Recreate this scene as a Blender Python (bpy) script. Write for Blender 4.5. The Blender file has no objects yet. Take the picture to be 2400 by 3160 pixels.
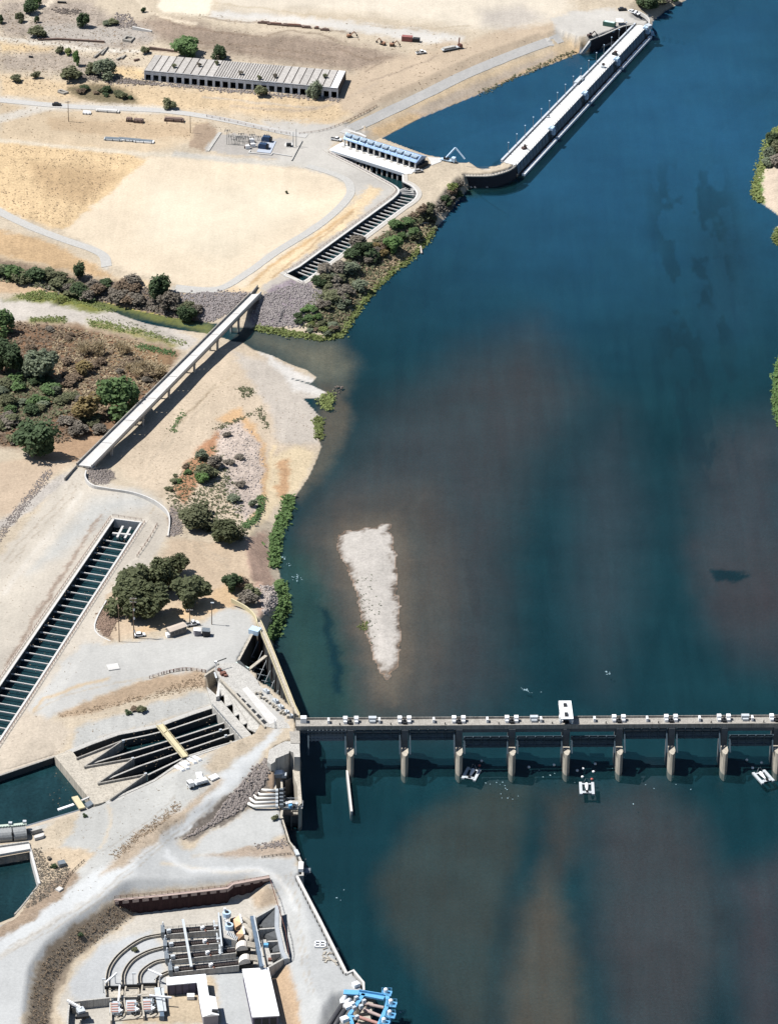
import bpy, math, random
import numpy as np
from mathutils import Vector, Matrix
random.seed(7); RNG = np.random.default_rng(7)
rad = math.radians
sc = bpy.context.scene
# ---------------------------------------------------------------- camera, sky, sun, exposure
CAM_H, CAM_Y, FPX, CX, CY = 873.0, -1300.0, 12491.0, 1200.0, 1580.0   # metres; focal length in pixels of a 2400x3160 frame
PITCH, ROLL = rad(30.427), rad(-0.948)
cd = bpy.data.cameras.new('camera'); cam = bpy.data.objects.new('camera', cd); sc.collection.objects.link(cam)
_Rp = np.array([[1, 0, 0], [0, -math.sin(PITCH), math.cos(PITCH)], [0, -math.cos(PITCH), -math.sin(PITCH)]])
_Rr = np.array([[math.cos(ROLL), -math.sin(ROLL), 0], [math.sin(ROLL), math.cos(ROLL), 0], [0, 0, 1]])
RM = _Rp @ _Rr                                   # image axes (right, down, forward) -> world
m = Matrix.Identity(4)
for i in range(3):
    m[i][0] = RM[i][0]; m[i][1] = -RM[i][1]; m[i][2] = -RM[i][2]
m[1][3] = CAM_Y; m[2][3] = CAM_H
cam.matrix_world = m
cd.sensor_fit = 'VERTICAL'; cd.sensor_height = 36.0; cd.sensor_width = 36.0; cd.lens = FPX / 3160 * 36.0
cd.clip_start = 10; cd.clip_end = 20000
sc.camera = cam
SUN_EL, SUN_SH = rad(59.0), rad(-8.0)            # elevation, direction in which shadows fall (from +X)
w = bpy.data.worlds.new('World'); sc.world = w; w.use_nodes = True
nt = w.node_tree; bg = nt.nodes['Background']
sky = nt.nodes.new('ShaderNodeTexSky'); sky.sky_type = 'NISHITA'; sky.sun_disc = False
sky.sun_elevation = SUN_EL
sdir = Vector((-math.cos(SUN_SH) * math.cos(SUN_EL), -math.sin(SUN_SH) * math.cos(SUN_EL), math.sin(SUN_EL)))
sky.sun_rotation = math.atan2(sdir.x, sdir.y)
sky.altitude = 100; sky.air_density = 1.0; sky.dust_density = 0.6; sky.ozone_density = 1.5
nt.links.new(sky.outputs[0], bg.inputs[0]); bg.inputs[1].default_value = 0.065
sl = bpy.data.lights.new('sun', 'SUN'); sl.energy = 5.0; sl.angle = rad(0.53); sl.color = (1.0, 0.965, 0.915)
so = bpy.data.objects.new('sun', sl); sc.collection.objects.link(so)
so.rotation_euler = (-sdir).to_track_quat('-Z', 'Y').to_euler()
sc.view_settings.view_transform = 'Standard'; sc.view_settings.look = 'None'
sc.view_settings.exposure = 0.52; sc.view_settings.gamma = 1.0; sc.view_settings.use_curve_mapping = False
sc.cycles.use_denoising = True; sc.cycles.max_bounces = 6; sc.cycles.diffuse_bounces = 1; sc.cycles.transparent_max_bounces = 8
sc.cycles.caustics_reflective = False; sc.cycles.caustics_refractive = False

# ---------------------------------------------------------------- helpers: picture position -> place
def P(x, y, z=0.0):
    d = RM @ np.array([x - CX, y - CY, FPX]); t = (z - CAM_H) / d[2]
    return (float(d[0] * t), float(d[1] * t + CAM_Y), float(z))
def PA(a, z):
    a = np.asarray(a, float); z = np.broadcast_to(np.asarray(z, float), a.shape[:1])
    d = np.stack([a[:, 0] - CX, a[:, 1] - CY, np.full(len(a), FPX)], 1) @ RM.T
    t = (z - CAM_H) / d[:, 2]
    return np.stack([d[:, 0] * t, d[:, 1] * t + CAM_Y, z], 1)
def proj(wp):
    wp = np.asarray(wp, float); c = (wp - np.array([0, CAM_Y, CAM_H])) @ RM
    return CX + FPX * c[..., 0] / c[..., 2], CY + FPX * c[..., 1] / c[..., 2]
VIEW = dict(F=(0, 0, .7), a=(0, 0, 2.1), b=(400, 100, 2.1), c=(1000, 0, 1.2), d=(900, 350, 2.1), e=(0, 400, 1.8667),
            f=(700, 550, 2.1), g=(0, 850, 2.1), h=(400, 1150, 2.1), i=(0, 1400, 2.1), j=(500, 1800, 2.8), k=(0, 2050, 2.1),
            l=(500, 2200, 2.8), m=(0, 2450, 2.4), n=(450, 2650, 2.1), o=(850, 2100, 2.1), p=(1600, 2100, 2.1), S=(0, 0, 1.),
            A1=(430, 160, 8.4), A2=(920, 190, 8.4), A3=(1000, 390, 8.4), A4=(1180, 440, 8.4), A5=(320, 1840, 4.2), A6=(2200, 2160, 8.4),
            A7=(1040, 2180, 6.4615), A8=(480, 2960, 4.), B1=(280, 1560, 8.4), B2=(640, 2040, 5.6), B3=(780, 2280, 7.9), B4=(480, 2780, 5.6),
            B5=(640, 2760, 5.6), B6=(200, 2980, 4.94), B7=(1000, 3000, 6.4615), B8=(1680, 2140, 5.6), C1=(620, 400, 5.25), C2=(1380, 440, 5.6),
            C3=(1760, 0, 5.6), C4=(1180, 480, 5.6), C6=(0, 2480, 6.4615), C7=(1040, 60, 3.652), C8=(1100, 2150, 4.2), D1=(0, 0, 3.5),
            D2=(400, 0, 2.4), D3=(1480, 80, 3.36), D4=(1480, 1480, 1.826), D5=(1200, 2400, 1.4), D6=(980, 1560, 3.687))
def V(k, *c):
    ox, oy, s = VIEW[k]
    return [(ox + c[i] / s, oy + c[i + 1] / s) for i in range(0, len(c), 2)]
def V1(k, x, y): return V(k, x, y)[0]

# ---------------------------------------------------------------- helpers: objects
COL = sc.collection
def tag(o, label=None, cat=None, group=None, kind=None):
    if label: o['label'] = label
    if cat: o['category'] = cat
    if group: o['group'] = group
    if kind: o['kind'] = kind
    return o
def root_of(o):
    while o.parent: o = o.parent
    return o
def thing(name, label, cat, loc, group=None, rz=0.0, scale=1.0):
    o = bpy.data.objects.new(name, None); o.empty_display_size = 1.0; COL.objects.link(o)
    o.location = loc; o.rotation_euler = (0, 0, rz); o.scale = (scale,) * 3 if not hasattr(scale, '__len__') else scale
    return tag(o, label, cat, group)
class MB:
    def __init__(s): s.v = []; s.f = []
    def add(s, vs, fs):
        n = len(s.v); s.v.extend([tuple(map(float, q)) for q in vs]); s.f.extend([tuple(i + n for i in f) for f in fs]); return s
    def prism(s, pts, z0, z1):
        n = len(pts)
        zb = z0 if hasattr(z0, '__len__') else [z0] * n; zt = z1 if hasattr(z1, '__len__') else [z1] * n
        vs = [(p[0], p[1], zb[i]) for i, p in enumerate(pts)] + [(p[0], p[1], zt[i]) for i, p in enumerate(pts)]
        a = sum(pts[i][0] * pts[(i + 1) % n][1] - pts[(i + 1) % n][0] * pts[i][1] for i in range(n))
        up = list(range(n, 2 * n)); dn = list(range(n))[::-1]
        if a < 0: up = up[::-1]; dn = dn[::-1]
        fs = [tuple(up), tuple(dn)]
        for i in range(n):
            j = (i + 1) % n
            fs.append((i, j, n + j, n + i) if a >= 0 else (j, i, n + i, n + j))
        return s.add(vs, fs)
    def box(s, c, size, rz=0.0, rx=0.0):
        a, b, h = size[0] / 2, size[1] / 2, size[2] / 2; M = Matrix.Rotation(rz, 3, 'Z') @ Matrix.Rotation(rx, 3, 'X')
        vs = [M @ Vector((x, y, z)) + Vector(c) for z in (-h, h) for x, y in ((-a, -b), (a, -b), (a, b), (-a, b))]
        return s.add(vs, [(3, 2, 1, 0), (4, 5, 6, 7), (0, 1, 5, 4), (1, 2, 6, 5), (2, 3, 7, 6), (3, 0, 4, 7)])
    def beam(s, a, b, wd, h):
        a = Vector(a); b = Vector(b); d = b - a; L = d.length
        if L < 1e-4: return s
        d /= L; side = d.cross(Vector((0, 0, 1)))
        side = side.normalized() if side.length > 1e-3 else Vector((1, 0, 0)); up = side.cross(d)
        vs = [q + side * (sx * wd / 2) + up * (sz * h / 2) for q in (a, b) for sx, sz in ((-1, -1), (1, -1), (1, 1), (-1, 1))]
        return s.add(vs, [(0, 1, 2, 3), (7, 6, 5, 4), (0, 4, 5, 1), (1, 5, 6, 2), (2, 6, 7, 3), (3, 7, 4, 0)])
    def tube(s, path, r, n=8, cap=True):
        path = [Vector(q) for q in path]; rings = []
        rr = r if hasattr(r, '__len__') else [r] * len(path); vs = []
        for i, q in enumerate(path):
            d = (path[min(i + 1, len(path) - 1)] - path[max(i - 1, 0)]).normalized()
            u = d.cross(Vector((0, 0, 1))); u = u.normalized() if u.length > .05 else Vector((1, 0, 0)); t = u.cross(d)
            vs += [q + (u * math.cos(2 * math.pi * k / n) + t * math.sin(2 * math.pi * k / n)) * rr[i] for k in range(n)]
        fs = [(i * n + k, i * n + (k + 1) % n, (i + 1) * n + (k + 1) % n, (i + 1) * n + k) for i in range(len(path) - 1) for k in range(n)]
        if cap: fs += [tuple(range(n))[::-1], tuple(range((len(path) - 1) * n, len(path) * n))]
        return s.add(vs, fs)
    def slab(s, pts3, t):        # any polygon in space, thickened downwards
        n = len(pts3); vs = [tuple(q) for q in pts3] + [(q[0], q[1], q[2] - t) for q in pts3]
        fs = [tuple(range(n)), tuple(range(n, 2 * n))[::-1]] + [(i, n + i, n + (i + 1) % n, (i + 1) % n) for i in range(n)]
        return s.add(vs, fs)
    def mesh(s, name, mat):
        me = bpy.data.meshes.new(name); me.from_pydata(s.v, [], s.f); me.update()
        if mat: me.materials.append(mat)
        return me
    def build(s, name, mat, parent=None, label=None, cat=None, group=None, kind=None, smooth=False):
        if not s.v: return None
        if parent is None:
            a = np.array(s.v); o0 = ((a[:, 0].min() + a[:, 0].max()) / 2, (a[:, 1].min() + a[:, 1].max()) / 2, a[:, 2].min())
        else: o0 = tuple(root_of(parent).location)
        s.v = [(q[0] - o0[0], q[1] - o0[1], q[2] - o0[2]) for q in s.v]
        me = s.mesh(name, mat)
        if smooth: me.polygons.foreach_set('use_smooth', [True] * len(me.polygons))
        o = bpy.data.objects.new(name, me); COL.objects.link(o)
        if parent is None: o.location = o0
        else: o.parent = parent
        return tag(o, label, cat, group, kind)
def inst(me, parent, name):
    o = bpy.data.objects.new(name, me); COL.objects.link(o); o.parent = parent; return o
ORD = ['first', 'second', 'third', 'fourth', 'fifth', 'sixth', 'seventh', 'eighth', 'ninth', 'tenth', 'eleventh', 'twelfth', 'thirteenth', 'fourteenth',
       'fifteenth', 'sixteenth', 'seventeenth', 'eighteenth', 'nineteenth', 'twentieth']
def ordn(i):
    if i < 20: return ORD[i]
    t = ['twenty', 'thirty', 'forty', 'fifty', 'sixty', 'seventy'][(i + 1) // 10 - 2]; u = (i + 1) % 10
    return (t[:-1] + 'ieth') if u == 0 else t + '-' + ORD[u - 1]
def offset_path(pts, wd):        # world polyline -> closed outline of a strip
    L, Rr = [], []; n = len(pts); pts = [Vector((q[0], q[1], 0)) for q in pts]
    for i, q in enumerate(pts):
        d1 = (pts[i] - pts[i - 1]).normalized() if i else None; d2 = (pts[i + 1] - pts[i]).normalized() if i < n - 1 else None
        d = (d1 or d2) + (d2 or d1); d.normalize(); nn = Vector((-d.y, d.x, 0)); k = 1.0
        if d1 and d2: k = 1 / max(.5, nn.dot(Vector((-d1.y, d1.x, 0))))
        L.append(q + nn * wd / 2 * k); Rr.append(q - nn * wd / 2 * k)
    return L + Rr[::-1]
def resample(pts, step):
    out = [Vector(pts[0])]
    for a, b in zip(pts[:-1], pts[1:]):
        a = Vector(a); b = Vector(b); n = max(1, int(round((b - a).length / step)))
        out += [a.lerp(b, (k + 1) / n) for k in range(n)]
    return out
def curve(pts, n=8):             # Catmull-Rom through picture points
    p = [pts[0]] + list(pts) + [pts[-1]]; out = []
    for i in range(1, len(p) - 2):
        for k in range(n):
            t = k / n; a = [0.5 * (2 * p[i][c] + (p[i + 1][c] - p[i - 1][c]) * t + (2 * p[i - 1][c] - 5 * p[i][c] + 4 * p[i + 1][c] - p[i + 2][c]) * t * t
                                   + (3 * p[i][c] - p[i - 1][c] - 3 * p[i + 1][c] + p[i + 2][c]) * t ** 3) for c in range(len(p[0]))]
            out.append(tuple(a))
    return out + [tuple(pts[-1])]

# ---------------------------------------------------------------- helpers: materials
GAIN = 1.75
def lin(h):
    h = h.lstrip('#'); c = [int(h[i:i + 2], 16) / 255 for i in (0, 2, 4)]
    return [(x / 12.92 if x <= .04045 else ((x + .055) / 1.055) ** 2.4) for x in c]
def alb(h, g=None): return [min(.8, x / (g or GAIN)) for x in lin(h)]
MATS = {}
def mat(name, color, rough=.85, var=.25, scale=.5, bump=.0, metal=0.0, spec=.3, big=0.0, streak=0.0):
    if name in MATS: return MATS[name]
    mt = bpy.data.materials.new(name); mt.use_nodes = True; n = mt.node_tree.nodes; L = mt.node_tree.links
    b = n['Principled BSDF']; b.inputs['Roughness'].default_value = rough; b.inputs['Metallic'].default_value = metal
    b.inputs['Specular IOR Level'].default_value = spec
    g = n.new('ShaderNodeNewGeometry'); nz = n.new('ShaderNodeTexNoise'); nz.inputs['Scale'].default_value = scale; nz.inputs['Detail'].default_value = 5
    nz.inputs['Roughness'].default_value = .65
    L.new(g.outputs['Position'], nz.inputs['Vector'])
    mr = n.new('ShaderNodeMapRange'); mr.inputs[1].default_value = .25; mr.inputs[2].default_value = .75
    mr.inputs[3].default_value = 1 - var; mr.inputs[4].default_value = 1 + var
    L.new(nz.outputs['Fac'], mr.inputs[0])
    mx = n.new('ShaderNodeVectorMath'); mx.operation = 'SCALE'; mx.inputs[0].default_value = color[:3]; L.new(mr.outputs[0], mx.inputs['Scale'])
    if streak:       # rain and rust runs down the faces
        mp = n.new('ShaderNodeMapping'); mp.inputs['Scale'].default_value = (1.6, 1.6, .12); L.new(g.outputs['Position'], mp.inputs['Vector']); s2 = n.new('ShaderNodeTexNoise'); s2.inputs['Scale'].default_value = 1.; s2.inputs['Detail'].default_value = 4
        L.new(mp.outputs[0], s2.inputs['Vector']); m3 = n.new('ShaderNodeMapRange'); m3.inputs[1].default_value = .4; m3.inputs[2].default_value = .7; m3.inputs[3].default_value = 1; m3.inputs[4].default_value = 1 - streak; L.new(s2.outputs['Fac'], m3.inputs[0])
        mm = n.new('ShaderNodeMath'); mm.operation = 'MULTIPLY'; L.new(mr.outputs[0], mm.inputs[0]); L.new(m3.outputs[0], mm.inputs[1]); L.new(mm.outputs[0], mx.inputs['Scale'])
    oi = n.new('ShaderNodeObjectInfo'); m2 = n.new('ShaderNodeMapRange'); m2.inputs[3].default_value = 1 - big; m2.inputs[4].default_value = 1 + big
    L.new(oi.outputs['Random'], m2.inputs[0]); mx2 = n.new('ShaderNodeVectorMath'); mx2.operation = 'SCALE'
    L.new(mx.outputs[0], mx2.inputs[0]); L.new(m2.outputs[0], mx2.inputs['Scale']); L.new(mx2.outputs[0], b.inputs['Base Color'])
    if bump:
        bp = n.new('ShaderNodeBump'); bp.inputs['Strength'].default_value = bump; bp.inputs['Distance'].default_value = .5
        L.new(nz.outputs['Fac'], bp.inputs['Height']); L.new(bp.outputs[0], b.inputs['Normal'])
    MATS[name] = mt; return mt
CONC = mat('concrete', alb('dcd9d2'), .9, .14, .35, streak=.35)
CONC_W = mat('pale_concrete', alb('f0eeea'), .9, .1, .3, streak=.12)
CONC_D = mat('weathered_concrete', alb('c4bfb6'), .92, .22, .5, streak=.35)
CONC_T = mat('tan_concrete', alb('ded5c5'), .92, .15, .4, streak=.35)
STEEL = mat('grey_steel', alb('9aa4ac'), .5, .12, 1., metal=.3)
DARKM = mat('dark_metal', [.02, .022, .025], .6, .3, 1.)
WHITE = mat('white_paint', [.76, .77, .78], .5, .05, .6)
WHITE_G = mat('white_galvanised', alb('e2e9ee'), .5, .12, .8)
YELLOW = mat('faded_yellow_paint', alb('efe2ba'), .6, .1, .8)
BLUE = mat('blue_paint', [.12, .34, .57], .45, .12, 1.)
RUST = mat('rusty_steel', [.16, .075, .055], .8, .35, 1.2)
BLACK = mat('black_rubber', [.012, .012, .013], .7, .2, 1.)
GLASS = mat('dark_glass', [.015, .02, .026], .15, .05, 1., spec=.6)
# ---------------------------------------------------------------- terrain: shoreline, heights, colour zones
# shoreline of the west bank (x, y, height at which the edge is seen, bank steepness), north to south
SH = [(2330, -330, 0, .5), (2160, -90, 0, .5), (2114, 0, 0, .5), (2057, 31, 0, .5), (2012, 66, 0, .6), (2004, 70, 6, 9), (1994, 84, 6, 9), (1953, 75, 7, 9), (1921, 80, 7, 9),
      (1860, 107, 7, 9), (1819, 123, 7, 9), (1790, 158, .6, .5), (1750, 179, 0, .42), (1575, 246, 0, .42), (1467, 296, 0, .42), (1292, 367, 0, .42), (1171, 431, 0, .5),
      (1178, 424, 7, 9), (1320, 478, 7, 9), (1378, 487, 7, 9), (1407, 497, 5, 1.2), (1455, 511, 2, 1.5), (1505, 520, 5.5, 9), (1535, 514, 6, 9), (1550, 503, 6, 9), (1592, 512, 6, 9),
      (1575, 524, 6, 9), (1559, 530, 6, 9), (1516, 541, 6, 9), (1469, 543, 6, 9), (1432, 542, 6, 3), (1448, 580, 0, 1.2), (1425, 605, 0, 1.3), (1409, 623, 0, 1.2), (1376, 670, 0, .9),
      (1348, 700, 0, .45), (1343, 717, 0, .35), (1305, 760, 0, .35), (1262, 802, 0, .35), (1205, 845, 0, .35), (1157, 893, 0, .35), (1114, 940, 0, .35), (1086, 988, 0, .35),
      (1048, 1040, 0, .35), (990, 1050, 0, .3), (929, 1040, 0, .3), (843, 1026, 0, .4), (786, 1014, 0, .4), (700, 1008, 0, .4), (657, 998, 0, .4), (524, 979, 0, .4), (405, 955, 0, .4),
      (333, 936, 0, .3), (267, 921, 0, .3), (230, 915, 0, .1), (300, 938, 0, .1), (381, 974, 0, .1), (452, 998, 0, .1), (548, 1017, 0, .1), (657, 1031, 0, .1), (724, 1055, 0, .12), (748, 1056, 0, .12),
      (786, 1079, 0, .12), (843, 1098, 0, .12), (900, 1125, 0, .12), (945, 1140, 0, .12), (978, 1164, 0, .12), (962, 1183, 0, .12), (900, 1169, 0, .12), (960, 1188, 0, .12), (1014, 1212, 0, .12),
      (986, 1229, 0, .12), (938, 1231, 0, .12), (960, 1255, 0, .12), (990, 1288, 0, .12), (986, 1360, 0, .12), (993, 1379, 0, .12), (981, 1412, 0, .12), (952, 1474, 0, .14), (910, 1536, 0, .2),
      (890, 1579, 0, .3), (867, 1626, 0, .5), (855, 1674, 0, .6), (857, 1745, 0, .6), (879, 1839, 0, .9), (884, 1879, 0, 1.3), (861, 1932, 0, 1.9), (842, 1986, 0, 1.9), (846, 2000, 6, 9), (870, 2045, 11, 9),
      (921, 2160, 14, 9), (926, 2225, 17, 9), (927, 2293, 16, 9), (931, 2400, 12, 9), (936, 2493, 9.5, 9), (929, 2516, 8, 9), (873, 2500, 8, 9), (870, 2521, 8, 5), (896, 2600, 8, 3), (914, 2625, 8, 9),
      (934, 2661, 8, 9), (934, 2700, 8, 9), (919, 2705, 8, 9), (988, 2840, 8, 9), (1069, 3002, 8, 9), (1090, 2993, 8, 9), (1121, 3031, 8, 9), (1126, 3056, 8, 3), (1105, 3110, 3, .8), (1075, 3170, 2, .8),
      (1040, 3260, 0, .6), (990, 3500, 0, .5), (900, 4200, 0, .5)]
EAST = [(2900, 4200, 0, .4), (2700, 3400, 0, .4), (2640, 2700, 0, .5), (2600, 2300, 8, 9), (2580, 2100, 0, .5), (2500, 1700, 0, .4), (2440, 1450, 0, .4), (2405, 1330, 0, .4), (2390, 1290, 0, .4),
        (2380, 1230, 0, .4), (2385, 1150, 0, .4), (2400, 1095, 0, .4), (2440, 1000, 0, .4), (2460, 850, 0, .4), (2405, 762, 0, .4), (2382, 745, 0, .4), (2385, 710, 0, .4), (2408, 688, 0, .3),
        (2400, 665, 0, .3), (2365, 640, 0, .3), (2340, 625, 0, .3), (2328, 600, 0, .3), (2330, 560, 0, .3), (2348, 500, 0, .3), (2365, 470, 0, .3), (2372, 420, 0, .3), (2405, 392, 0, .3), (2520, 300, 0, .3),
        (2700, 100, 0, .3), (2900, -330, 0, .3)]
ISLE = [(x / .7, y / .7, 0, .09) for x, y in ((727, 1172), (731, 1155), (748, 1144), (770, 1147), (792, 1139), (812, 1140), (830, 1130), (846, 1134), (841, 1147), (850, 1166), (846, 1180), (856, 1198), (853, 1215),
        (859, 1245), (857, 1275), (864, 1310), (861, 1340), (866, 1372), (862, 1410), (858, 1440), (846, 1462), (834, 1470), (822, 1455), (810, 1428), (800, 1392), (788, 1360), (779, 1330), (772, 1295), (764, 1262), (751, 1232), (738, 1205), (729, 1188))]
def toworld(L): return np.array([P(q[0], q[1], q[2])[:2] for q in L]), np.array([q[3] for q in L])
RIV = SH + EAST
rivw, rivs = toworld(RIV); islw, isls = toworld(ISLE)
# heights of the land (picture x, y, metres above the river)
HC = [(0, 0, 8), (400, 40, 9), (900, 60, 10), (1500, 0, 8), (1900, 20, 7), (600, 110, 11), (900, 140, 11), (300, 200, 8), (600, 300, 7.5), (1000, 330, 7.5), (1200, 300, 8.5), (1600, 120, 8.5), (1400, 180, 9),
      (1150, 400, 7.5), (1350, 520, 7), (1000, 480, 7.5), (0, 350, 8), (0, 500, 8), (500, 450, 7.5), (800, 460, 7.5), (300, 600, 8), (700, 700, 8), (1100, 640, 7.5), (850, 850, 7.5), (1000, 800, 6.5), (1150, 720, 6.5),
      (0, 780, 7), (250, 850, 7), (500, 890, 7.5), (650, 900, 7.5), (780, 895, 7.8), (800, 960, 4.5), (300, 1000, 1.6), (100, 960, 2), (550, 1060, 1.5), (100, 1100, 3), (300, 1200, 3.0), (330, 1410, 2.6), (420, 1310, 1.8), (500, 1210, 1.6), (600, 1115, 1.2), (690, 1045, 1.0), (370, 1450, 3.4), (460, 1340, 1.9), (540, 1270, 1.9), (120, 1330, 4.5), (480, 1130, 2.2),
      (650, 1150, 2.2), (760, 1200, 2.5), (850, 1250, 2), (600, 1300, 2.4), (480, 1380, 2.6), (400, 1420, 2.8), (520, 1240, 2.0), (900, 1350, 1.8), (820, 1500, 2.5), (700, 1450, 5), (640, 1560, 6), (250, 1440, 8), (100, 1450, 7.5), (0, 1550, 8), (350, 1530, 8.3),
      (200, 1700, 9), (450, 1650, 8.6), (500, 1850, 9.5), (700, 1720, 7.5), (780, 1860, 8), (300, 1950, 10.2), (0, 1900, 9), (650, 1930, 11), (760, 1900, 11), (600, 2050, 12.5), (700, 2020, 13), (400, 2060, 11.5), (200, 2150, 11),
      (780, 2120, 16), (850, 2200, 17), (900, 2240, 17), (300, 2200, 11), (550, 2170, 11), (100, 2350, 10.5), (600, 2400, 14.5), (700, 2370, 15.5), (820, 2290, 16.5), (400, 2450, 11.5), (500, 2520, 13), (350, 2680, 12), (200, 2560, 10.5),
      (150, 2650, 10), (0, 2900, 11), (200, 2780, 11.5), (620, 2500, 13.5), (680, 2460, 14), (700, 2520, 9.5), (760, 2560, 8.5), (620, 2590, 9), (850, 2480, 9), (560, 2650, 10), (800, 2640, 8.5), (900, 2700, 8), (880, 2780, 8.3),
      (950, 2800, 8), (1000, 2950, 8), (1060, 3050, 8), (900, 3100, 8), (60, 3000, 11), (60, 3160, 11), (200, 3300, 9), (800, 3300, 8), (2500, 600, 3), (2500, 1200, 2.5), (2700, 2200, 14), (2700, 200, 4)]
hcw = np.array([P(*q) for q in HC])
DX, DY = 0.9, 1.15
def axis(lo, hi, st, far0, far1):
    c = list(np.arange(lo, hi + st, st)); s = st; a = c[-1]
    while a < far1: s = min(s * 1.35, 600); a += s; c.append(a)
    s = st; a = c[0]; pre = []
    while a > far0: s = min(s * 1.35, 600); a -= s; pre.append(a)
    return np.array(pre[::-1] + c)
gx = axis(-228, 228, DX, -9000, 9000); gy = axis(-205, 745, DY, -3000, 16000)
NX, NY = len(gx), len(gy)
GXX, GYY = np.meshgrid(gx, gy)
def lattice(x, y, cell, seed):
    r = np.random.default_rng(seed).random((256, 256)); u = x / cell; v = y / cell
    i = np.floor(u).astype(int); j = np.floor(v).astype(int); a = u - i; b = v - j; a = a * a * (3 - 2 * a); b = b * b * (3 - 2 * b)
    f = lambda p, q: r[p % 256, q % 256]
    return (f(i, j) * (1 - a) + f(i + 1, j) * a) * (1 - b) + (f(i, j + 1) * (1 - a) + f(i + 1, j + 1) * a) * b
def fbm(x, y, cell, seed, o=4): return sum(lattice(x, y, cell / 2 ** k, seed + k) / 2 ** k for k in range(o)) / sum(1 / 2 ** k for k in range(o))
def seg_dist(x, y, poly, closed=True, want=False):
    best = np.full(x.shape, 1e18); idx = np.zeros(x.shape, np.int16); n = len(poly)
    for i in range(n if closed else n - 1):
        ax, ay = poly[i][0], poly[i][1]; bx, by = poly[(i + 1) % n][0], poly[(i + 1) % n][1]
        dx, dy = bx - ax, by - ay; L = dx * dx + dy * dy + 1e-9
        t = np.clip(((x - ax) * dx + (y - ay) * dy) / L, 0, 1)
        d = (x - ax - t * dx) ** 2 + (y - ay - t * dy) ** 2
        if want: mk = d < best; idx[mk] = i
        best = np.minimum(best, d)
    return (np.sqrt(best), idx) if want else np.sqrt(best)
def inside(x, y, poly):
    r = np.zeros(x.shape, bool); n = len(poly)
    for i in range(n):
        ax, ay = poly[i][0], poly[i][1]; bx, by = poly[(i + 1) % n][0], poly[(i + 1) % n][1]
        if ay == by: continue
        c = ((ay > y) != (by > y)) & (x < (bx - ax) * (y - ay) / (by - ay) + ax); r ^= c
    return r
# land: smooth blend of the height points on a coarse mesh, then sampled
cxs = np.arange(-330, 331, 6.0); cys = np.arange(-260, 800, 6.0); cX, cY = np.meshgrid(cxs, cys)
wsum = np.zeros(cX.shape); zs = np.zeros(cX.shape)
for hx, hy, hz in hcw:
    wgt = 1 / ((cX - hx) ** 2 + (cY - hy) ** 2 + 30) ** 1.9; wsum += wgt; zs += wgt * hz
cZ = zs / wsum
def bil(xs, ys, Z, x, y):
    u = np.clip((x - xs[0]) / (xs[1] - xs[0]), 0, len(xs) - 1.001); v = np.clip((y - ys[0]) / (ys[1] - ys[0]), 0, len(ys) - 1.001)
    i = u.astype(int); j = v.astype(int); a = u - i; b = v - j
    return (Z[j, i] * (1 - a) + Z[j, i + 1] * a) * (1 - b) + (Z[j + 1, i] * (1 - a) + Z[j + 1, i + 1] * a) * b
GZ = bil(cxs, cys, cZ, GXX, GYY)
wob = (fbm(GXX, GYY, 9, 11) - .5)
near = (np.abs(GXX) < 420) & (GYY < 1100) & (GYY > -420)
dist = np.full(GXX.shape, 400.0); sid = np.zeros(GXX.shape, np.int16)
dist[near], sid[near] = seg_dist(GXX[near], GYY[near], rivw, True, True)
inriv = inside(GXX, GYY, rivw)
inriv |= (GYY >= 1100) & (GXX > 330 + (GYY - 1100) * .5) & (GXX < 620 + (GYY - 1100) * .6)
slope = rivs[sid]; nat = slope < 2
dsoft = np.maximum(0, dist + np.where(nat, wob * 2.2, 0))
land = np.minimum(GZ, np.where(nat, dsoft * slope, dist * 9 + .4))
bed = -np.minimum(3.5, np.where(nat, .02 + dsoft * .13, .5 + dist * 1.5))
TZ = np.where(inriv, bed, land)
di, _ = seg_dist(GXX[near], GYY[near], islw, True, True); ini = inside(GXX[near], GYY[near], islw)
tz = TZ[near]; wi = 1.3 + wob[near] * 4 + (fbm(GXX[near], GYY[near], 2.5, 91, 2) - .5) * 3.5 + RNG.normal(0, .5, wob[near].shape)
tz = np.where(ini, np.minimum(.75, np.maximum(0, di + wi) * .09 - .04), np.maximum(tz, -np.minimum(3.5, .05 + np.maximum(0, di - wi) * .05))); TZ[near] = tz
# levelled floors and cut slopes: (outline in the picture, level, width of the side slope)
PIT = V('m', 880, 800, 1040, 858, 1400, 830, 1750, 790, 1840, 760) + V('n', 690, 300, 700, 240, 800, 150, 850, 290, 905, 640, 800, 705, 640, 720, 640, 1071) + [(620, 3300), (150, 3300)] + V('m', 220, 1704, 250, 1500, 330, 1300, 480, 1100, 700, 960)
PITF = V('m', 1045, 862, 1400, 835, 1750, 795) + V('n', 660, 260, 720, 330, 850, 300, 905, 640, 800, 705, 960, 1000, 980, 1071) + [(930, 3300), (150, 3300)] + V('m', 365, 1704, 400, 1420, 500, 1270, 640, 1150, 860, 1000)
def level(poly, lv, width):
    global TZ
    pw = np.array([P(q[0], q[1], lv)[:2] for q in poly])
    b = (GXX > pw[:, 0].min() - width) & (GXX < pw[:, 0].max() + width) & (GYY > pw[:, 1].min() - width) & (GYY < pw[:, 1].max() + width)
    x, y = GXX[b], GYY[b]; d = seg_dist(x, y, pw); d[inside(x, y, pw)] = 0
    t = np.clip(d / max(width, .01), 0, 1); z = TZ[b]; TZ[b] = np.where(z < .3, z, lv * (1 - t) + z * t)
level(PITF, 3.5, 9.0)
level(V('l', 180, 1110, 560, 920, 760, 860, 930, 850, 1010, 900, 1010, 1080, 560, 1140, 330, 1200), 8.6, 9.0)      # yard below the rock slope
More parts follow.
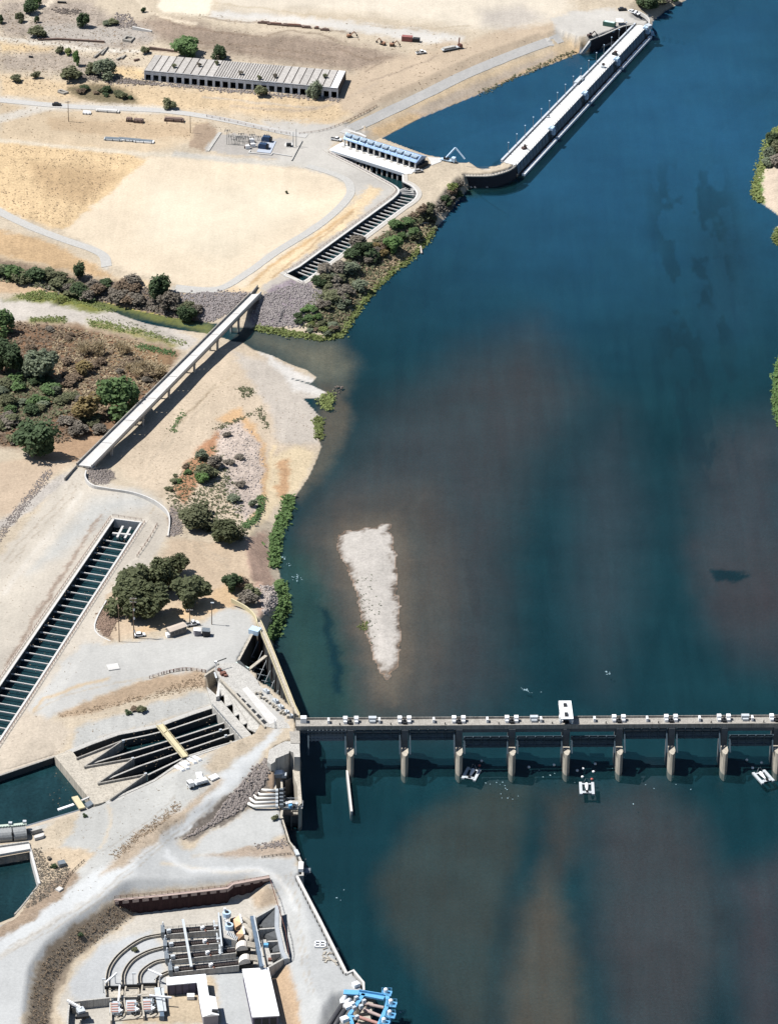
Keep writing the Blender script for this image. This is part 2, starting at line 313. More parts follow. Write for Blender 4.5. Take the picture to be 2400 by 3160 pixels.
level(V('k', 380, 340, 900, 200, 1330, 190, 1400, 270, 1060, 370, 700, 470, 460, 560), 11.0, 6.0)
CHA_L = [(352, 1600), (14, 2093), (-90, 2245)]; CHA_R = [(437, 1611), (88, 2150), (-90, 2420)]
level([(330, 1585), (455, 1600), (105, 2160), (-110, 2470), (-130, 2250), (0, 2080)], 9.0, 10.0)
level(V('d', 200, 240, 330, 130, 880, 270, 960, 300, 860, 430, 850, 560) + V('f', 560, 660, 500, 700, 350, 620, 900, 180, 1060, 60), 7.4, 8.0)
level(V('k', 340, 590, 460, 540, 770, 440, 1030, 390, 1380, 270, 1600, 490, 1380, 560, 1200, 640, 1000, 760, 720, 900, 640, 920), 11.0, 5.0)
level(V('k', -80, 720, 0, 700, 350, 590, 640, 910, 500, 965, 300, 1030, 150, 1120, -80, 1180), 10.0, 4.0)
level(V('m', -80, 180, 200, 190, 330, 230, 340, 320, 300, 640, 110, 930, -80, 1000), 10.0, 4.0)
ZG = TZ.copy()                                   # ground level before the basins are cut out
def ground_z(x, y):
    x = np.atleast_1d(np.asarray(x, float)); y = np.atleast_1d(np.asarray(y, float))
    i = np.clip(np.searchsorted(gx, x) - 1, 0, NX - 2); j = np.clip(np.searchsorted(gy, y) - 1, 0, NY - 2)
    a = np.clip((x - gx[i]) / (gx[i + 1] - gx[i]), 0, 1); b = np.clip((y - gy[j]) / (gy[j + 1] - gy[j]), 0, 1)
    return (ZG[j, i] * (1 - a) + ZG[j, i + 1] * a) * (1 - b) + (ZG[j + 1, i] * (1 - a) + ZG[j + 1, i + 1] * a) * b
def GA(pts, lift=0.0, lo=0.0):                   # picture points -> points on the ground
    pts = np.asarray(pts, float); z = np.full(len(pts), 8.0)
    for _ in range(14):
        q = PA(pts, z); z = z * .35 + .65 * np.maximum(ground_z(q[:, 0], q[:, 1]), lo)
    q = PA(pts, z); q[:, 2] += lift; return q
def G(x, y, lift=0.0): return tuple(map(float, GA([(x, y)], lift)[0]))
# basins cut into the ground: (outline seen at this height, floor level)
DIGS = []; APRONS = []
def grow_poly(pw, g):
    n = len(pw); ar = sum(pw[i][0] * pw[(i + 1) % n][1] - pw[(i + 1) % n][0] * pw[i][1] for i in range(n)); sgn = 1 if ar > 0 else -1; out = []
    for i in range(n):
        a, b, c = Vector(pw[i - 1]), Vector(pw[i]), Vector(pw[(i + 1) % n]); d1 = (b - a).normalized(); d2 = (c - b).normalized()
        n1 = Vector((d1.y, -d1.x)) * sgn; n2 = Vector((d2.y, -d2.x)) * sgn; m_ = n1 + n2
        m_ = m_.normalized() if m_.length > .2 else n1; k = 1 / max(.45, m_.dot(n1)); out.append((b.x + m_.x * g * k, b.y + m_.y * g * k))
    return out
def dig(poly, z, floor, grow=0.0, apron=None):
    p0 = [P(q[0], q[1], z)[:2] for q in poly]; pw = grow_poly(p0, grow) if grow else p0; a = np.array(pw)
    if apron: APRONS.append((p0, grow_poly(p0, grow + 1.35), z, apron))
    b = (GXX > a[:, 0].min() - 1) & (GXX < a[:, 0].max() + 1) & (GYY > a[:, 1].min() - 1) & (GYY < a[:, 1].max() + 1)
    q = inside(GXX[b], GYY[b], pw); t = TZ[b]; t[q] = np.minimum(t[q], floor); TZ[b] = t
    DIGS.append((pw, floor))
CHB_L = V('d', 250, 252) + curve(V('d', 250, 252, 420, 335, 600, 430, 680, 478, 692, 510, 655, 550), 5)[1:] + V('f', 470, 570, 385, 615)
CHB_R = V('d', 720, 392, 722, 440) + curve(V('d', 722, 440, 780, 470, 812, 515, 790, 560, 720, 610), 5)[1:] + V('f', 520, 655, 497, 668)
BASIN = V('k', 1385, 283, 1230, 335, 1090, 385, 1030, 410, 880, 440, 770, 460, 600, 520, 475, 570, 500, 605, 715, 872, 870, 805, 1000, 745, 1150, 642, 1205, 602, 1380, 545, 1575, 490)
POOL1 = V('k', -60, 740, 0, 720, 365, 597, 612, 905, 500, 945, 300, 1005, 170, 1045, 0, 1105, -60, 1120)
POOL2 = V('m', -60, 480, 0, 470, 222, 430, 290, 660, 110, 910, 0, 955, -60, 975)
dig(CHA_L + CHA_R[::-1], 9, 3.5, 1.0, 'ded3c2')
dig(CHB_L + CHB_R[::-1], 7.6, 2.0, 1.0, 'd9d2c6')
dig(V('A3', 190, 640, 480, 470) + V('A4', 870, 620, 770, 800, 560, 830), 7.3, 2.0)
dig(BASIN, 11, 6.0, 1.0, 'd4d1ca'); dig(POOL1, 10, 5.0, 1.0, 'dccbb3'); dig(POOL2, 10, 5.0, 1.0, 'd6c3a6')
dig(V('B2', 0, 210, 200, 90, 240, 290, 160, 600, 0, 450), 12, 6.0)                        # pit left of the headworks
dig(V('B2', 120, 560, 200, 300, 1020, 1150, 870, 1290, 740, 1340, 150, 690), 12.5, 6.0)               # under the headworks deck
TRI = V('j', 800, 400, 660, 665, 740, 740, 835, 840, 830, 890, 950, 960, 1130, 1150, 1230, 1180, 1230, 1060, 1060, 640, 930, 400, 860, 380)
dig(TRI, 12.5, -1.5)
BAY = V('B3', 450, 620, 570, 590, 560, 490, 890, 360, 1010, 1000, 1090, 1150, 1110, 1640, 720, 1640, 690, 1230, 540, 1230, 545, 960)
dig(V('B3', 440, 640, 560, 510, 890, 370, 1250, 370, 1280, 1700, 1250, 1990, 735, 1960, 720, 1640, 560, 1250, 535, 960), 10.5, -1.5)
dig(V('B5', 830, 400, 1170, 225, 1225, 590, 1280, 820, 1330, 1060, 1080, 1230, 900, 1230), 8.0, 3.0)

# ---- colour zones (outline in full-picture coordinates; colour as it looks in full sun)
def zn(c, mott, feather, *f): return (c, mott, feather, [(f[i] / .7, f[i + 1] / .7) for i in range(0, len(f), 2)])
ZONES = [
 zn('f3e6d0', .15, 14, 300, -40, 480, -40, 470, 12, 560, 30, 640, 20, 800, 30, 1000, 60, 1150, 70, 1200, 40, 1240, 15, 1190, -40),
 zn('fdf2da', .1, 5, 330, -40, 478, -40, 440, 38, 400, 33, 350, 25), zn('ebe6dd', .1, 6, 452, 22, 600, 32, 800, 52, 1000, 78, 985, 98, 880, 86, 640, 52, 448, 38),
 zn('d9cfc2', .2, 16, 1040, 20, 1130, 10, 1180, 40, 1100, 70, 1040, 50),
 zn('b09c89', .5, 10, 290, 45, 330, 36, 420, 45, 470, 62, 540, 72, 640, 76, 760, 90, 830, 110, 900, 128, 860, 168, 740, 150, 600, 135, 480, 118, 410, 100, 350, 90),
 zn('bdae9e', .7, 10, 0, 0, 200, 0, 230, 30, 330, 60, 340, 85, 260, 110, 0, 75), zn('c4bbb0', .5, 8, 80, 50, 300, 60, 330, 85, 200, 100, 60, 85),
 zn('f0d2a2', .3, 6, 0, 92, 120, 105, 100, 118, 0, 110), zn('beaf9e', .6, 10, 0, 115, 140, 112, 230, 130, 300, 145, 280, 165, 150, 160, 0, 150),
 zn('f2d3a0', .3, 6, 230, 140, 310, 150, 315, 172, 240, 165), zn('ecd0a6', .4, 10, 0, 160, 140, 175, 330, 185, 740, 215, 760, 250, 700, 270, 520, 245, 330, 232, 150, 215, 0, 210),
 zn('8d8062', .6, 7, 150, 186, 200, 180, 270, 192, 300, 222, 240, 226, 180, 215, 148, 200),
 zn('f1d6ad', .25, 8, 640, 268, 760, 262, 900, 215, 1060, 150, 1230, 90, 1260, 95, 1100, 160, 900, 235, 740, 285),
 zn('e6c597', .4, 8, 790, 282, 830, 265, 1000, 195, 1160, 135, 1255, 100, 1290, 120, 1240, 126, 1120, 172, 1020, 207, 920, 252, 826, 300), zn('cdaa84', .4, 8, 900, 245, 1040, 185, 1110, 160, 1120, 175, 1010, 212, 910, 256),
 zn('d5c3ad', .3, 8, 880, 240, 1060, 165, 1190, 112, 1200, 122, 1030, 205, 930, 250),
 zn('d8c2a6', .2, 8, 740, 165, 960, 90, 1010, 96, 1060, 70, 1200, 45, 1225, 62, 1060, 135, 780, 245, 730, 240),
 zn('ddd8cf', .12, 4, 1190, 40, 1235, 22, 1330, 20, 1398, 32, 1405, 55, 1380, 60, 1290, 95, 1255, 80, 1200, 82),
 zn('e4cdab', .25, 8, 0, 222, 130, 218, 330, 240, 440, 262, 440, 300, 330, 330, 0, 300), zn('d8bd99', .3, 6, 100, 255, 340, 262, 420, 275, 415, 300, 230, 295, 110, 280), zn('bba38a', .3, 3, 424, 268, 448, 262, 468, 285, 442, 326, 412, 318),
 zn('c9c3bb', .15, 2, 467, 286, 640, 300, 625, 345, 443, 327), zn('d8d3ca', .1, 6, 560, 262, 760, 268, 800, 285, 720, 300, 712, 322, 860, 395, 860, 412, 800, 470, 760, 410, 660, 360, 600, 350, 640, 300),
 zn('efcf9e', .45, 6, -20, 302, 200, 318, 324, 342, 322, 352, 142, 498, 110, 490, -20, 450), zn('d9b88a', .4, 16, 60, 350, 200, 360, 260, 380, 180, 440, 100, 420),
 zn('f9e6c8', .14, 5, 322, 342, 440, 335, 660, 365, 745, 392, 756, 420, 730, 460, 560, 590, 520, 625, 470, 632, 400, 620, 235, 570, 215, 545, 140, 500), zn('fbecd0', .1, 30, 330, 400, 600, 400, 660, 450, 480, 560, 300, 520),
 zn('dcb98b', .4, 5, -20, 492, 100, 520, 240, 590, 240, 600, 100, 575, -20, 550), zn('efd5ae', .2, 5, -20, 545, 160, 590, 420, 622, 560, 620, 548, 640, 400, 630, 150, 600, -20, 560),
 zn('f4dab0', .3, 5, 520, 625, 760, 440, 800, 400, 825, 410, 770, 470, 620, 590, 560, 632), zn('cfc7bb', .15, 4, 560, 625, 870, 400, 905, 405, 895, 430, 640, 605, 590, 640),
 zn('9c8873', .6, 8, -20, 552, 160, 592, 330, 622, 420, 642, 450, 700, 300, 685, 150, 640, 0, 600, -20, 595), zn('e3c29b', .35, 5, -20, 588, 60, 600, 130, 628, 100, 640, -20, 630),
 zn('a29692', .6, 4, 424, 640, 545, 632, 505, 672, 440, 706), zn('a89aa2', .55, 4, 560, 640, 615, 606, 668, 600, 680, 640, 640, 700, 560, 712, 540, 690), zn('8a7a70', .5, 5, 545, 640, 575, 640, 565, 670, 540, 690),
 zn('dcd3c7', .25, 4, -20, 646, 120, 645, 240, 662, 330, 690, 430, 735, 410, 758, 330, 740, 190, 700, -20, 690), zn('c9c1b4', .3, 8, 240, 680, 330, 700, 400, 735, 330, 730),
 zn('8d9148', .5, 5, 60, 640, 130, 630, 180, 650, 240, 672, 200, 676, 110, 655, 0, 648), zn('a8a067', .6, 6, 190, 690, 300, 715, 390, 745, 370, 752, 200, 706), zn('95995a', .6, 4, 60, 685, 140, 690, 130, 700, 60, 698),
 zn('957458', .6, 10, -20, 700, 60, 700, 170, 702, 360, 752, 384, 770, 330, 850, 235, 950, 150, 985, -20, 960), zn('ab8a66', .5, 10, 150, 740, 380, 760, 330, 840, 220, 800),
 zn('cda985', .4, 6, 100, 950, 200, 940, 250, 930, 170, 1000, 60, 995),
 zn('dfcbb0', .3, 8, 245, 1000, 440, 765, 545, 742, 640, 790, 690, 840, 720, 850, 690, 960, 640, 1060, 560, 1140, 360, 1080, 270, 1030), zn('d8cdbf', .25, 8, 500, 760, 620, 790, 700, 860, 690, 960, 600, 960, 580, 880),
 zn('efeae2', .2, 5, 545, 745, 610, 785, 640, 800, 680, 815, 705, 845, 690, 858, 640, 845, 600, 800), zn('e6bc8a', .4, 5, 470, 905, 520, 880, 560, 930, 580, 1000, 575, 1100, 540, 1140, 525, 1130, 560, 1060, 545, 960, 510, 920),
 zn('d9c7b8', .7, 5, 470, 930, 520, 905, 560, 960, 570, 1020, 560, 1100, 530, 1130, 490, 1060, 470, 980), zn('c7936c', .5, 6, 370, 1060, 400, 1000, 440, 960, 470, 930, 470, 980, 420, 1060, 400, 1090),
 zn('f3ddb5', .3, 6, 590, 990, 640, 960, 680, 980, 660, 1040, 600, 1090, 560, 1140, 530, 1160, 580, 1080), zn('ddb184', .4, 5, 600, 1000, 625, 990, 620, 1080, 600, 1070),
 zn('ddd3c3', .15, 6, 175, 1000, 190, 1035, 300, 1060, 350, 1090, 366, 1120, 362, 1160, 240, 1360, 200, 1420, 0, 1660, -20, 1700, -20, 1220, 60, 1130, 130, 1040), zn('e4dac9', .15, 16, -20, 1290, 100, 1150, 170, 1100, 60, 1300, -20, 1420),
 zn('d3d2cc', .15, 18, 60, 1240, 130, 1150, 200, 1080, 300, 1060, 340, 1090, 250, 1110, 130, 1200), zn('d0c8be', .4, 4, 60, 1060, 130, 1030, 170, 1010, 120, 1060, 20, 1140, -20, 1150, -20, 1140), zn('dcc4a8', .25, 6, -20, 1000, 60, 990, 150, 1005, 100, 1040, 30, 1110, -20, 1120),
 zn('b9a695', .5, 3, 215, 1110, 222, 1108, 120, 1275, 20, 1440, 8, 1440, 110, 1270),
 zn('b3a294', .5, 3, 366, 1085, 384, 1100, 390, 1150, 365, 1160), zn('9f948a', .5, 3, 188, 1012, 215, 1010, 245, 1020, 250, 1035, 220, 1045, 195, 1035),
 zn('dcc4a6', .3, 6, 370, 1165, 520, 1170, 560, 1200, 540, 1310, 470, 1310, 380, 1330, 300, 1370, 250, 1385, 215, 1340, 240, 1260, 330, 1240), zn('e8c79c', .3, 6, 440, 1290, 520, 1240, 545, 1290, 500, 1312, 390, 1345, 300, 1372, 290, 1360),
 zn('a08874', .6, 3, 232, 1300, 255, 1290, 252, 1350, 240, 1385, 212, 1355), zn('cfae98', .5, 5, 530, 1160, 575, 1150, 590, 1240, 600, 1310, 560, 1330, 545, 1250),
 zn('d4d3ce', .1, 6, 180, 1390, 260, 1390, 400, 1370, 470, 1320, 515, 1310, 548, 1330, 550, 1370, 520, 1430, 560, 1480, 620, 1560, 590, 1600, 440, 1450, 300, 1470, 150, 1530, 90, 1560, 60, 1540, 130, 1440),
 zn('c8ae90', .35, 4, 125, 1540, 200, 1510, 330, 1462, 440, 1450, 450, 1478, 330, 1500, 200, 1540, 130, 1550), zn('cdcdc8', .2, 6, 170, 1570, 300, 1530, 445, 1490, 470, 1520, 380, 1550, 240, 1590, 160, 1620),
 zn('dccdb8', .25, 8, -20, 1640, 60, 1530, 130, 1560, 160, 1580, 125, 1630, 0, 1680, -20, 1690),
 zn('d2d2cd', .12, 6, 215, 1730, 330, 1680, 440, 1640, 560, 1560, 600, 1575, 520, 1700, 400, 1800, 260, 1900, 100, 1990, -20, 2080, -20, 2000, 100, 1870, 160, 1790, 180, 1740, 130, 1760, 80, 1800, 60, 1790),
 zn('e6e9e9', .08, 8, 596, 1565, 605, 1580, 560, 1640, 420, 1790, 300, 1880, 120, 1990, 0, 2060, -20, 2070, -20, 2030, 100, 1950, 300, 1830, 430, 1720, 560, 1600), zn('cdbaa2', .4, 7, 240, 1860, 300, 1800, 400, 1740, 470, 1680, 480, 1688, 400, 1765, 300, 1850, 220, 1895),
 zn('d2c1a8', .35, 6, 500, 1570, 560, 1560, 590, 1560, 600, 1572, 480, 1670, 440, 1660), zn('dfc9aa', .35, 5, 75, 1845, 140, 1828, 205, 1840, 160, 1890, 130, 1940, 60, 1985, 20, 2010, 85, 1910),
 zn('b39d86', .55, 5, -20, 2020, 80, 1930, 150, 1880, 170, 1895, 110, 1960, -20, 2040), zn('8f857b', .65, 3, 388, 1812, 430, 1770, 520, 1700, 583, 1655, 600, 1680, 580, 1715, 520, 1760, 450, 1800, 410, 1818),
 zn('cdb093', .4, 4, 575, 1660, 606, 1640, 600, 1740, 560, 1745, 585, 1700), zn('d6d7d4', .1, 5, 440, 1810, 540, 1750, 605, 1745, 612, 1800, 560, 1830, 440, 1850, 400, 1845), zn('c9b5a0', .4, 4, 440, 1850, 520, 1832, 610, 1815, 630, 1830, 640, 1850, 540, 1850, 430, 1858),
 zn('d4d6d5', .1, 6, 370, 1800, 420, 1850, 640, 1850, 655, 1895, 700, 1980, 760, 2095, 790, 2130, 760, 2180, 730, 2240, 640, 2240, 610, 1990, 590, 1905, 540, 1900, 260, 1930, 230, 1950, 80, 2080, 40, 2240, -20, 2240, -20, 2080, 260, 1900),
 zn('a3937f', .35, 5, 110, 2040, 160, 2000, 240, 1955, 300, 1945, 310, 1965, 230, 2010, 160, 2070, 120, 2160, 110, 2240, 60, 2240, 70, 2140, 85, 2080), zn('dfd8cb', .2, 5, 300, 1975, 440, 1950, 560, 1935, 600, 1960, 620, 2110, 600, 2240, 150, 2240, 130, 2180, 160, 2090, 240, 2020),
 zn('d5d8d9', .12, 6, 150, 2120, 220, 2040, 330, 2010, 360, 2060, 350, 2150, 330, 2180, 160, 2160), zn('d3bda2', .3, 5, 535, 1935, 590, 1915, 605, 1950, 560, 1965), zn('d6b896', .3, 5, 580, 2090, 625, 2085, 650, 2180, 660, 2240, 610, 2240, 580, 2150),
 zn('d9c5a6', .3, 5, 258, 2150, 350, 2145, 480, 2100, 500, 2140, 480, 2212, 260, 2212), zn('cfd2d2', .1, 6, 460, 2080, 530, 2080, 590, 2240, 480, 2240),
 # far bank
 zn('e4d0b8', .3, 5, 1645, 380, 1660, 365, 1760, 350, 1760, 460, 1680, 455, 1640, 440), zn('7b9a4d', .4, 3, 1625, 400, 1645, 370, 1650, 440, 1630, 430), zn('6f9a4e', .3, 3, 1665, 770, 1760, 740, 1760, 960, 1665, 930), zn('84935a', .5, 3, 1664, 490, 1760, 470, 1760, 560, 1664, 530)]
LINES = [('c9b79e', 3, 1.5, V('g', 1180, 960, 1350, 760, 1520, 640)), ('cdbca4', 3, 1.5, V('g', 1000, 1120, 1200, 900, 1400, 700)), ('c7b8a4', 3, 1.5, V('h', 60, 700, 250, 420, 480, 160)), ('cabba6', 3, 1.5, V('h', 90, 720, 280, 440, 510, 180)), ('bfb09c', 3, 1.5, V('i', 1180, 500, 1300, 640, 1450, 700, 1520, 820)), ('c9bba7', 3, 1.5, V('i', 1220, 480, 1340, 620, 1480, 690)), ('c2b6a6', 3, 1.5, V('i', 20, 700, 200, 500, 400, 300, 480, 170)), ('c2b6a6', 3, 1.5, V('i', 60, 720, 240, 520, 440, 310, 510, 190)), ('c4bdb2', 3, 1.5, V('m', 60, 1130, 400, 960, 700, 780, 1000, 520, 1300, 260, 1600, 30)), ('c4bdb2', 3, 1.5, V('m', 90, 1160, 430, 985, 730, 800, 1030, 540, 1330, 280, 1640, 50)), ('bdb7ad', 3, 1.5, V('m', 760, 420, 900, 340, 1100, 200, 1300, 20)), ('c6bfb4', 3, 1.5, V('n', 900, 90, 960, 300, 990, 560, 1060, 900)), ('c6bfb4', 3, 1.5, V('n', 930, 80, 990, 300, 1020, 560, 1090, 880)), ('cfc2ae', 3, 2, V('k', 200, 330, 420, 200, 800, 110, 1300, 20)), ('94806e', 4, 2.5, V('D2', 180, 110, 400, 200, 640, 235, 840, 262)), ('9a8775', 4, 2.5, V('D2', 840, 262, 1000, 270, 1160, 225, 1400, 250, 1600, 330)), ('9d8a78', 5, 3, V('C7', 0, 330, 200, 400, 350, 450, 600, 420)), ('a08d7b', 4, 2, V('b', 420, 60, 800, 90, 1100, 130, 1350, 170)), ('a5927f', 3, 2, V('b', 450, 100, 900, 140, 1300, 200)), ('c9b394', 3, 2, V('b', 0, 560, 300, 600, 500, 580)), ('d6c6ac', 3, 2, V('D2', 600, 20, 1000, 60, 1600, 150)), ('cfc0a8', 3, 2, V('C7', 0, 260, 400, 330, 800, 350, 1150, 330)), ('cbbba4', 3, 2, V('C7', 300, 60, 900, 120, 1500, 60)),
 # (colour, width in picture px, blur, points)  worn tracks and lanes
 ('eee7da', 10, 4, V('a', 0, 250, 300, 280, 560, 320, 900, 330)), ('efe2cd', 16, 5, V('a', 170, 140, 340, 0)), ('e9e3d8', 22, 6, V('a', 0, 640, 300, 690, 800, 700, 1150, 720)), ('e9e3d8', 26, 5, V('a', 0, 770, 200, 720, 330, 690)),
 ('eadfcb', 12, 4, V('a', 0, 910, 500, 960, 1000, 1000, 1400, 1030)), ('dcd7cd', 18, 4, V('e', -40, 440, 60, 500, 200, 570, 400, 640, 540, 690, 610, 730, 620, 790)), ('d9d5cc', 18, 4, curve(V('e', 1000, 915, 1250, 920, 1420, 830, 1600, 700) + V('f', 560, 330, 740, 190, 800, 80, 770, 20) + V('d', 250, 380, 60, 330, -100, 320) + V('b', 700, 830, 300, 790), 5)),
 ('d8b588', 8, 3, V('f', 150, 680, 400, 490, 650, 330, 830, 200)), ('c9ad8a', 6, 2, V('f', 300, 640, 830, 210)),
 ('f2dcb6', 12, 4, V('h', 890, 860, 900, 700, 930, 480)), ('e8dcc8', 10, 4, V('l', 0, 1300, 200, 1330, 500, 1370, 830, 1360, 1000, 1420, 1120, 1600)), ('eef0f0', 14, 6, V('l', 60, 1180, 40, 1230, 120, 1310, 260, 1360, 560, 1350, 820, 1350, 960, 1400, 1080, 1520, 1150, 1700)),
 ('e6d8c2', 8, 4, V('m', 800, 90, 830, 200, 800, 320, 740, 400)), ('dcc5a4', 9, 3, V('k', 230, 300, 300, 220, 450, 160, 700, 90)),
 ('ece3d4', 9, 4, V('i', 950, 420, 1000, 480, 960, 560, 700, 900)), ('e9e2d6', 14, 6, V('i', 30, 900, 250, 600, 420, 420, 520, 260)), ('e6ded1', 10, 5, V('i', 150, 760, 330, 560, 480, 380)),
 ('b5a08c', 5, 2, V('a', 370, 250, 680, 275)), ('a89180', 4, 2, V('b', 150, 115, 310, 128)), ('d9cbb8', 6, 2, V('b', 470, 420, 900, 460, 1210, 490)), ('cdbba6', 7, 3, V('b', 650, 480, 1100, 510, 1300, 470, 1600, 330)), ('b3a18f', 4, 2, V('C7', 380, 690, 700, 590, 1160, 410)),
 ('a3917f', 4, 2, V('C7', 330, 600, 500, 470, 620, 430)), ('b09c86', 5, 2, V('D2', 100, 60, 260, 140, 500, 195)), ('9b8a78', 4, 2, V('D2', 500, 120, 700, 152, 960, 165, 1260, 200, 1680, 245)), ('f3e4cc', 9, 3, V('D2', 50, 0, 150, 90, 330, 150, 500, 180)),
 ('b8ab9d', 4, 1.5, V('a', 600, 375, 690, 310)), ('b8ab9d', 4, 1.5, V('a', 760, 390, 810, 365)), ('c4b7a8', 6, 2, V('a', 620, 375, 780, 395)), ('a9977f', 4, 1.5, V('h', 300, 340, 520, 130)), ('c7b79f', 3, 1.5, V('h', 330, 600, 120, 930))]
BEDZ = [zn('4a5354', .2, 130, 640, 1000, 800, 900, 1000, 900, 1060, 1200, 1050, 1500, 900, 1545, 650, 1545, 620, 1300), zn('3a7cab', .1, 320, 700, -100, 1800, -100, 1800, 520, 1200, 600, 700, 450), zn('4c6a5e', .2, 40, 600, 1180, 700, 1200, 790, 1540, 640, 1540, 610, 1400), zn('8a7669', .2, 46, 660, 1150, 730, 1060, 830, 1010, 960, 1020, 1010, 1150, 1010, 1300, 990, 1440, 930, 1550, 790, 1550, 775, 1480, 750, 1400, 700, 1270), zn('b0937c', .2, 22, 712, 1170, 745, 1128, 850, 1112, 880, 1180, 892, 1320, 885, 1450, 850, 1520, 815, 1500, 790, 1420, 745, 1260),  # broad blue northern zone: sky reflection and haze put into the bed colour
 zn('64595a', .2, 80, 740, 1060, 850, 900, 1000, 780, 1150, 720, 1250, 850, 1150, 1000, 1080, 1200, 1070, 1450, 1000, 1540, 930, 1540, 1000, 1300, 930, 1060), zn('5f565c', .2, 70, 1500, 1010, 1560, 930, 1700, 900, 1700, 1440, 1600, 1420, 1540, 1340, 1500, 1180),
 zn('665659', .2, 50, 1510, 1180, 1700, 1180, 1700, 1360, 1570, 1350, 1520, 1260), zn('50555e', .2, 80, 1240, 1000, 1330, 900, 1380, 1100, 1360, 1300, 1300, 1480, 1240, 1300), zn('5e5a52', .2, 34, 815, 1900, 900, 1770, 1050, 1690, 1150, 1690, 1120, 1850, 1080, 2000, 1060, 2212, 1000, 2250, 900, 2090, 830, 1990),
 zn('84705f', .2, 40, 1125, 1970, 1180, 1870, 1215, 1960, 1245, 2100, 1260, 2260, 1085, 2260, 1095, 2120), zn('68574f', .2, 40, 1180, 1720, 1260, 1700, 1240, 1850, 1190, 1900), zn('66595a', .2, 60, 1280, 1740, 1400, 1690, 1500, 1770, 1560, 1950, 1560, 2060, 1500, 2260, 1330, 2260, 1290, 2050),
 zn('66555a', .2, 50, 1580, 1900, 1700, 1850, 1700, 2250, 1600, 2250), zn('b7a68a', .4, 34, 520, 715, 620, 728, 720, 740, 760, 790, 740, 830, 690, 835, 640, 790, 560, 745), zn('cfc66a', .3, 8, 150, 630, 300, 665, 460, 705, 470, 725, 330, 690, 160, 648),
 zn('9a846e', .3, 16, 690, 830, 740, 840, 760, 900, 720, 1000, 650, 1080, 630, 1060, 680, 960), zn('3c5444', .3, 8, 1010, 395, 1130, 385, 1110, 408, 1000, 425), zn('3c5a54', .3, 30, 640, 1250, 690, 1280, 735, 1400, 740, 1540, 700, 1540),
 zn('123440', .3, 8, 690, 1310, 705, 1320, 735, 1420, 738, 1500, 722, 1500, 712, 1400), 
 zn('2a5470', .2, 60, 1560, 440, 1610, 520, 1600, 700, 1540, 700, 1520, 520), zn('1c2e3c', .2, 4, 1532, 1235, 1560, 1228, 1620, 1240, 1600, 1255, 1545, 1255)]
ppx, ppy = proj(np.stack([GXX, GYY, TZ], -1))
ew = (fbm(GXX, GYY, 7, 31) - .5) * 2; ew2 = (fbm(GXX, GYY, 5, 51) - .5) * 2
jit = RNG.normal(0, 1, GXX.shape + (2,)); qx, qy = ppx + ew * 16 + jit[..., 0] * 2.2, ppy + ew2 * 10 + jit[..., 1] * 1.5
colr = np.empty(GXX.shape + (4,)); colr[..., :3] = alb('dccdb6'); colr[..., 3] = .3
under = TZ < 0.0
colr[under, :3] = alb('0f3f4c'); colr[under, 3] = .12
def soft(c, k=.22): m_ = sum(c) / 3; return [x * (1 - k) + m_ * k for x in c]
def paint(zones, mask, sk=.12):
    for c, mo, fe, pg in zones:
        pg = np.array(pg); fe = max(fe * 1.7, 1.5)
        b = (qx > pg[:, 0].min() - fe) & (qx < pg[:, 0].max() + fe) & (qy > pg[:, 1].min() - fe) & (qy < pg[:, 1].max() + fe) & mask
        if not b.any(): continue
        x, y = qx[b], qy[b]; d = seg_dist(x, y, pg); d = np.where(inside(x, y, pg), -d, d); a = np.clip(.5 - d / (2 * fe), 0, 1); a = (a * a * (3 - 2 * a))[:, None]
        t = np.array((soft(alb(c), sk)) + [mo]); colr[b] = colr[b] * (1 - a) + t * a
paint(ZONES, ~under)
for c, wd, bl, ln in LINES:
    ln = np.array(ln); r = wd / 2 + bl
    b = (qx > ln[:, 0].min() - r) & (qx < ln[:, 0].max() + r) & (qy > ln[:, 1].min() - r) & (qy < ln[:, 1].max() + r) & ~under
    d = seg_dist(qx[b] * 0.5 + ppx[b] * .5, qy[b] * .5 + ppy[b] * .5, ln, False); a = np.clip((wd / 2 + bl - d) / (2 * bl), 0, 1)[:, None] * .85
    colr[b, :3] = colr[b, :3] * (1 - a) + np.array(alb(c)) * a
isl = np.zeros(GXX.shape, bool); isl[near] = ini
isl &= ~under
colr[isl] = list(alb('e0dad2')) + [.26]
icol = np.array(alb('d8d2ca')); wcol = np.array(alb('85786c')); tt = np.clip((TZ - .02) / .34 + (fbm(GXX, GYY, 3, 97, 2) - .5) * .9, 0, 1)[..., None]; tt = tt * tt * (3 - 2 * tt)
colr[..., :3] = np.where(isl[..., None], wcol * (1 - tt) + icol * tt, colr[..., :3])
paint(BEDZ, under, .0)
fx, fy = ppx * .7, ppy * .7; wd_ = fbm(GXX * 1.0, GYY * .28, 7, 131, 4); wm = np.clip(1 - np.abs(fx - (1490 + (fy - 400) * .06)) / 110, 0, 1) * np.clip((fy - 330) / 100, 0, 1) * np.clip((1080 - fy) / 150, 0, 1)
wa = (np.clip((wd_ - .5) / .08, 0, 1) * np.clip(wm * 2, 0, 1) * .48 * under)[..., None]; colr[..., :3] = colr[..., :3] * (1 - wa) + np.array(alb('122c40')) * wa
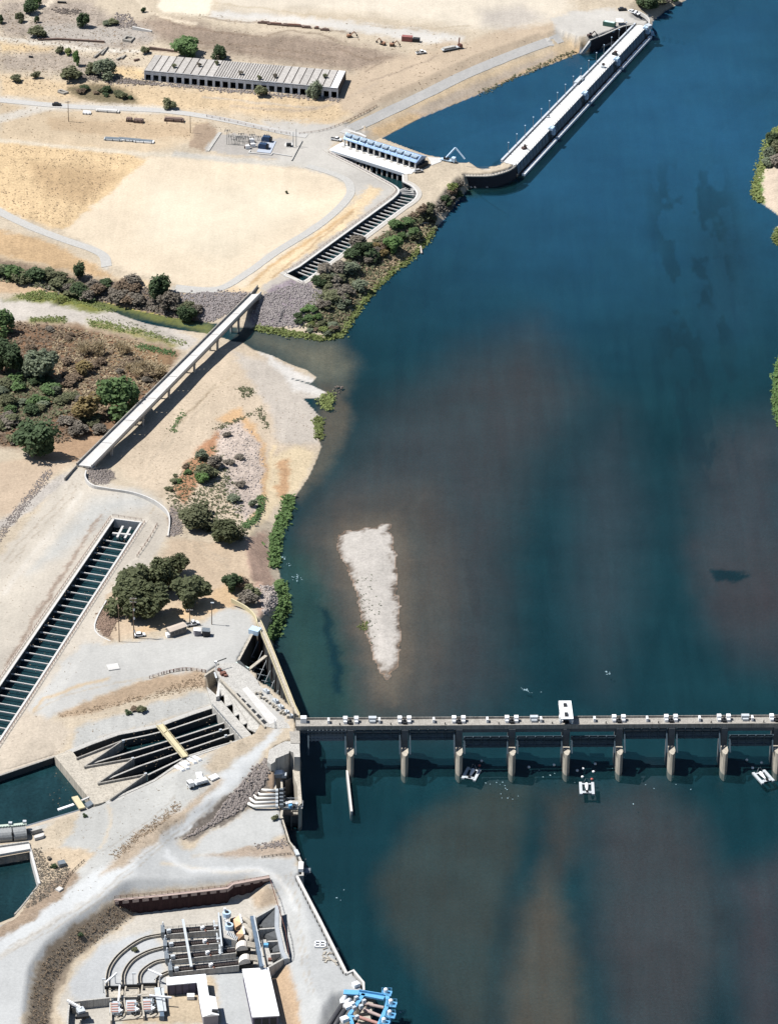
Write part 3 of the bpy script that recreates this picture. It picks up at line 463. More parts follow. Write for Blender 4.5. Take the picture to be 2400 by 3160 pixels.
# wet margin just above the water line
wet = (~under) & (TZ < .05 + .12 * lattice(GXX, GYY, 3, 5) * (slope > .2)) & nat; colr[wet, :3] *= .68
colr[..., :3] *= (1 + (fbm(GXX, GYY, 26, 71) - .5)[..., None] * .3)
colr[..., :3] *= np.where(under, 1, .94)[..., None]
def grid_mesh(name, x, y, z, mat_, col=None):
    ny, nx = z.shape; me = bpy.data.meshes.new(name); nv = nx * ny
    co = np.empty((nv, 3), np.float32); co[:, 0] = x.ravel(); co[:, 1] = y.ravel(); co[:, 2] = z.ravel()
    i = np.arange(nv).reshape(ny, nx); q = np.stack([i[:-1, :-1], i[:-1, 1:], i[1:, 1:], i[1:, :-1]], -1).reshape(-1, 4).astype(np.int32)
    me.vertices.add(nv); me.vertices.foreach_set('co', co.ravel()); me.loops.add(q.size); me.loops.foreach_set('vertex_index', q.ravel())
    me.polygons.add(len(q)); me.polygons.foreach_set('loop_start', np.arange(0, q.size, 4, dtype=np.int32)); me.polygons.foreach_set('loop_total', np.full(len(q), 4, np.int32))
    me.update(calc_edges=True); me.polygons.foreach_set('use_smooth', np.ones(len(q), bool))
    if col is not None:
        at = me.color_attributes.new('zone', 'FLOAT_COLOR', 'POINT'); at.data.foreach_set('color', col.astype(np.float32).ravel())
    me.materials.append(mat_); o = bpy.data.objects.new(name, me); COL.objects.link(o); return o
def ground_material():
    mt = bpy.data.materials.new('ground'); mt.use_nodes = True; n = mt.node_tree.nodes; L = mt.node_tree.links; b = n['Principled BSDF']
    b.inputs['Roughness'].default_value = .95; b.inputs['Specular IOR Level'].default_value = .1
    at = n.new('ShaderNodeAttribute'); at.attribute_name = 'zone'; g = n.new('ShaderNodeNewGeometry')
    def noise(s, d=4, r=.6):
        z = n.new('ShaderNodeTexNoise'); z.inputs['Scale'].default_value = s; z.inputs['Detail'].default_value = d; z.inputs['Roughness'].default_value = r; L.new(g.outputs['Position'], z.inputs['Vector']); return z.outputs['Fac']
    def mth(op, a, c):
        k = n.new('ShaderNodeMath'); k.operation = op
        for i, q in enumerate((a, c)):
            if isinstance(q, (int, float)): k.inputs[i].default_value = q
            else: L.new(q, k.inputs[i])
        return k.outputs[0]
    n1, n2, n3 = noise(.9, 6, .75), noise(.13, 5), noise(3.2, 3)
    s = mth('ADD', mth('MULTIPLY', mth('SUBTRACT', n1, .5), 2.6), mth('MULTIPLY', mth('SUBTRACT', n2, .5), .9)); s = mth('ADD', s, mth('MULTIPLY', mth('SUBTRACT', n3, .5), 1.1))
    mp = n.new('ShaderNodeMapping'); mp.inputs['Rotation'].default_value = (0, 0, .62); mp.inputs['Scale'].default_value = (.35, .03, .3); L.new(g.outputs['Position'], mp.inputs['Vector'])
    zst = n.new('ShaderNodeTexNoise'); zst.inputs['Scale'].default_value = 1.0; zst.inputs['Detail'].default_value = 3; L.new(mp.outputs[0], zst.inputs['Vector'])
    s = mth('ADD', s, mth('MULTIPLY', mth('SUBTRACT', zst.outputs['Fac'], .5), .6))
    k = mth('ADD', .97, mth('MULTIPLY', s, mth('ADD', mth('MULTIPLY', at.outputs['Alpha'], 1.1), .1)))
    k = mth('MAXIMUM', k, .25)
    v = n.new('ShaderNodeVectorMath'); v.operation = 'SCALE'; L.new(at.outputs['Color'], v.inputs[0]); L.new(k, v.inputs['Scale']); L.new(v.outputs[0], b.inputs['Base Color'])
    bp = n.new('ShaderNodeBump'); bp.inputs['Strength'].default_value = .45; bp.inputs['Distance'].default_value = .6
    L.new(mth('MULTIPLY', n1, mth('ADD', at.outputs['Alpha'], .1)), bp.inputs['Height']); L.new(bp.outputs[0], b.inputs['Normal']); return mt
gnd_o = grid_mesh('ground', GXX, GYY, TZ, ground_material(), colr); tag(gnd_o, 'dry sandy river bank, gravel yards and river bed', kind='structure')
def water_material(name, tint, fac, rough=.12, shade=(.007, .033, .039)):
    mt = bpy.data.materials.new(name); mt.use_nodes = True; n = mt.node_tree.nodes; L = mt.node_tree.links; b = n['Principled BSDF']
    g = n.new('ShaderNodeNewGeometry'); mp = n.new('ShaderNodeMapping'); mp.inputs['Scale'].default_value = (.5, 1.0, 1); L.new(g.outputs['Position'], mp.inputs['Vector'])
    z = n.new('ShaderNodeTexNoise'); z.inputs['Scale'].default_value = .6; z.inputs['Detail'].default_value = 7; z.inputs['Roughness'].default_value = .75; L.new(mp.outputs[0], z.inputs['Vector'])
    z2 = n.new('ShaderNodeTexNoise'); z2.inputs['Scale'].default_value = .03; z2.inputs['Detail'].default_value = 4; L.new(mp.outputs[0], z2.inputs['Vector'])
    mr = n.new('ShaderNodeMapRange'); mr.inputs[1].default_value = .3; mr.inputs[2].default_value = .7; mr.inputs[3].default_value = .75; mr.inputs[4].default_value = 1.3; L.new(z2.outputs['Fac'], mr.inputs[0])
    mp3 = n.new('ShaderNodeMapping'); mp3.inputs['Scale'].default_value = (.16, .018, 1); mp3.inputs['Rotation'].default_value = (0, 0, .12); L.new(g.outputs['Position'], mp3.inputs['Vector']); z3 = n.new('ShaderNodeTexNoise'); z3.inputs['Scale'].default_value = 1.; z3.inputs['Detail'].default_value = 5; z3.inputs['Distortion'].default_value = .6; L.new(mp3.outputs[0], z3.inputs['Vector'])
    z4 = n.new('ShaderNodeTexNoise'); z4.inputs['Scale'].default_value = .9; z4.inputs['Detail'].default_value = 5; z4.inputs['Roughness'].default_value = .8; L.new(g.outputs['Position'], z4.inputs['Vector'])
    def mm(op, a, c):
        k = n.new('ShaderNodeMath'); k.operation = op
        for i, q in enumerate((a, c)):
            if isinstance(q, (int, float)): k.inputs[i].default_value = q
            else: L.new(q, k.inputs[i])
        return k.outputs[0]
    tot = mm('MULTIPLY', mr.outputs[0], mm('ADD', -.1, mm('ADD', mm('MULTIPLY', z3.outputs['Fac'], 1.1), mm('MULTIPLY', mm('SUBTRACT', z4.outputs['Fac'], .22), 2.0))))
    v = n.new('ShaderNodeVectorMath'); v.operation = 'SCALE'; v.inputs[0].default_value = shade; L.new(tot, v.inputs['Scale']); L.new(v.outputs[0], b.inputs['Base Color'])
    b.inputs['Roughness'].default_value = rough; b.inputs['IOR'].default_value = 1.33; b.inputs['Specular IOR Level'].default_value = .5
    bp = n.new('ShaderNodeBump'); bp.inputs['Strength'].default_value = .3; bp.inputs['Distance'].default_value = .35; L.new(z.outputs['Fac'], bp.inputs['Height']); L.new(bp.outputs[0], b.inputs['Normal'])
    t = n.new('ShaderNodeBsdfTransparent'); t.inputs[0].default_value = (*tint, 1); mx = n.new('ShaderNodeMixShader'); mx.inputs[0].default_value = fac
    L.new(t.outputs[0], mx.inputs[1]); L.new(b.outputs[0], mx.inputs[2]); L.new(mx.outputs[0], n['Material Output'].inputs['Surface']); return mt
WATER = water_material('river_water', (.88, .93, .95), .36)
CANAL = water_material('canal_water', (.3, .4, .42), .8, .1, (.008, .03, .036))
bm = MB(); xs = [-300, 9000]
bm.add([(-600, -2500, 0), (6000, -2500, 0), (9000, 14000, 0), (-600, 14000, 0)], [(0, 1, 2, 3)])
bm.build('river', WATER, kind='structure', label='deep blue green river with brown shoals')
def pool(name, poly, z, zt, label):
    MB().add([P(q[0], q[1], zt)[:2] + (z,) for q in poly], [tuple(range(len(poly)))]).build(name, CANAL, kind='structure', label=label)
pool('channel_water', CHA_L + CHA_R[::-1], 5.2, 9, 'dark water in the lower beamed channel')
pool('channel_water', CHB_L + CHB_R[::-1], 3.4, 7.6, 'dark water in the upper beamed channel')
pool('channel_water', V('A3', 190, 640, 480, 470) + V('A4', 870, 620, 770, 800, 560, 830), 3.36, 7.3, 'dark water under the white pump deck')
pool('basin_water', BASIN, 8.0, 11, 'dark water in the striped settling basin')
pool('canal', POOL1, 7.2, 10, 'dark green canal pool at the left edge'); pool('canal', POOL2, 6.6, 10, 'dark teal canal pool below the drum gates')

for p0, p1, z, c in APRONS:
    n = len(p0); MB().add([(q[0], q[1], z + .03) for q in p0] + [(q[0], q[1], z + .03) for q in p1] + [(q[0], q[1], z - 1.2) for q in p1], [f for i in range(n) for f in ((i, (i + 1) % n, n + (i + 1) % n, n + i), (n + i, n + (i + 1) % n, 2 * n + (i + 1) % n, 2 * n + i))]).build('paving', mat('paving_' + c, soft(alb(c)), .95, .15, .8), kind='structure', label='compacted edge strip beside a concrete channel')
# ---------------------------------------------------------------- helpers for built works
def W(pts, z): return [P(q[0], q[1], z) for q in pts]
def PR(name, mt, pts, zt, zb, parent=None, **kw): return MB().prism(W(pts, zt), zb, zt).build(name, mt, parent, **kw)
def RIB(name, mt, pts, zt, zb, wd, parent=None, **kw): return MB().prism(offset_path(W(pts, zt), wd), zb, zt).build(name, mt, parent, **kw)
def rail(mb, path, h=1.1, step=2.4, t=.13):
    q = resample(path, step)
    for a in q: mb.box((a[0], a[1], a[2] + h / 2), (t, t, h))
    for k in (.55, 1.0):
        for a, b in zip(path[:-1], path[1:]): mb.beam((a[0], a[1], a[2] + h * k), (b[0], b[1], b[2] + h * k), t * .6, t * .6)
    return mb
def lerp2(a, b, t): return tuple(a[i] + (b[i] - a[i]) * t for i in range(len(a)))

STAIN_SHADE = mat('stained_shaded_concrete', [.055, .06, .062], .8, .35, .6)  # water stain, with the shade inside the channels put into the colour
TOWER = mat('shade_toned_concrete', [.11, .12, .13], .9, .2, .5)  # shade and blue skylight on piers and girders put into the colour
def CW(name, pts, zt, zb, wd, parent, mt=None, cop=.3):        # wall with a clean coping over a water-stained, shade-darkened body
    o = RIB(name, STAIN_SHADE, pts, zt - cop, zb, wd, parent)
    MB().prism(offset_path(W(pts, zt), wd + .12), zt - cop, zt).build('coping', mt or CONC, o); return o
# ---------------------------------------------------------------- the dam
DA = np.array(P(925, 2233, 18)); DB = np.array(P(2400, 2224, 18)); dax = DB - DA; dL = np.linalg.norm(dax); dax /= dL; dn = np.array([-dax[1], dax[0], 0])   # dn points upstream
dam_rz = math.atan2(dax[1], dax[0])
def D(s, u, z): q = DA + dax * s + dn * u; return (q[0], q[1], z)          # along, upstream, height
dam = thing('diversion_dam', 'long grey concrete gated dam crossing the river on nine tall piers', 'dam', D(90, 0, 0))
PIERX = [1081, 1248.5, 1415.8, 1579, 1746.3, 1909.5, 2070.6, 2233.6, 2396]
ps = [float(np.dot(np.array(P(x, 2307, 9.4)) - DA, dax)) for x in PIERX]; ps.append(ps[-1] + 20.6)
def dbox(mb, s0, s1, u0, u1, z0, z1): return mb.prism([D(s0, u0, 0), D(s1, u0, 0), D(s1, u1, 0), D(s0, u1, 0)], z0, z1)
dam_end = ps[-1] + 30
deck = dbox(MB(), -1.5, dam_end, -3.0, 3.1, 16.9, 18.0).build('deck', CONC_D, dam)
for u in (-2.95, 2.75):
    dbox(MB(), -1.5, dam_end, u - .12, u + .12, 18.0, 18.85).build('parapet', CONC_D, deck)
dbox(MB(), -1.5, dam_end, 3.3, 4.1, 17.2, 17.7).build('pipe_rack', STEEL, deck)
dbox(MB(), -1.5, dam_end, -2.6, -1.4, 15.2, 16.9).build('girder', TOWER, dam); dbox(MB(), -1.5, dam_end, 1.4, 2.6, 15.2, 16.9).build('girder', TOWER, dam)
GATE = mat('dark_gate_steel', [.05, .075, .095], .55, .35, .6)
def gate(s0, s1, up, light=False):
    mid = 17.2 if up else 15.2; u0 = -2.2 if up else -4.6
    g = MB(); prof = [(u0 + .9 * math.sin(t * 2.4 - 1.2) ** 2 * -1, mid - 5.2 * t) for t in np.linspace(0, 1, 7)]
    for (a, za), (b, zb) in zip(prof[:-1], prof[1:]):
        g.add([D(s0, a, za), D(s1, a, za), D(s1, b, zb), D(s0, b, zb), D(s0, a + .25, za), D(s1, a + .25, za), D(s1, b + .25, zb), D(s0, b + .25, zb)], [(0, 1, 2, 3), (7, 6, 5, 4), (0, 4, 5, 1), (3, 2, 6, 7)])
    o = g.build('gate', STEEL if light else GATE, dam)
    r = MB(); n = 11 if light else 6
    for k in range(n):
        s = s0 + .4 + (s1 - s0 - .8) * k / (n - 1)
        for (a, za), (b, zb) in zip(prof[:-1], prof[1:]): r.beam(D(s, a - .3, za), D(s, b - .3, zb), .3, .5)
    for k in (1, 3, 5): r.beam(D(s0, prof[k][0] - .3, prof[k][1]), D(s1, prof[k][0] - .3, prof[k][1]), .35, .35)
    r.build('rib', STEEL if light else GATE, o)
    for s in (s0 + .5, s1 - .5):
        MB().beam(D(s, prof[2][0] - .3, prof[2][1]), D(s, -8.2, 9.0), .5, .5).beam(D(s, prof[5][0] - .3, prof[5][1]), D(s, -8.2, 9.0), .5, .5).build('gate_arm', GATE, o)
bays = [(1.3, ps[0])] + list(zip(ps[:-1], ps[1:]))
for i, (a, b) in enumerate(bays): gate(a + 1.45, b - 1.45, i in (0, 1, 2, 6, 7), i == 0)
for i, s in enumerate(ps):
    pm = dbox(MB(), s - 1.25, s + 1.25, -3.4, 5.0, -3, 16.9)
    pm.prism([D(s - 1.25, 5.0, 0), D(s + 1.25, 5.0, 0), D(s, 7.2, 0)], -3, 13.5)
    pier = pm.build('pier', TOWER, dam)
    MB().prism([D(s - 1.28, -3.42, 0), D(s + 1.28, -3.42, 0), D(s + 1.28, -7.6, 0), D(s + .6, -9.6, 0), D(s, -10.2, 0), D(s - .75, -9.4, 0), D(s - 1.28, -7.6, 0)], -3, 9.4).build('pier_nose', CONC_T, pier)
    for k in (-1.9, 1.7 if i else 2.3):
        h = MB(); dbox(h, s + k - .8, s + k + .8, .3, 2.1, 18.0, 20.0); dbox(h, s + k - .6, s + k + .6, -.7, .3, 18.0, 19.1)
        h.build('hoist_housing', WHITE, dam)
    dbox(dbox(MB(), s - .7, s + .7, -1.2, .9, 18.0, 18.9), s - .35, s + .35, -.4, .5, 18.9, 19.6).build('hoist_motor', DARKM, dam)
dbox(MB(), .3, 2.6, .2, 2.3, 18.0, 20.2).build('hoist_housing', WHITE, dam)
for i, (a, b) in enumerate(bays):
    c = (a + b) / 2
    if i in (1, 4, 8): dbox(dbox(MB(), c - 3.4, c - .4, .6, 2.2, 18.0, 19.9), c - 3.0, c - .8, -.3, .5, 18.0, 19.0).build('control_cabinet', WHITE_G, dam)
    dbox(MB(), c + .3, c + 1.1, -.4, 1.6, 18.0, 19.6).build('junction_box', WHITE, dam)
    MB().tube([D(c + 5, -1.2, 18), D(c + 5, -1.2, 18.9)], .2, 6).build('bollard', DARKM, dam)
# left abutment of the dam
ab = PR('abutment', CONC_D, V('B2', 1410, 1160, 1590, 1160, 1600, 1420, 1440, 1420), 16.9, -2, dam)
gc = thing('gantry_crane', 'white gantry crane standing across the dam deck', 'gantry crane', D(float(np.dot(np.array(P(1745, 2230, 18)) - DA, dax)), 0, 18))
s = float(np.dot(np.array(gc.location) - DA, dax))
q = dbox(MB(), s - 2.4, s + 2.4, -5.0, 7.6, 22.3, 22.8); q.build('roof', WHITE, gc)
for u0, u1 in ((-3.6, -1.2), (3.2, 5.2)): dbox(MB(), s - .8, s + .5, u0, u1, 22.8, 23.3).build('hatch', DARKM, gc)
for a in (-2.2, 2.2):
    for u in (-2.5, 2.6): MB().beam(D(s + a, u, 18.1), D(s + a, u, 22.3), .5, .5).build('leg', WHITE, gc)
    MB().beam(D(s + a, -5, 21.7), D(s + a, 7.6, 21.7), .4, .9).build('girder', WHITE, gc)
dbox(MB(), s - 1.2, s + 1.2, -1.4, .8, 20.2, 21.4).build('trolley', WHITE_G, gc)
RIB('training_wall', CONC_W, V('A7', 200, 1270, 240, 1640, 290, 2090), 1.8, -2.5, .8, label='thin pale wall running downstream from the first dam pier', cat='wall')
# floating traps and buoys
def trap(px, rz, lab):
    l = P(px[0], px[1], 0); t = thing('fish_trap_raft', lab, 'raft', l, 'fish trap rafts below the dam')
    def T(x, y, z): c, s_ = math.cos(rz), math.sin(rz); return (l[0] + x * c - y * s_, l[1] + x * s_ + y * c, z)
    def tb(mb, x0, x1, y0, y1, z0, z1): return mb.prism([T(x0, y0, 0), T(x1, y0, 0), T(x1, y1, 0), T(x0, y1, 0)], z0, z1)
    for x in (-2.3, 2.3): tb(MB(), x - .55, x + .55, -4.0, 4.0, -.3, .5).build('pontoon', WHITE_G, t)
    for y0, y1 in ((-3.6, -2.2), (2.3, 3.0)): tb(MB(), -1.75, 1.75, y0, y1, .35, .62).build('deck', WHITE_G, t)
    MB().tube([T(0, y, .5) for y in (-1.7, -.6, 1.2, 2.6)], [.25, .45, .7, .75], 12).build('cone', WHITE, t)
    for x in (-1.2, 1.2): MB().beam(T(x, 3.2, .6), T(x * .3, 3.2, 2.6), .15, .15).beam(T(x, -3, .6), T(x, -3, 1.6), .1, .1).build('frame', STEEL, t)
    tb(MB(), -.4, .4, -3.4, -2.5, .62, 1.3).build('live_box', BLACK, t)
trap(V1('C8', 1485, 1010), rad(-17), 'white twin hull fish trap raft below the third dam pier')
trap(V1('B8', 725, 1650), rad(0), 'white twin hull fish trap raft below the gantry crane')
trap(V1('A6', 1290, 2010), rad(24), 'slanted white twin hull fish trap raft at the right edge')
BUOY = [V1('A6', 862, 1570), V1('A6', 1015, 1775), V1('A6', 1245, 1640), V1('B8', 660, 1310), V1('B8', 560, 1340), V1('B8', 840, 1360), V1('B8', 650, 1450), V1('C8', 1618, 840), V1('C8', 1590, 900), V1('B8', 160, 1245), V1('B8', 870, 1225), V1('B8', 812, 1490), V1('o', 1640, 565)]
bl = ['left buoy upstream of the slanted raft', 'buoy just off the bow of the slanted raft', 'right buoy upstream of the slanted raft', 'topmost buoy ahead of the raft below the crane', 'leftmost buoy ahead of the raft below the crane', 'rightmost buoy ahead of the raft below the crane',
      'lowest buoy ahead of the raft below the crane', 'upper buoy beside the raft below the third pier', 'reddish buoy close to the raft below the third pier', 'white buoy below the fifth dam pier', 'dull buoy midway between fifth and sixth piers', 'reddish buoy at the bow of the raft below the crane', 'lone white buoy below the fourth dam pier']
RED = mat('faded_red_paint', [.42, .12, .1], .6, .1, 1.)
bmesh_b = MB().tube([(0, 0, -.2), (0, 0, .15), (0, 0, .5), (0, 0, .75)], [.35, .55, .5, .15], 10)
for k, q in enumerate(BUOY):
    o = bpy.data.objects.new('buoy', bmesh_b.mesh('buoy', RED if 'reddish' in bl[k] else WHITE)); COL.objects.link(o); o.location = P(q[0], q[1], 0); tag(o, 'small round ' + bl[k], 'buoy', 'mooring buoys below the dam')

# ---------------------------------------------------------------- canal headworks beside the dam
hw = thing('canal_headworks', 'pale concrete canal headworks deck with row of dark gate slots', 'headworks', P(*V1('B2', 700, 700), 6))
DKP = V('B2', 120, 120, 300, 30, 520, 30, 700, 150, 860, 330, 900, 420, 1100, 570, 1480, 990, 1490, 1160, 1160, 1160, 1010, 1130, 480, 545, 225, 300)
PR('deck', CONC, DKP, 16.95, 15.9, hw); PR('road_strip', CONC_W, V('B2', 600, 480, 690, 440, 1210, 1000, 1180, 1050, 1080, 1090), 16.99, 16.9, hw)
def slots(pts_a, pts_b): pass
sl0, sl1 = V('B2', 460, 570, 1000, 1110); sd = (sl1[0] - sl0[0], sl1[1] - sl0[1])
for k in range(6):
    a = lerp2(sl0, sl1, k / 6 + .02); b = lerp2(sl0, sl1, k / 6 + .135); nx_, ny_ = 9.5, -5.5
    PR('gate_slot', DARKM, [a, b, (b[0] + nx_, b[1] + ny_), (a[0] + nx_, a[1] + ny_)], 17.0, 16.6, hw)
PR('parapet', CONC_T, V('B2', 215, 310, 235, 290, 480, 540, 1010, 1125, 990, 1140), 17.5, 16.9, hw)
MB().prism(W(V('B2', 200, 330, 225, 305, 1005, 1130, 985, 1160), 15.9), 5.5, 15.9).build('front_wall', CONC_D, hw)
up_ = V('B2', 215, 335, 1003, 1145); low = V('B2', 850, 1240, 700, 1165, 690, 1068, 618, 1098, 566, 1040, 552, 912, 482, 948, 462, 920, 437, 742, 322, 782, 312, 755, 287, 588, 172, 622)
zl = [12.7, 12.8, 13.5, 12.7, 12.8, 13.7, 12.7, 12.8, 13.9, 12.7, 12.8, 13.9, 12.7]
MB().slab([P(*up_[0], 15.7), P(*up_[1], 15.7)] + [P(*q, z) for q, z in zip(low, zl)], .5).build('apron', CONC, hw)
for a, b in (((300, 560), (310, 760)), ((450, 730), (465, 920)), ((560, 900), (570, 1040)), ((695, 1060), (700, 1160)), ((200, 340), (180, 600)), ((1000, 1150), (850, 1240))): MB().prism(offset_path(W(V('B2', *a, *b), 12.5), .6), 5.5, 12.4).build('buttress', CONC_D, hw)
PR('lower_walkway', CONC, V('B2', -10, 440, 90, 790, 630, 1400, 740, 1440, 830, 1400, 760, 1270, 170, 600), 12.6, 6.0, hw)
PR('wing_wall', CONC_T, V('B2', 760, 1290, 800, 1250, 985, 1460, 960, 1490), 14.2, 9.0, hw)
PR('retaining_wall', CONC_T, V('B2', -60, 240, 0, 195, 210, 60, 235, 80, 20, 215, -40, 260), 13.0, 6.0, hw)
PR('wall_pier', CONC_W, V('B2', 205, 280, 235, 300, 210, 600, 150, 620), 14.5, 6.0, hw)
rl = MB(); rail(rl, W(V('B2', 90, 780, 630, 1395, 740, 1435), 12.6)); rail(rl, W(V('B2', 1170, 1160, 1160, 1050), 16.95)); rl.build('railing', STEEL, hw, kind='stuff')
hp = MB(); random.seed(3)
for k in range(22):
    t = random.random(); q = lerp2(V1('B2', 880, 560), V1('B2', 1440, 1010), t); q = (q[0] + random.uniform(-9, 6), q[1] + random.uniform(-3, 3)); z0 = P(*q, 16.95)
    hp.box((z0[0], z0[1], 17.5), (random.uniform(.4, 1.1), random.uniform(.4, 1.), random.uniform(.7, 1.6)), random.random())
hp.build('valve_stands', CONC_T, hw, kind='stuff')
for k, q in enumerate(V('B2', 1020, 520, 1180, 690, 1270, 790, 1370, 880, 1440, 950)):
    MB().box(P(*q, 17.4), (2.6 - .25 * k, 1.6, 1.2), rad(-50)).tube([P(*q, 18), tuple(np.array(P(*q, 18)) + [0, 0, 1.2])], .2, 6).build('hoist_platform', WHITE_G, hw)
hx = thing('jib_crane', 'small white jib crane at the corner of the headworks deck', 'crane', P(*V1('B2', 150, 150), 16.95)); l = hx.location
MB().tube([tuple(l), (l.x, l.y, l.z + 3.6)], .22, 8).build('mast', WHITE, hx); MB().beam((l.x - .6, l.y - .4, l.z + 3.6), (l.x + 4, l.y + 2.4, l.z + 3.9), .3, .3).build('boom', DARKM, hx); MB().box((l.x, l.y, l.z + 3.6), (.9, .9, .7)).build('cab', WHITE, hx)
for k, (a, b) in enumerate(((V1('B2', 130, 200), V1('B2', 190, 370)), (V1('B2', 190, 200), V1('B2', 210, 290)))):
    MB().tube([P(*a, 13.5), P(*lerp2(a, b, .5), 13.0), P(*b, 9.5)], .42, 8).build('discharge_pipe', WHITE_G, label=('longer' if k == 0 else 'shorter') + ' white pipe bending down into the pit beside the headworks', cat='pipe', group='pipes in the headworks pit')
MB().box(P(*V1('B2', 275, 215), 17.5), (2.2, 1.6, 1.3), .5).box(P(*V1('B2', 320, 250), 17.3), (1.4, 1.2, .8), .2).box(P(*V1('B2', 210, 150), 17.5), (1., 1.4, 1.2), 1).build('machinery', RUST, label='brown and tan machinery beside the jib crane on headworks', cat='machinery')

# ---------------------------------------------------------------- triangular fish way between headworks and river
fw = thing('fishway_walkway', 'long tan walkway wall slanting along the river to the dam', 'walkway', P(*V1('j', 960, 560), 0))
WK = V('j', 832, 335, 850, 370, 950, 610, 1130, 1070, 1165, 1140, 1168, 1230)
zw = 13.4
outl = offset_path([P(*q, zw) for q in WK], 2.0)
MB().prism(outl, zw - .7, zw).build('walkway_deck', CONC_T, fw)
for off in (-.95, .95):
    pth = [P(*q, zw) for q in WK]; o = offset_path(pth, 2 * off); n = len(pth); side = o[:n]
    MB().prism(offset_path(side, .22), zw, zw + .9).build('parapet', YELLOW, fw)
MB().prism(offset_path([P(*q, zw) for q in WK], .35), -2, zw - .7).build('river_wall', STAIN_SHADE, fw)  # thin dark sheet put in for the shade under the walkway
for k in range(9):
    q = np.array(P(*lerp2(WK[1], WK[4], .06 + k * .11), zw)); MB().beam((q[0] - 1.5, q[1], -1), (q[0] - .8, q[1], zw - .7), .45, .45).build('rusty_strut', RUST, fw)
    MB().tube([(q[0] - 1.6, q[1] - 1, 9.5), (q[0] - 5.5, q[1] - 4.5, 1.)], .16, 6).build('brace', WHITE_G, fw)
RIB('cross_walkway', CONC_T, V('j', 745, 745, 900, 622), 12.2, 11.6, 1.3, fw)
PR('basin_wall', STAIN_SHADE, V('j', 648, 672, 665, 660, 752, 742, 840, 842, 838, 888, 955, 960, 1140, 1150, 1150, 1170, 940, 985, 820, 900, 820, 850), 14.6, -2, fw)
CW('quay_wall', V('j', 800, 395, 655, 672), 12.9, -2, .9, fw, CONC_T); RIB('road_parapet', YELLOW, curve(V('j', 600, 130, 730, 200, 800, 270, 822, 330), 5), 12.4, 10.5, .5, fw)
for k in range(5):
    a, b = lerp2(V1('j', 705, 610), V1('j', 860, 840), k / 4), lerp2(V1('j', 800, 640), V1('j', 960, 860), k / 4); MB().beam(P(*a, 3.5), P(*b, 3.5), .3, .3).build('screen_bar', STEEL, fw)
MB().box(P(*V1('j', 805, 410), 13.6), (4.2, 3.4, 2.0), rad(-25)).build('cabin', mat('pale_blue_paint', [.42, .55, .68], .5, .1, 1.), label='pale blue cabin at the top of the fishway walkway', cat='cabin')
MB().box(P(*V1('j', 690, 715), 13.9), (6.5, 1.6, .5), rad(-38)).build('gate_leaf', mat('mint_paint', [.5, .62, .58], .6, .1, 1.), label='pale mint gate leaf lying on the fishway edge', cat='gate')

# ---------------------------------------------------------------- settling basin with dividing walls
sb = thing('settling_basin', 'striped concrete settling basin of five dark channels', 'basin', P(*V1('k', 1000, 560), 6))
zt = 11.2
for pts in ((1425, 312, 1230, 378, 1090, 425, 960, 457, 800, 490), (1470, 372, 1100, 492, 870, 560, 700, 610, 550, 657), (1505, 405, 1180, 510, 870, 608), (1540, 440, 1160, 570, 900, 660, 640, 766), (1590, 478, 1380, 540, 1205, 598, 960, 715)):
    CW('dividing_wall', V('k', *pts), zt, 6, .55, sb)
CW('side_wall', V('k', 1385, 276, 1230, 328, 1090, 378, 1030, 403, 880, 433, 770, 453, 600, 513, 470, 566), zt, 6, .8, sb)
CW('side_wall', V('k', 1575, 497, 1380, 552, 1205, 608, 1150, 650, 1000, 752, 870, 812, 718, 878), zt, 6, .8, sb)
for tri in ((498, 606, 800, 490, 548, 660), (548, 662, 868, 606, 636, 768), (636, 770, 948, 710, 716, 872)):
    PR('wedge_floor', CONC_T, V('k', *tri), zt + .02, 6, sb)
    c = V('k', *tri); RIB('wedge_wall', CONC_D, [c[0], c[1]] if tri[0] == 498 else [c[0], c[1]], zt + .9, 6, .5, sb); RIB('wedge_wall', CONC_D, [c[1], c[2]], zt + .9, 6, .5, sb)
PR('end_slab', CONC_T, V('k', 355, 592, 450, 556, 478, 572, 502, 606, 548, 662, 636, 770, 716, 872, 690, 888, 640, 903, 612, 908), zt - .1, 5, sb)
RIB('footbridge_stub', CONC_T, V('k', 1495, 495, 1515, 525), zt + .3, 10, .8, sb)
for q in V('k', 1465, 375, 1430, 428, 1465, 465, 800, 498, 862, 612, 945, 712): MB().box(P(*q, zt + .5), (1., .8, 1.), .4).build('gauge_box', WHITE_G, sb)
ALG = mat('green_algae', [.13, .16, .02], .9, .5, .7)
for tri in ((1330, 440, 1400, 400, 1425, 410, 1400, 435, 1340, 462), (1470, 485, 1530, 455, 1548, 470, 1510, 500)):
    MB().add(W(V('k', *tri), 8.05), [tuple(range(len(tri) // 2))]).build('algae_mat', ALG, kind='stuff', label='bright green algae floating in the basin channel')
yb = thing('footbridge', 'yellow footbridge crossing the settling basin channels', 'footbridge', P(*V1('k', 1120, 490), 11))
RIB('walkway', YELLOW, V('k', 1032, 392, 1200, 598), 12.3, 11.9, 2.6, yb)
for d in (-1, 1):
    pth = W(V('k', 1032, 392, 1200, 598), 12.3); o = offset_path(pth, d * 2.4)[:2]; rail(MB(), [tuple(o[0][:2]) + (12.3,), tuple(o[1][:2]) + (12.3,)], 1.0, 1.5, .12).build('railing', YELLOW, yb)
PR('landing', YELLOW, V('k', 1025, 395, 1060, 385, 1082, 430, 1060, 445), 12.6, 11, yb)
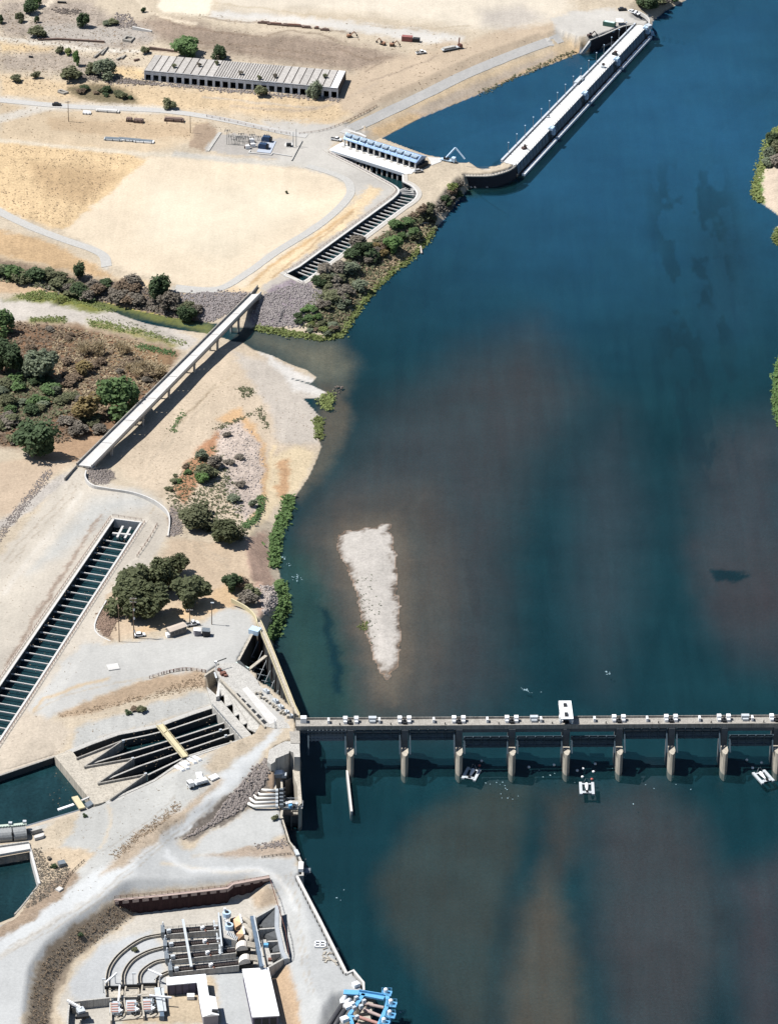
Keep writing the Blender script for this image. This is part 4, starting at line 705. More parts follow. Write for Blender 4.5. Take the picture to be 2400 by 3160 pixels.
# pool edge works
wl = thing('canal_wall', 'concrete wall along the dark canal pool at left', 'wall', P(*V1('k', 200, 640), 5))
CW('wall', V('k', -60, 738, 0, 718, 362, 594), 10.3, 5, .8, wl, CONC_D); CW('wall', V('k', 372, 600, 612, 905), 10.6, 5, .9, wl, CONC_T); RIB('wall', STEEL, V('k', 612, 907, 500, 948, 300, 1008, 170, 1047), 10.1, 5, .7, wl)
tr = thing('trash_rake_platform', 'yellow rake platform with white boom over the canal edge', 'platform', P(*V1('k', 510, 900), 10))
RIB('platform', YELLOW, V('k', 485, 855, 535, 930), 11.4, 10.8, 2.4, tr); RIB('boom', WHITE, V('k', 378, 940, 480, 905), 10.8, 10.3, 1.1, tr); RIB('bridge', CONC_W, V('k', 530, 880, 580, 858), 11.3, 10.9, .8, tr); PR('hopper', STEEL, V('k', 550, 900, 590, 880, 612, 900, 570, 925), 11, 9.5, tr)
# lower canal gate: drums and bridge
DRUM = mat('riveted_drum_steel', alb('b9bcbc'), .55, .25, 1.5, metal=.2)
for k, (a, b, lab) in enumerate((((0, 500), (240, 470), 'left large grey drum gate with toothed top rail at canal'), ((265, 470), (525, 440), 'right large grey drum gate with toothed top rail at canal'))):
    l = P(*V1('C6', (a[0] + b[0]) / 2, 640), 9); t = thing('drum_gate', lab, 'drum gate', l, 'drum gates on the canal')
    A, B = V1('C6', a[0] - (120 if k == 0 else 0), a[1] + 150), V1('C6', b[0], b[1] + 150); A, B = P(*A, 11.2), P(*B, 11.2)
    MB().tube([A, B], 2.9, 20).build('drum', DRUM, t, smooth=False)
    c = MB(); Av, Bv = Vector(A), Vector(B)
    c.beam(Av + Vector((0, 2.0, 2.9)), Bv + Vector((0, 2.0, 2.9)), 1.2, .5)
    for j in range(7): q = Av.lerp(Bv, j / 6) + Vector((0, 1.0, 3.2)); c.box(q, (.5, .6, .5))
    c.build('tooth_rail', mat('pale_green_paint', alb('dbe9dc'), .6, .1, 1.), t)
    MB().box(Bv + Vector((-.6, 2.2, 3.5)), (1.3, 1.2, 1.1)).build('gearbox', WHITE_G, t)
    MB().box(Av.lerp(Bv, .0) + Vector((0, 0, -1)), (.5, 5, 7)).build('side_plate', DARKM, t)
cb = thing('canal_bridge', 'pale concrete bridge deck across the canal below the drums', 'bridge', P(*V1('C6', 300, 880), 6))
PR('deck', CONC_W, V('C6', -400, 900, 0, 830, 580, 745, 620, 900, 0, 1010, -400, 1075), 10.9, 9.9, cb)
RIB('parapet', CONC, V('C6', -400, 905, 0, 835, 575, 752), 11.6, 10.9, .5, cb); RIB('parapet', CONC_W, V('C6', -400, 1060, 0, 1000, 600, 893), 11.6, 10.9, .5, cb); RIB('pipe', STEEL, V('C6', -400, 1110, 0, 1055, 590, 950), 9.4, 9.0, .5, cb)
RIB('channel_wall', CONC_W, V('C6', 608, 900, 790, 1590), 10.6, 5, .9, cb); RIB('channel_wall', CONC_D, V('C6', 785, 1600, 580, 1870, 420, 2068, 300, 2200), 10.2, 5, .6, cb)
for k, pts in enumerate(((530, 500, 760, 440, 850, 490, 640, 550), (680, 640, 860, 580, 895, 600, 870, 640, 700, 690))):
    PR('concrete_block', CONC_W if k else CONC, V('C6', *pts), 11.6 - k * .4, 9.5, label=('upper' if k == 0 else 'lower') + ' pale concrete block right of the drum gates', cat='block', group='blocks beside the drum gates')
MB().box(P(*V1('C6', 1240, 1205), 10.9), (2.6, 2.4, 1.9), .4).build('equipment_box', STEEL, label='small grey metal box on the tan slope by canal', cat='box')
MB().box(P(*V1('C6', 1190, 1715), 11.6), (2.2, 2.0, 1.0), .9).build('concrete_slab', CONC_W, label='white slab beside the gravel road near lower canal', cat='slab')
# ---------------------------------------------------------------- fish bay on the river side of the left abutment
fb_ = thing('riverside_fish_bay', 'tan walled fish bay beside the river below the dam', 'fish bay', P(*V1('B3', 850, 1000), 0))
PR('river_wall', CONC_T, V('B3', 890, 290, 1010, 330, 1130, 130, 1160, 380, 1150, 480, 1010, 480, 1000, 720, 1140, 740, 1165, 1100, 1200, 1560, 1110, 1640, 1090, 1150, 1020, 990, 930, 560), 10.5, -3, fb_)
PR('abutment_block', CONC, V('B3', 790, 60, 1135, 60, 1155, 440, 1010, 440, 990, 330, 890, 290, 880, 350, 560, 480, 540, 560, 440, 620, 350, 560, 400, 270, 600, 150), 16.7, -2, fb_)
RIB('land_wall', CONC_T, V('B3', 385, 560, 470, 720, 520, 960, 550, 1240), 10.0, -2, 1.0, fb_); RIB('land_wall', CONC_T, V('B3', 700, 1000, 720, 1400, 730, 1640), 9.2, -2, .8, fb_)
RIB('cross_wall', CONC_D, V('B3', 780, 1020, 1010, 930), 6.5, -2, .6, fb_); RIB('end_wall', CONC_T, V('B3', 720, 1700, 690, 1880, 720, 1930), 8.8, -2, .9, fb_)
PR('work_deck', CONC, V('B3', 730, 1500, 1110, 1500, 1220, 1570, 1210, 1695, 720, 1700), 9.3, 8.8, fb_)
rl = MB(); rail(rl, W(V('B3', 740, 1495, 1110, 1495), 9.3)); rail(rl, W(V('B3', 725, 1695, 1215, 1695, 1225, 1560), 9.3)); rl.build('railing', WHITE_G, fb_, kind='stuff')
for k, q in enumerate(V('B3', 800, 1600, 910, 1570, 920, 1640, 1010, 1640, 1070, 1600)):
    MB().box(P(*q, 9.9), (1.4, 1.1, 1.2), .3 * k).build('pump_unit', [WHITE_G, WHITE, BLUE, DARKM, WHITE_G][k], fb_)
PR('tailwater_apron', CONC_D, V('B3', 740, 1740, 1150, 1740, 1150, 1900, 760, 1850), 3.2, -2, fb_); RIB('apron_wall', CONC_D, V('B3', 940, 1740, 940, 1920), 4.2, -2, .4, fb_); RIB('apron_wall', CONC_W, V('B3', 1140, 1740, 1135, 1920), 4.4, -2, .5, fb_)
PR('stop_gate', GATE, V('B3', 1010, 490, 1150, 490, 1150, 715, 1005, 715), 9.4, -2, fb_)
WEED = mat('river_weed', [.16, .17, .02], .9, .4, 1.)
MB().slab(W(V('B3', 800, 1080, 840, 1050, 900, 1090, 870, 1170, 820, 1150), .25), .1).build('weed_patch', WEED, kind='stuff', label='yellow green weed floating inside the fish bay')
MB().slab(W(V('B3', 900, 1060, 1030, 1060, 1060, 1180, 960, 1220, 900, 1150), .2), .1).build('weed_patch', mat('olive_weed', [.09, .09, .02], .9, .4, 1.), kind='stuff', label='olive weed floating inside the fish bay')
sd_ = thing('pump_shed', 'small white roofed shed over the fish bay wall', 'shed', P(*V1('B3', 620, 880), 8))
MB().box(P(*V1('B3', 610, 860), 10.2), (4.6, 2.2, 2.2)).build('body', WHITE_G, sd_); MB().slab([P(*q, 11.6) for q in V('B3', 490, 770, 720, 750, 725, 850, 500, 870)], .2).build('roof', WHITE, sd_); MB().box(P(*V1('B3', 765, 880), 10), (1.8, 2.6, 1.2)).build('side_unit', WHITE_G, sd_)
PIPEW = mat('cream_pipe_paint', [.72, .71, .66], .5, .08, 1.)
for k, pts in enumerate(((170, 1265, 550, 1265), (70, 1320, 190, 1365, 550, 1365), (-20, 1370, 110, 1455, 550, 1455), (-80, 1470, 60, 1555, 550, 1545), (-110, 1590, 20, 1645, 550, 1640))):
    zz = 9.6; pp = W(V('B3', *pts), zz + .6)
    t = thing('discharge_pipe', ORD[k] + ' from the top of five cream pipes bending up the rock slope', 'pipe', (pp[-1][0], pp[-1][1], 8.5), 'cream pipes beside the fish bay')
    pp[0] = (pp[0][0], pp[0][1], zz + .9); MB().tube(pp, .62, 10).build('barrel', PIPEW, t, smooth=True)
    e = pp[-1]; MB().tube([(e[0] + .1, e[1], e[2]), (e[0] + 1.1, e[1], e[2])], .8, 10).build('valve', WHITE_G, t); MB().box((e[0] + 2.4, e[1] + .1, e[2] + .2), (1.6, .9, 1.3)).build('pump', STEEL, t)
    MB().box((e[0] + 3.4, e[1] + .2, e[2] + .5), (.8, .8, 1.5)).build('motor', DARKM, t)
# quay wall and gauge
rw = thing('river_quay_wall', 'pale quay wall along the river at lower left yard', 'wall', P(950, 2780, 0))
RIB('wall', CONC_W, V('n', 980, 112, 1130, 400, 1300, 740) , 8.35, -3, 1.0, rw); RIB('wall', CONC_W, V('n', 1300, 742, 1345, 722, 1410, 800, 1412, 850), 8.3, -3, .8, rw)
RIB('wall', CONC, V('l', 1135, 1150, 1165, 1200, 1210, 1300, 1215, 1400, 1160, 1405), 8.3, -3, .8, rw); RIB('coping', CONC_T, V('B3', 715, 1930, 800, 2200) + V('l', 1100, 1110, 1140, 1160), 8.2, -1, .6, rw)
gg = thing('river_gauge', 'white gauge cabinet with gangway on the river wall', 'gauge house', P(*V1('l', 1200, 1330), 8))
MB().box(P(*V1('l', 1200, 1330), 9), (1.8, 4.6, 1.4)).build('cabinet', WHITE, gg); MB().box(P(*V1('l', 1165, 1210), 8.7), (1.4, 3.4, .8), .3).build('duct', WHITE_G, gg); MB().box(P(*V1('l', 1255, 1365), 3.0), (2.4, 3.0, .6)).box(P(*V1('l', 1240, 1340), 4.5), (.3, .3, 8)).build('gangway', STEEL, gg)

# ---------------------------------------------------------------- beamed channels
def channel(name, lab, Lp, Rp, zt, zb, endcap, beams, bz):
    t = thing(name, lab, 'channel', P(*lerp2(Lp[len(Lp) // 2], Rp[len(Rp) // 2], .5), zb))
    CW('wall', Lp, zt, zb, .75, t, CONC_W, .5); CW('wall', Rp, zt, zb, .75, t, CONC_W, .5)
    for e in endcap: RIB('end_wall', CONC_W, e, zt, zb, .7, t)
    for a, b in beams: MB().beam((a[0], a[1], bz), (b[0], b[1], bz), .45, .5).build('beam', CONC_W, t)
    return t
def plan_beams(Lp, Rp, zt, ts):
    Lw = resample(W(Lp, zt), .4); Rw = W(Rp, zt); seg = [(Vector(b) - Vector(a)).length for a, b in zip(Rw[:-1], Rw[1:])]; tot = sum(seg); out = []
    for t in ts:
        d_ = t * tot; i = 0
        while i < len(seg) - 1 and d_ > seg[i]: d_ -= seg[i]; i += 1
        r = Vector(Rw[i]).lerp(Vector(Rw[i + 1]), d_ / seg[i]); l_ = min(Lw, key=lambda q: (q - r).length); out.append((tuple(l_), tuple(r)))
    return out
bs = plan_beams(CHA_L, CHA_R, 9.3, [.075 + k * .0265 for k in range(35)])
chA = channel('beamed_channel', 'long open concrete channel with cross beams left of the oak trees', CHA_L, CHA_R, 9.3, 3.4, [V('S', 352, 1600, 437, 1611)], bs, 7.0)
rl = MB(); pth = offset_path(W(CHA_L, 9.0), -3.0)[:3]; rail(rl, [(q[0], q[1], 9.0) for q in pth]); pth = offset_path(W(CHA_R, 9.0), 3.0)[:3]; rail(rl, [(q[0], q[1], 9.0) for q in pth]); rail(rl, W(V('B1', 580, 280, 1330, 400), 9.0)); rl.build('railing', RUST, chA, kind='stuff')
fr = thing('slide_gate_frame', 'white slide gate frame inside the channel head', 'gate frame', P(*V1('B1', 820, 720), 5))
MB().beam(P(*V1('B1', 570, 730), 8.4), P(*V1('B1', 1040, 770), 8.4), 1.0, .9).build('crossbeam', CONC_W, fr)
for a, b in (((690, 840), (840, 545)), ((890, 860), (1040, 575))): MB().beam(P(*V1('B1', *a), 8.2), P(*V1('B1', *b), 8.6), .9, .8).build('arm', CONC_W, fr)
for q in ((740, 700), (1000, 720), (700, 790), (900, 800)): MB().tube([P(*V1('B1', *q), 5), P(*V1('B1', *q), 8.2)], .25, 6).build('post', WHITE_G, fr)
bs = plan_beams(CHB_L[-8:], V('d', 806, 530, 785, 565, 720, 610) + V('f', 520, 655), 7.7, [k / 29 + .015 for k in range(28)])
for k in range(5):
    c0 = curve(V('d', 690, 478, 694, 505), 6); c1 = curve(V('d', 740, 462, 795, 490, 808, 525), 6); i = k / 5; a = P(*c0[int(i * (len(c0) - 1))], 7.7); b = P(*c1[int(i * (len(c1) - 1))], 7.7); bs.append((a, b))
chB = channel('beamed_channel', 'long open concrete channel with cross beams below the blue roofed pump house', CHB_L, CHB_R, 7.7, 2.2, [V('f', 372, 630, 497, 668), V('f', 372, 630, 390, 612)], bs, 5.8)
RIB('inner_wall', CONC_W, curve(V('A4', 530, 980, 640, 1040, 760, 1130, 820, 1230), 4), 7.2, 2.2, .5, chB)
rl = MB(); pth = offset_path(W(CHB_L, 7.4), -2.6)[:len(CHB_L)]; rail(rl, [(q[0], q[1], 7.4) for q in pth], 1., 3.); rl.build('railing', RUST, chB, kind='stuff')

# ---------------------------------------------------------------- pump house
ph = thing('pump_house', 'long pump house with pale blue metal roof and rooftop hatches', 'pump house', P(1180, 465, 7.4))
ROOFB = mat('pale_blue_metal_roof', [.22, .33, .5], .42, .08, 1., metal=.1); GREYB = mat('dark_grey_cladding', [.06, .07, .09], .7, .25, .8)
FL, FR, BR, BL = P(1058.3, 428, 11.6), P(1283.6, 502.5, 11.6), P(1316.9, 482.5, 11.6), P(1076, 411, 11.6)
def q4(u, v, z=None): a = Vector(FL).lerp(Vector(FR), u); b = Vector(BL).lerp(Vector(BR), u); c = a.lerp(b, v); return (c.x, c.y, c.z if z is None else z)
ax = (Vector(FR) - Vector(FL)).normalized(); rzp = math.atan2(ax.y, ax.x)
MB().add([q4(0, 0), q4(1, 0), q4(1, .5, 13.6), q4(0, .5, 13.6), q4(0, 1), q4(1, 1), q4(0, 0, 11.3), q4(1, 0, 11.3), q4(0, 1, 11.3), q4(1, 1, 11.3)], [(0, 1, 2, 3), (3, 2, 5, 4), (0, 3, 4, 8, 6), (1, 7, 9, 5, 2), (0, 6, 7, 1), (4, 5, 9, 8)]).build('roof', ROOFB, ph)
for k in range(12): MB().beam(q4(.02 + k * .088, 0, 11.66), q4(.02 + k * .088, .5, 13.66), .12, .1).build('roof_seam', ROOFB, ph)
for k in range(10):
    c = Vector(q4(.055 + k * .098, .32, 13.0)); MB().box(c + Vector((0, 0, .25)), (3.4, 2.6, .7), rzp).build('roof_hatch', mat('pale_hatch_metal', alb('bccfdf'), .5, .08, 1.), ph)
MB().prism([q4(.015, .6), q4(.985, .6), q4(.985, .97), q4(.015, .97)], 2, 11.3).build('rear_wall', GREYB, ph)
MB().prism([q4(.97, .05), q4(.985, .05), q4(.985, .97), q4(.97, .97)], 7.4, 11.3).build('end_wall', mat('grey_end_cladding', [.17, .2, .25], .7, .2, .8), ph); MB().box(Vector(q4(1.01, .55, 8.5)), (1.4, 7.5, 2.2), rzp).build('stair', DARKM, ph)
for k in range(13): MB().box(Vector(q4(.02 + k * .08, .08, 9.4)), (.7, .7, 4.0), rzp).build('column', CONC_W, ph)
for k in range(10): MB().tube([q4(.06 + k * .098, .35, 7.4), q4(.06 + k * .098, .35, 10.5)], .9, 8).build('pump_motor', DARKM, ph)
pd = thing('pump_deck', 'white concrete pump deck with round hatches beside the pump house', 'deck', P(1150, 490, 2))
DK = V('A3', 140, 600, 330, 480, 480, 410, 640, 470) + V('A4', 890, 640, 760, 800, 545, 805) + V('A3', 210, 640)
PR('deck', mat('bright_white_concrete', [.72, .72, .70], .8, .05, .4), DK, 7.75, 6.7, pd)
RIB('front_parapet', mat('bluish_white_concrete', alb('dde5ee'), .8, .05, .4), V('A3', 200, 625) + V('A4', 545, 790), 8.4, 6.9, .5, pd)
for k in range(13):
    a = lerp2(V1('A3', 430, 715), V1('A4', 530, 830), k / 12); w0 = P(*a, 7.0); MB().box((w0[0], w0[1] - .4, 4.4), (.7, .9, 5.0), rzp).build('column', CONC_W, pd)
for k in range(11):
    a = lerp2(V1('A3', 500, 530), V1('A4', 760, 665), k / 10); c = P(*a, 7.75); MB().tube([(c[0], c[1], 7.76), (c[0], c[1], 7.95)], 1.05, 16).build('hatch_cover', CONC, pd)
PR('back_wall', CONC_D, V('A3', 640, 500) + V('A4', 870, 640, 840, 660) + V('A3', 620, 520), 6.7, 2, pd)
PR('loading_pad', CONC_W, V('A3', 620, 85, 950, 170, 1100, 250, 1080, 280, 920, 210, 600, 110), 7.75, 6.5, label='white concrete pad strip behind the pump house', cat='pad')
PR('loading_pad', CONC_W, V('A4', 1160, 370, 1400, 390, 1640, 390, 1500, 500, 1260, 590, 1230, 470), 7.6, 5, label='white concrete pad at the right end of the pump house', cat='pad')

# ---------------------------------------------------------------- fish screen structure
fs = thing('fish_screen_structure', 'very long straight white deck with screen panels standing in the river', 'fish screen', P(1790, 300, 0))
zf = 6.2
SA, SB_, SC_, SD_ = V1('C2', 955, 330), V1('C2', 1190, 390), V1('C3', 1310, 460), V1('C3', 1125, 425)          # near-left, near-right, far-right, far-left
sA, sB, sC, sD = (Vector(P(*q, zf)) for q in (SA, SB_, SC_, SD_))
def sq(u, v, z=zf): a = sA.lerp(sD, u); b = sB.lerp(sC, u); c = a.lerp(b, v); return (c.x, c.y, z)
MB().prism([sq(0, 0), sq(0, 1), sq(1, 1), sq(1, 0)], zf - .9, zf).build('deck', mat('bright_white_concrete', [.72, .72, .7]), fs)
MB().prism([sq(0, -.16), sq(0, -.01), sq(1, -.01), sq(1, -.16)], zf - .5, zf + .9).build('left_parapet', mat('bluish_white_concrete', alb('dde5ee')), fs)
rl = MB(); rail(rl, [sq(0, .06), sq(1, .06)], 1.1, 3.); rail(rl, [sq(0, .99), sq(1, .99)], 1.1, 3.); rl.build('railing', DARKM, fs, kind='stuff')
N = 44; SCRN = mat('screen_panel_steel', [.2, .28, .36], .5, .15, 1.5, metal=.3); svec = (sD - sA)
for k in range(N):
    if k % 11 == 10: continue
    u0, u1 = k / N + .0015, (k + 1) / N - .0015
    p0, p1 = Vector(sq(u0, 1.02, zf - .2)), Vector(sq(u1, 1.02, zf - .2)); d0, d1 = Vector(sq(u0, 1.12, 1.4)), Vector(sq(u1, 1.12, 1.4))
    MB().slab([p0, d0, d1, p1], .25).build('screen_panel', SCRN, fs)
mu = MB()
for k in range(N * 3):
    u = (k + .5) / (N * 3); mu.beam(sq(u, 1.03, zf - .05), sq(u, 1.14, 1.5), .2, .2)
mu.build('mullions', STEEL, fs, kind='stuff')
MB().prism([sq(0, .05), sq(0, .97), sq(1, .97), sq(1, .05)], -3, zf - .9).build('pier_wall', STAIN_SHADE, fs)
MB().prism([sq(0, 1.04), sq(0, 1.16), sq(1, 1.16), sq(1, 1.04)], -2, 1.3).build('sill_wall', STAIN_SHADE, fs)
for k in range(24): MB().tube([sq((k + .5) / 24, 1.3, -2), sq((k + .5) / 24, 1.3, 1.6)], .35, 6).build('pile', RUST, fs)
for k in range(5):
    u = k * .25; c = sq(min(.99, max(.01, u - .0)), 1.05, zf)
    if k: MB().box((c[0], c[1], zf + .3), (3.2, 2.6, 1.4), math.atan2(svec.y, svec.x)).box((c[0], c[1], zf - 1.6), (1.2, 4.0, 2.8), math.atan2(svec.y, svec.x)).build('sweeper_carriage', mat('pale_blue_paint', [.42, .55, .68]), fs)
MB().box(Vector(sq(.565, -.12, zf + .7)), (9, 2.2, 1.5), math.atan2(svec.y, svec.x)).box(Vector(sq(.575, -.02, zf + .6)), (2.2, 1.6, 1.2), math.atan2(svec.y, svec.x)).build('side_platform', WHITE_G, fs)
MACH = mat('brown_machine', [.09, .06, .055], .7, .4, 1.5)
for k, (x, y, lab) in enumerate(((458, 1275, 'dark machine parked at the near end of the screen deck'), (1270, 430, 'small pale machine on the screen deck with dark hoses'), (1395, 300, 'dark crane machine toward the far end of the screen deck'), (705, 950, 'small post box on the middle of the screen deck'))):
    c = P(*V1('D3', x, y), zf); t = thing('deck_machine', lab, 'machine', c); s_ = .6 if k == 3 else 1.0
    MB().box((c[0], c[1], zf + .6 * s_), (2.6 * s_, 1.7 * s_, 1.1 * s_), .6 + k).build('body', [MACH, WHITE_G, DARKM, WHITE_G][k], t)
    MB().box((c[0] + .4, c[1] + .4, zf + 1.6 * s_), (1.2 * s_, 1.1 * s_, 1.1 * s_), .3 * k).build('cab', [DARKM, DARKM, MACH, STEEL][k], t)
    if k < 3: MB().beam((c[0], c[1], zf + 1.6), (c[0] + 1.6, c[1] - 1.4, zf + 2.6), .35, .35).build('arm', MACH, t)
# log boom beside the screen
bo = thing('log_boom', 'straight white floating boom parallel to the fish screen', 'boom', P(1810, 330, 0))
b0, b1 = Vector(P(*V1('C2', 1300, 570), .5)), Vector(P(*V1('C3', 1385, 630), .5))
for k in range(4):
    a, b = b0.lerp(b1, k / 4 + .004), b0.lerp(b1, (k + 1) / 4 - .004); MB().beam(a, b, 1.7, 1.2).build('boom_section', WHITE, bo)
MB().box(b1 + Vector((.8, 2.6, .6)), (1.6, 1.6, 2.0)).build('marker', mat('pale_blue_paint', [.42, .55, .68]), bo)
# lamp posts along the screen
lp = [V1('D3', *q) for q in ((298, 1310), (393, 1205), (480, 1120), (570, 1030), (645, 950), (737, 862), (820, 775), (893, 695), (975, 600), (1045, 545), (1126, 470), (1192, 395), (1270, 320), (1340, 230), (1405, 185), (1470, 105))]
POST = MB().tube([(0, 0, 0), (0, 0, 6.2)], .13, 6).mesh('pole', STEEL); HEAD = MB().box((0, 0, 6.3), (.6, .6, .35)).mesh('lamp_head', mat('pale_blue_paint', [.42, .55, .68]))
for k, q in enumerate(lp):
    u = (k + .8) / 17.0; c = sq(u, -.1, zf + .2)
    t = thing('lamp_post', ordn(k) + ' slim lamp post from the near end of the fish screen', 'lamp post', c, 'lamp posts along the fish screen'); inst(POST, t, 'pole'); inst(HEAD, t, 'lamp_head')
# curved wall and causeway at the near end
cw = thing('curved_river_wall', 'dark curved sheet pile wall carrying the causeway to the fish screen', 'wall', P(1500, 540, 0))
SHEET = mat('dark_sheet_pile', [.035, .03, .035], .8, .3, 1.)
south = curve(V('C2', 250, 575, 500, 580, 760, 572, 1000, 510, 1120, 450, 1190, 395), 5); north = curve(V('C2', 960, 375, 860, 420, 700, 447, 450, 452, 330, 440), 4)
PR('causeway', mat('sandy_paving', alb('ddd5c8'), .95, .12, .5), south + north, 6.25, 5.2, cw)
RIB('sheet_piling', SHEET, south, 6.3, -3, .5, cw); RIB('cap_beam', CONC_D, south, 6.75, 6.3, .45, cw)
rl = MB(); rail(rl, [P(*q, 6.6) for q in south], 1.1, 2.0, .16); rail(rl, [P(*q, 6.3) for q in north], 1.0, 2.0); rl.build('railing', STEEL, cw, kind='stuff')
RIB('north_wall', CONC, V('C2', 330, 440, 560, 455, 700, 447, 860, 420, 955, 375), 6.4, -3, .5, cw); RIB('sloped_slab', CONC_W, V('C2', 40, 310, 380, 440), 7.0, 5, 2.0, cw)
rk = MB(); random.seed(11)
def rock(mb, c, r):
    ph_ = random.random() * 6; vs = []
    for zz, k in ((-.3, .9), (.35, .75)):
        for j in range(5): a = ph_ + j * 1.2566 + random.uniform(-.3, .3); vs.append((c[0] + r * k * random.uniform(.7, 1.15) * math.cos(a), c[1] + r * k * random.uniform(.7, 1.15) * math.sin(a), c[2] + r * zz * random.uniform(.7, 1.2)))
    vs.append((c[0] + random.uniform(-.2, .2) * r, c[1], c[2] + r * random.uniform(.6, .85)))
    mb.add(vs, [(j, (j + 1) % 5, 5 + (j + 1) % 5, 5 + j) for j in range(5)] + [(5 + j, 5 + (j + 1) % 5, 10) for j in range(5)])
ROCKP = mat('pinkish_white_rock', alb('e6d8cf'), .9, .2, 1.); ROCKG = mat('grey_riprap', alb('a79d97'), .95, .35, 1.2); ROCKU = mat('purple_grey_riprap', alb('aca4a2'), .95, .35, 1.2); ROCKD = mat('dark_riprap', alb('857b73'), .95, .4, 1.2)
for k in range(16): q = V1('C2', random.choice([250, 300, 340, 430, 480, 520, 550, 660, 690]) + random.uniform(-30, 30), 0); x = (q[0] - 1380) * 5.6; yy = 640 if x < 380 else 745; c = P(*V1('C2', x, yy + random.uniform(-25, 25)), 2.6 if x < 380 else .4); rock(rk, c, random.uniform(.5, 1.1))
rk.build('pale_boulders', ROCKP, kind='stuff', label='pale pink boulders at the foot of the curved dark wall')
# retaining wall of the far parking yard
yw = thing('yard_wall', 'dark retaining wall with sloping pale end below the far parking yard', 'wall', P(1860, 130, 0))
RIB('wall', SHEET, V('C3', 330, 690, 560, 600, 740, 520, 900, 450, 1085, 415), 7.0, -3, .6, yw); RIB('cap', CONC, V('C3', 330, 690, 560, 600, 740, 520, 900, 450, 1085, 415), 7.4, 7.0, .8, yw)
MB().slab([P(*V1('C3', 320, 690), 7.0), P(*V1('C3', 350, 700), 7.0), P(*V1('C3', 175, 925), 0.6), P(*V1('C3', 145, 925), 0.6)], 3).build('sloping_end', CONC_W, yw)
RIB('kerb', CONC_W, curve(V('C3', 1170, 190, 1290, 260, 1350, 330, 1350, 400, 1310, 450), 4), 7.0, 5, .5, yw)
MB().beam(P(*V1('C3', 680, 640), 2.5), P(*V1('C3', 740, 530), 7.2), 1.6, .3).build('stair_ladder', mat('pale_blue_paint', [.42, .55, .68]), label='pale blue ladder against the dark yard wall', cat='ladder')
MB().beam(P(*V1('C3', 520, 805), .4), P(*V1('C3', 730, 720), .4), 2.0, .8).build('floating_dock', ROCKP, label='pale floating dock below the dark yard wall', cat='dock')
MB().box(P(*V1('C3', 1345, 455), 7), (2.4, 3.2, 2.0), .6).build('end_cabinet', WHITE_G, label='pale cabinet at the far end of the fish screen', cat='cabinet')

# ---------------------------------------------------------------- creek bridge
bz = 8.7
br = thing('creek_bridge', 'long white single lane bridge crossing the creek diagonally', 'bridge', P(520, 1170, 1))
La, Lb = V1('g', 497, 1228), V1('f', 150, 752); Ra, Rb = V1('g', 597, 1240), V1('f', 225, 745)
def bq(u, v, z=bz): a = Vector(P(*La, bz)).lerp(Vector(P(*Lb, bz)), u); b = Vector(P(*Ra, bz)).lerp(Vector(P(*Rb, bz)), u); c = a.lerp(b, v); return (c.x, c.y, z)
for k in range(8): MB().prism([bq(k / 8 + .0008, 0), bq((k + 1) / 8 - .0008, 0), bq((k + 1) / 8 - .0008, 1), bq(k / 8 + .0008, 1)], bz - .6, bz).build('deck_span', CONC_W, br)
for v in (.02, .98):
    MB().prism([bq(0, v - .035), bq(1, v - .035), bq(1, v + .035), bq(0, v + .035)], bz, bz + 1.0).build('parapet', CONC_W if v > .5 else CONC_D, br)
for v in (.12, .5, .88): MB().prism([bq(0, v - .06), bq(1, v - .06), bq(1, v + .06), bq(0, v + .06)], bz - 1.9, bz - .6).build('girder', CONC_D, br)
for u in (.125, .3, .45, .6, .74, .87):
    pr_ = MB().beam(bq(u, .08, bz - 2.2), bq(u, .92, bz - 2.2), 1.2, .8).build('pier_cap', CONC_D, br)
    for v in (.2, .8): MB().tube([bq(u, v, -1), bq(u, v, bz - 2.2)], .55, 10).build('column', CONC, pr_)
MB().prism([bq(.985, -.1), bq(1.0, -.1), bq(1.0, 1.1), bq(.985, 1.1)], 0, bz - .6).build('abutment', CONC_D, br); MB().prism([bq(0, -.1), bq(.012, -.1), bq(.012, 1.1), bq(0, 1.1)], 3, bz - .6).build('abutment', CONC_D, br)
RIB('approach_parapet', CONC_W, curve(V('i', 560, 105, 555, 150, 600, 200, 700, 222, 870, 250, 1000, 300, 1080, 365, 1100, 430, 1090, 530), 5), 9.3, 7, .55, br)
RIB('approach_parapet', CONC_D, V('g', 497, 1228, 420, 1310), 9.0, 7, .4, br); RIB('approach_parapet', CONC_D, V('f', 150, 752, 200, 690), 9.0, 7, .4, br)
RIB('road_kerb', CONC_W, curve(V('i', 690, 950, 630, 1060, 615, 1130, 650, 1180, 745, 1225), 5), 10.3, 9, .6, label='white kerb curving round the stony slope below the oaks', cat='kerb')
# ---------------------------------------------------------------- ruined kiln building
kz, kt = 7.6, 13.4
kl = thing('ruined_kiln_row', 'long grey derelict kiln building with slab roof and dark bays', 'building', P(760, 260, kz))
KFL, KFR, KBR, KBL = (Vector(P(*q, kt)) for q in ((445.5, 217.1), (1042.6, 272.1), (1067.6, 219), (477.6, 168.5)))
def kq(u, v, z=kt): a = KFL.lerp(KFR, u); b = KBL.lerp(KBR, u); c = a.lerp(b, v); return (c.x, c.y, z)
KC = mat('old_grey_concrete', alb('cfcac4'), .95, .25, .6, big=.08); KD = mat('dark_roof_gap', [.07, .06, .055], .95, .3, .8); KW = mat('skylit_old_concrete', [.5, .54, .6], .95, .25, .6); BAY_SHADE = mat('shade_dark_floor', [.02, .018, .018], .95, .3, .8)  # front concrete lightened and blued for skylight; floor darkened for shade in bays
NB = 25
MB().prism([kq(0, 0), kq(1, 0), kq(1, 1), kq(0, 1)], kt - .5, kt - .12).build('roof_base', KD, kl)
edges = []
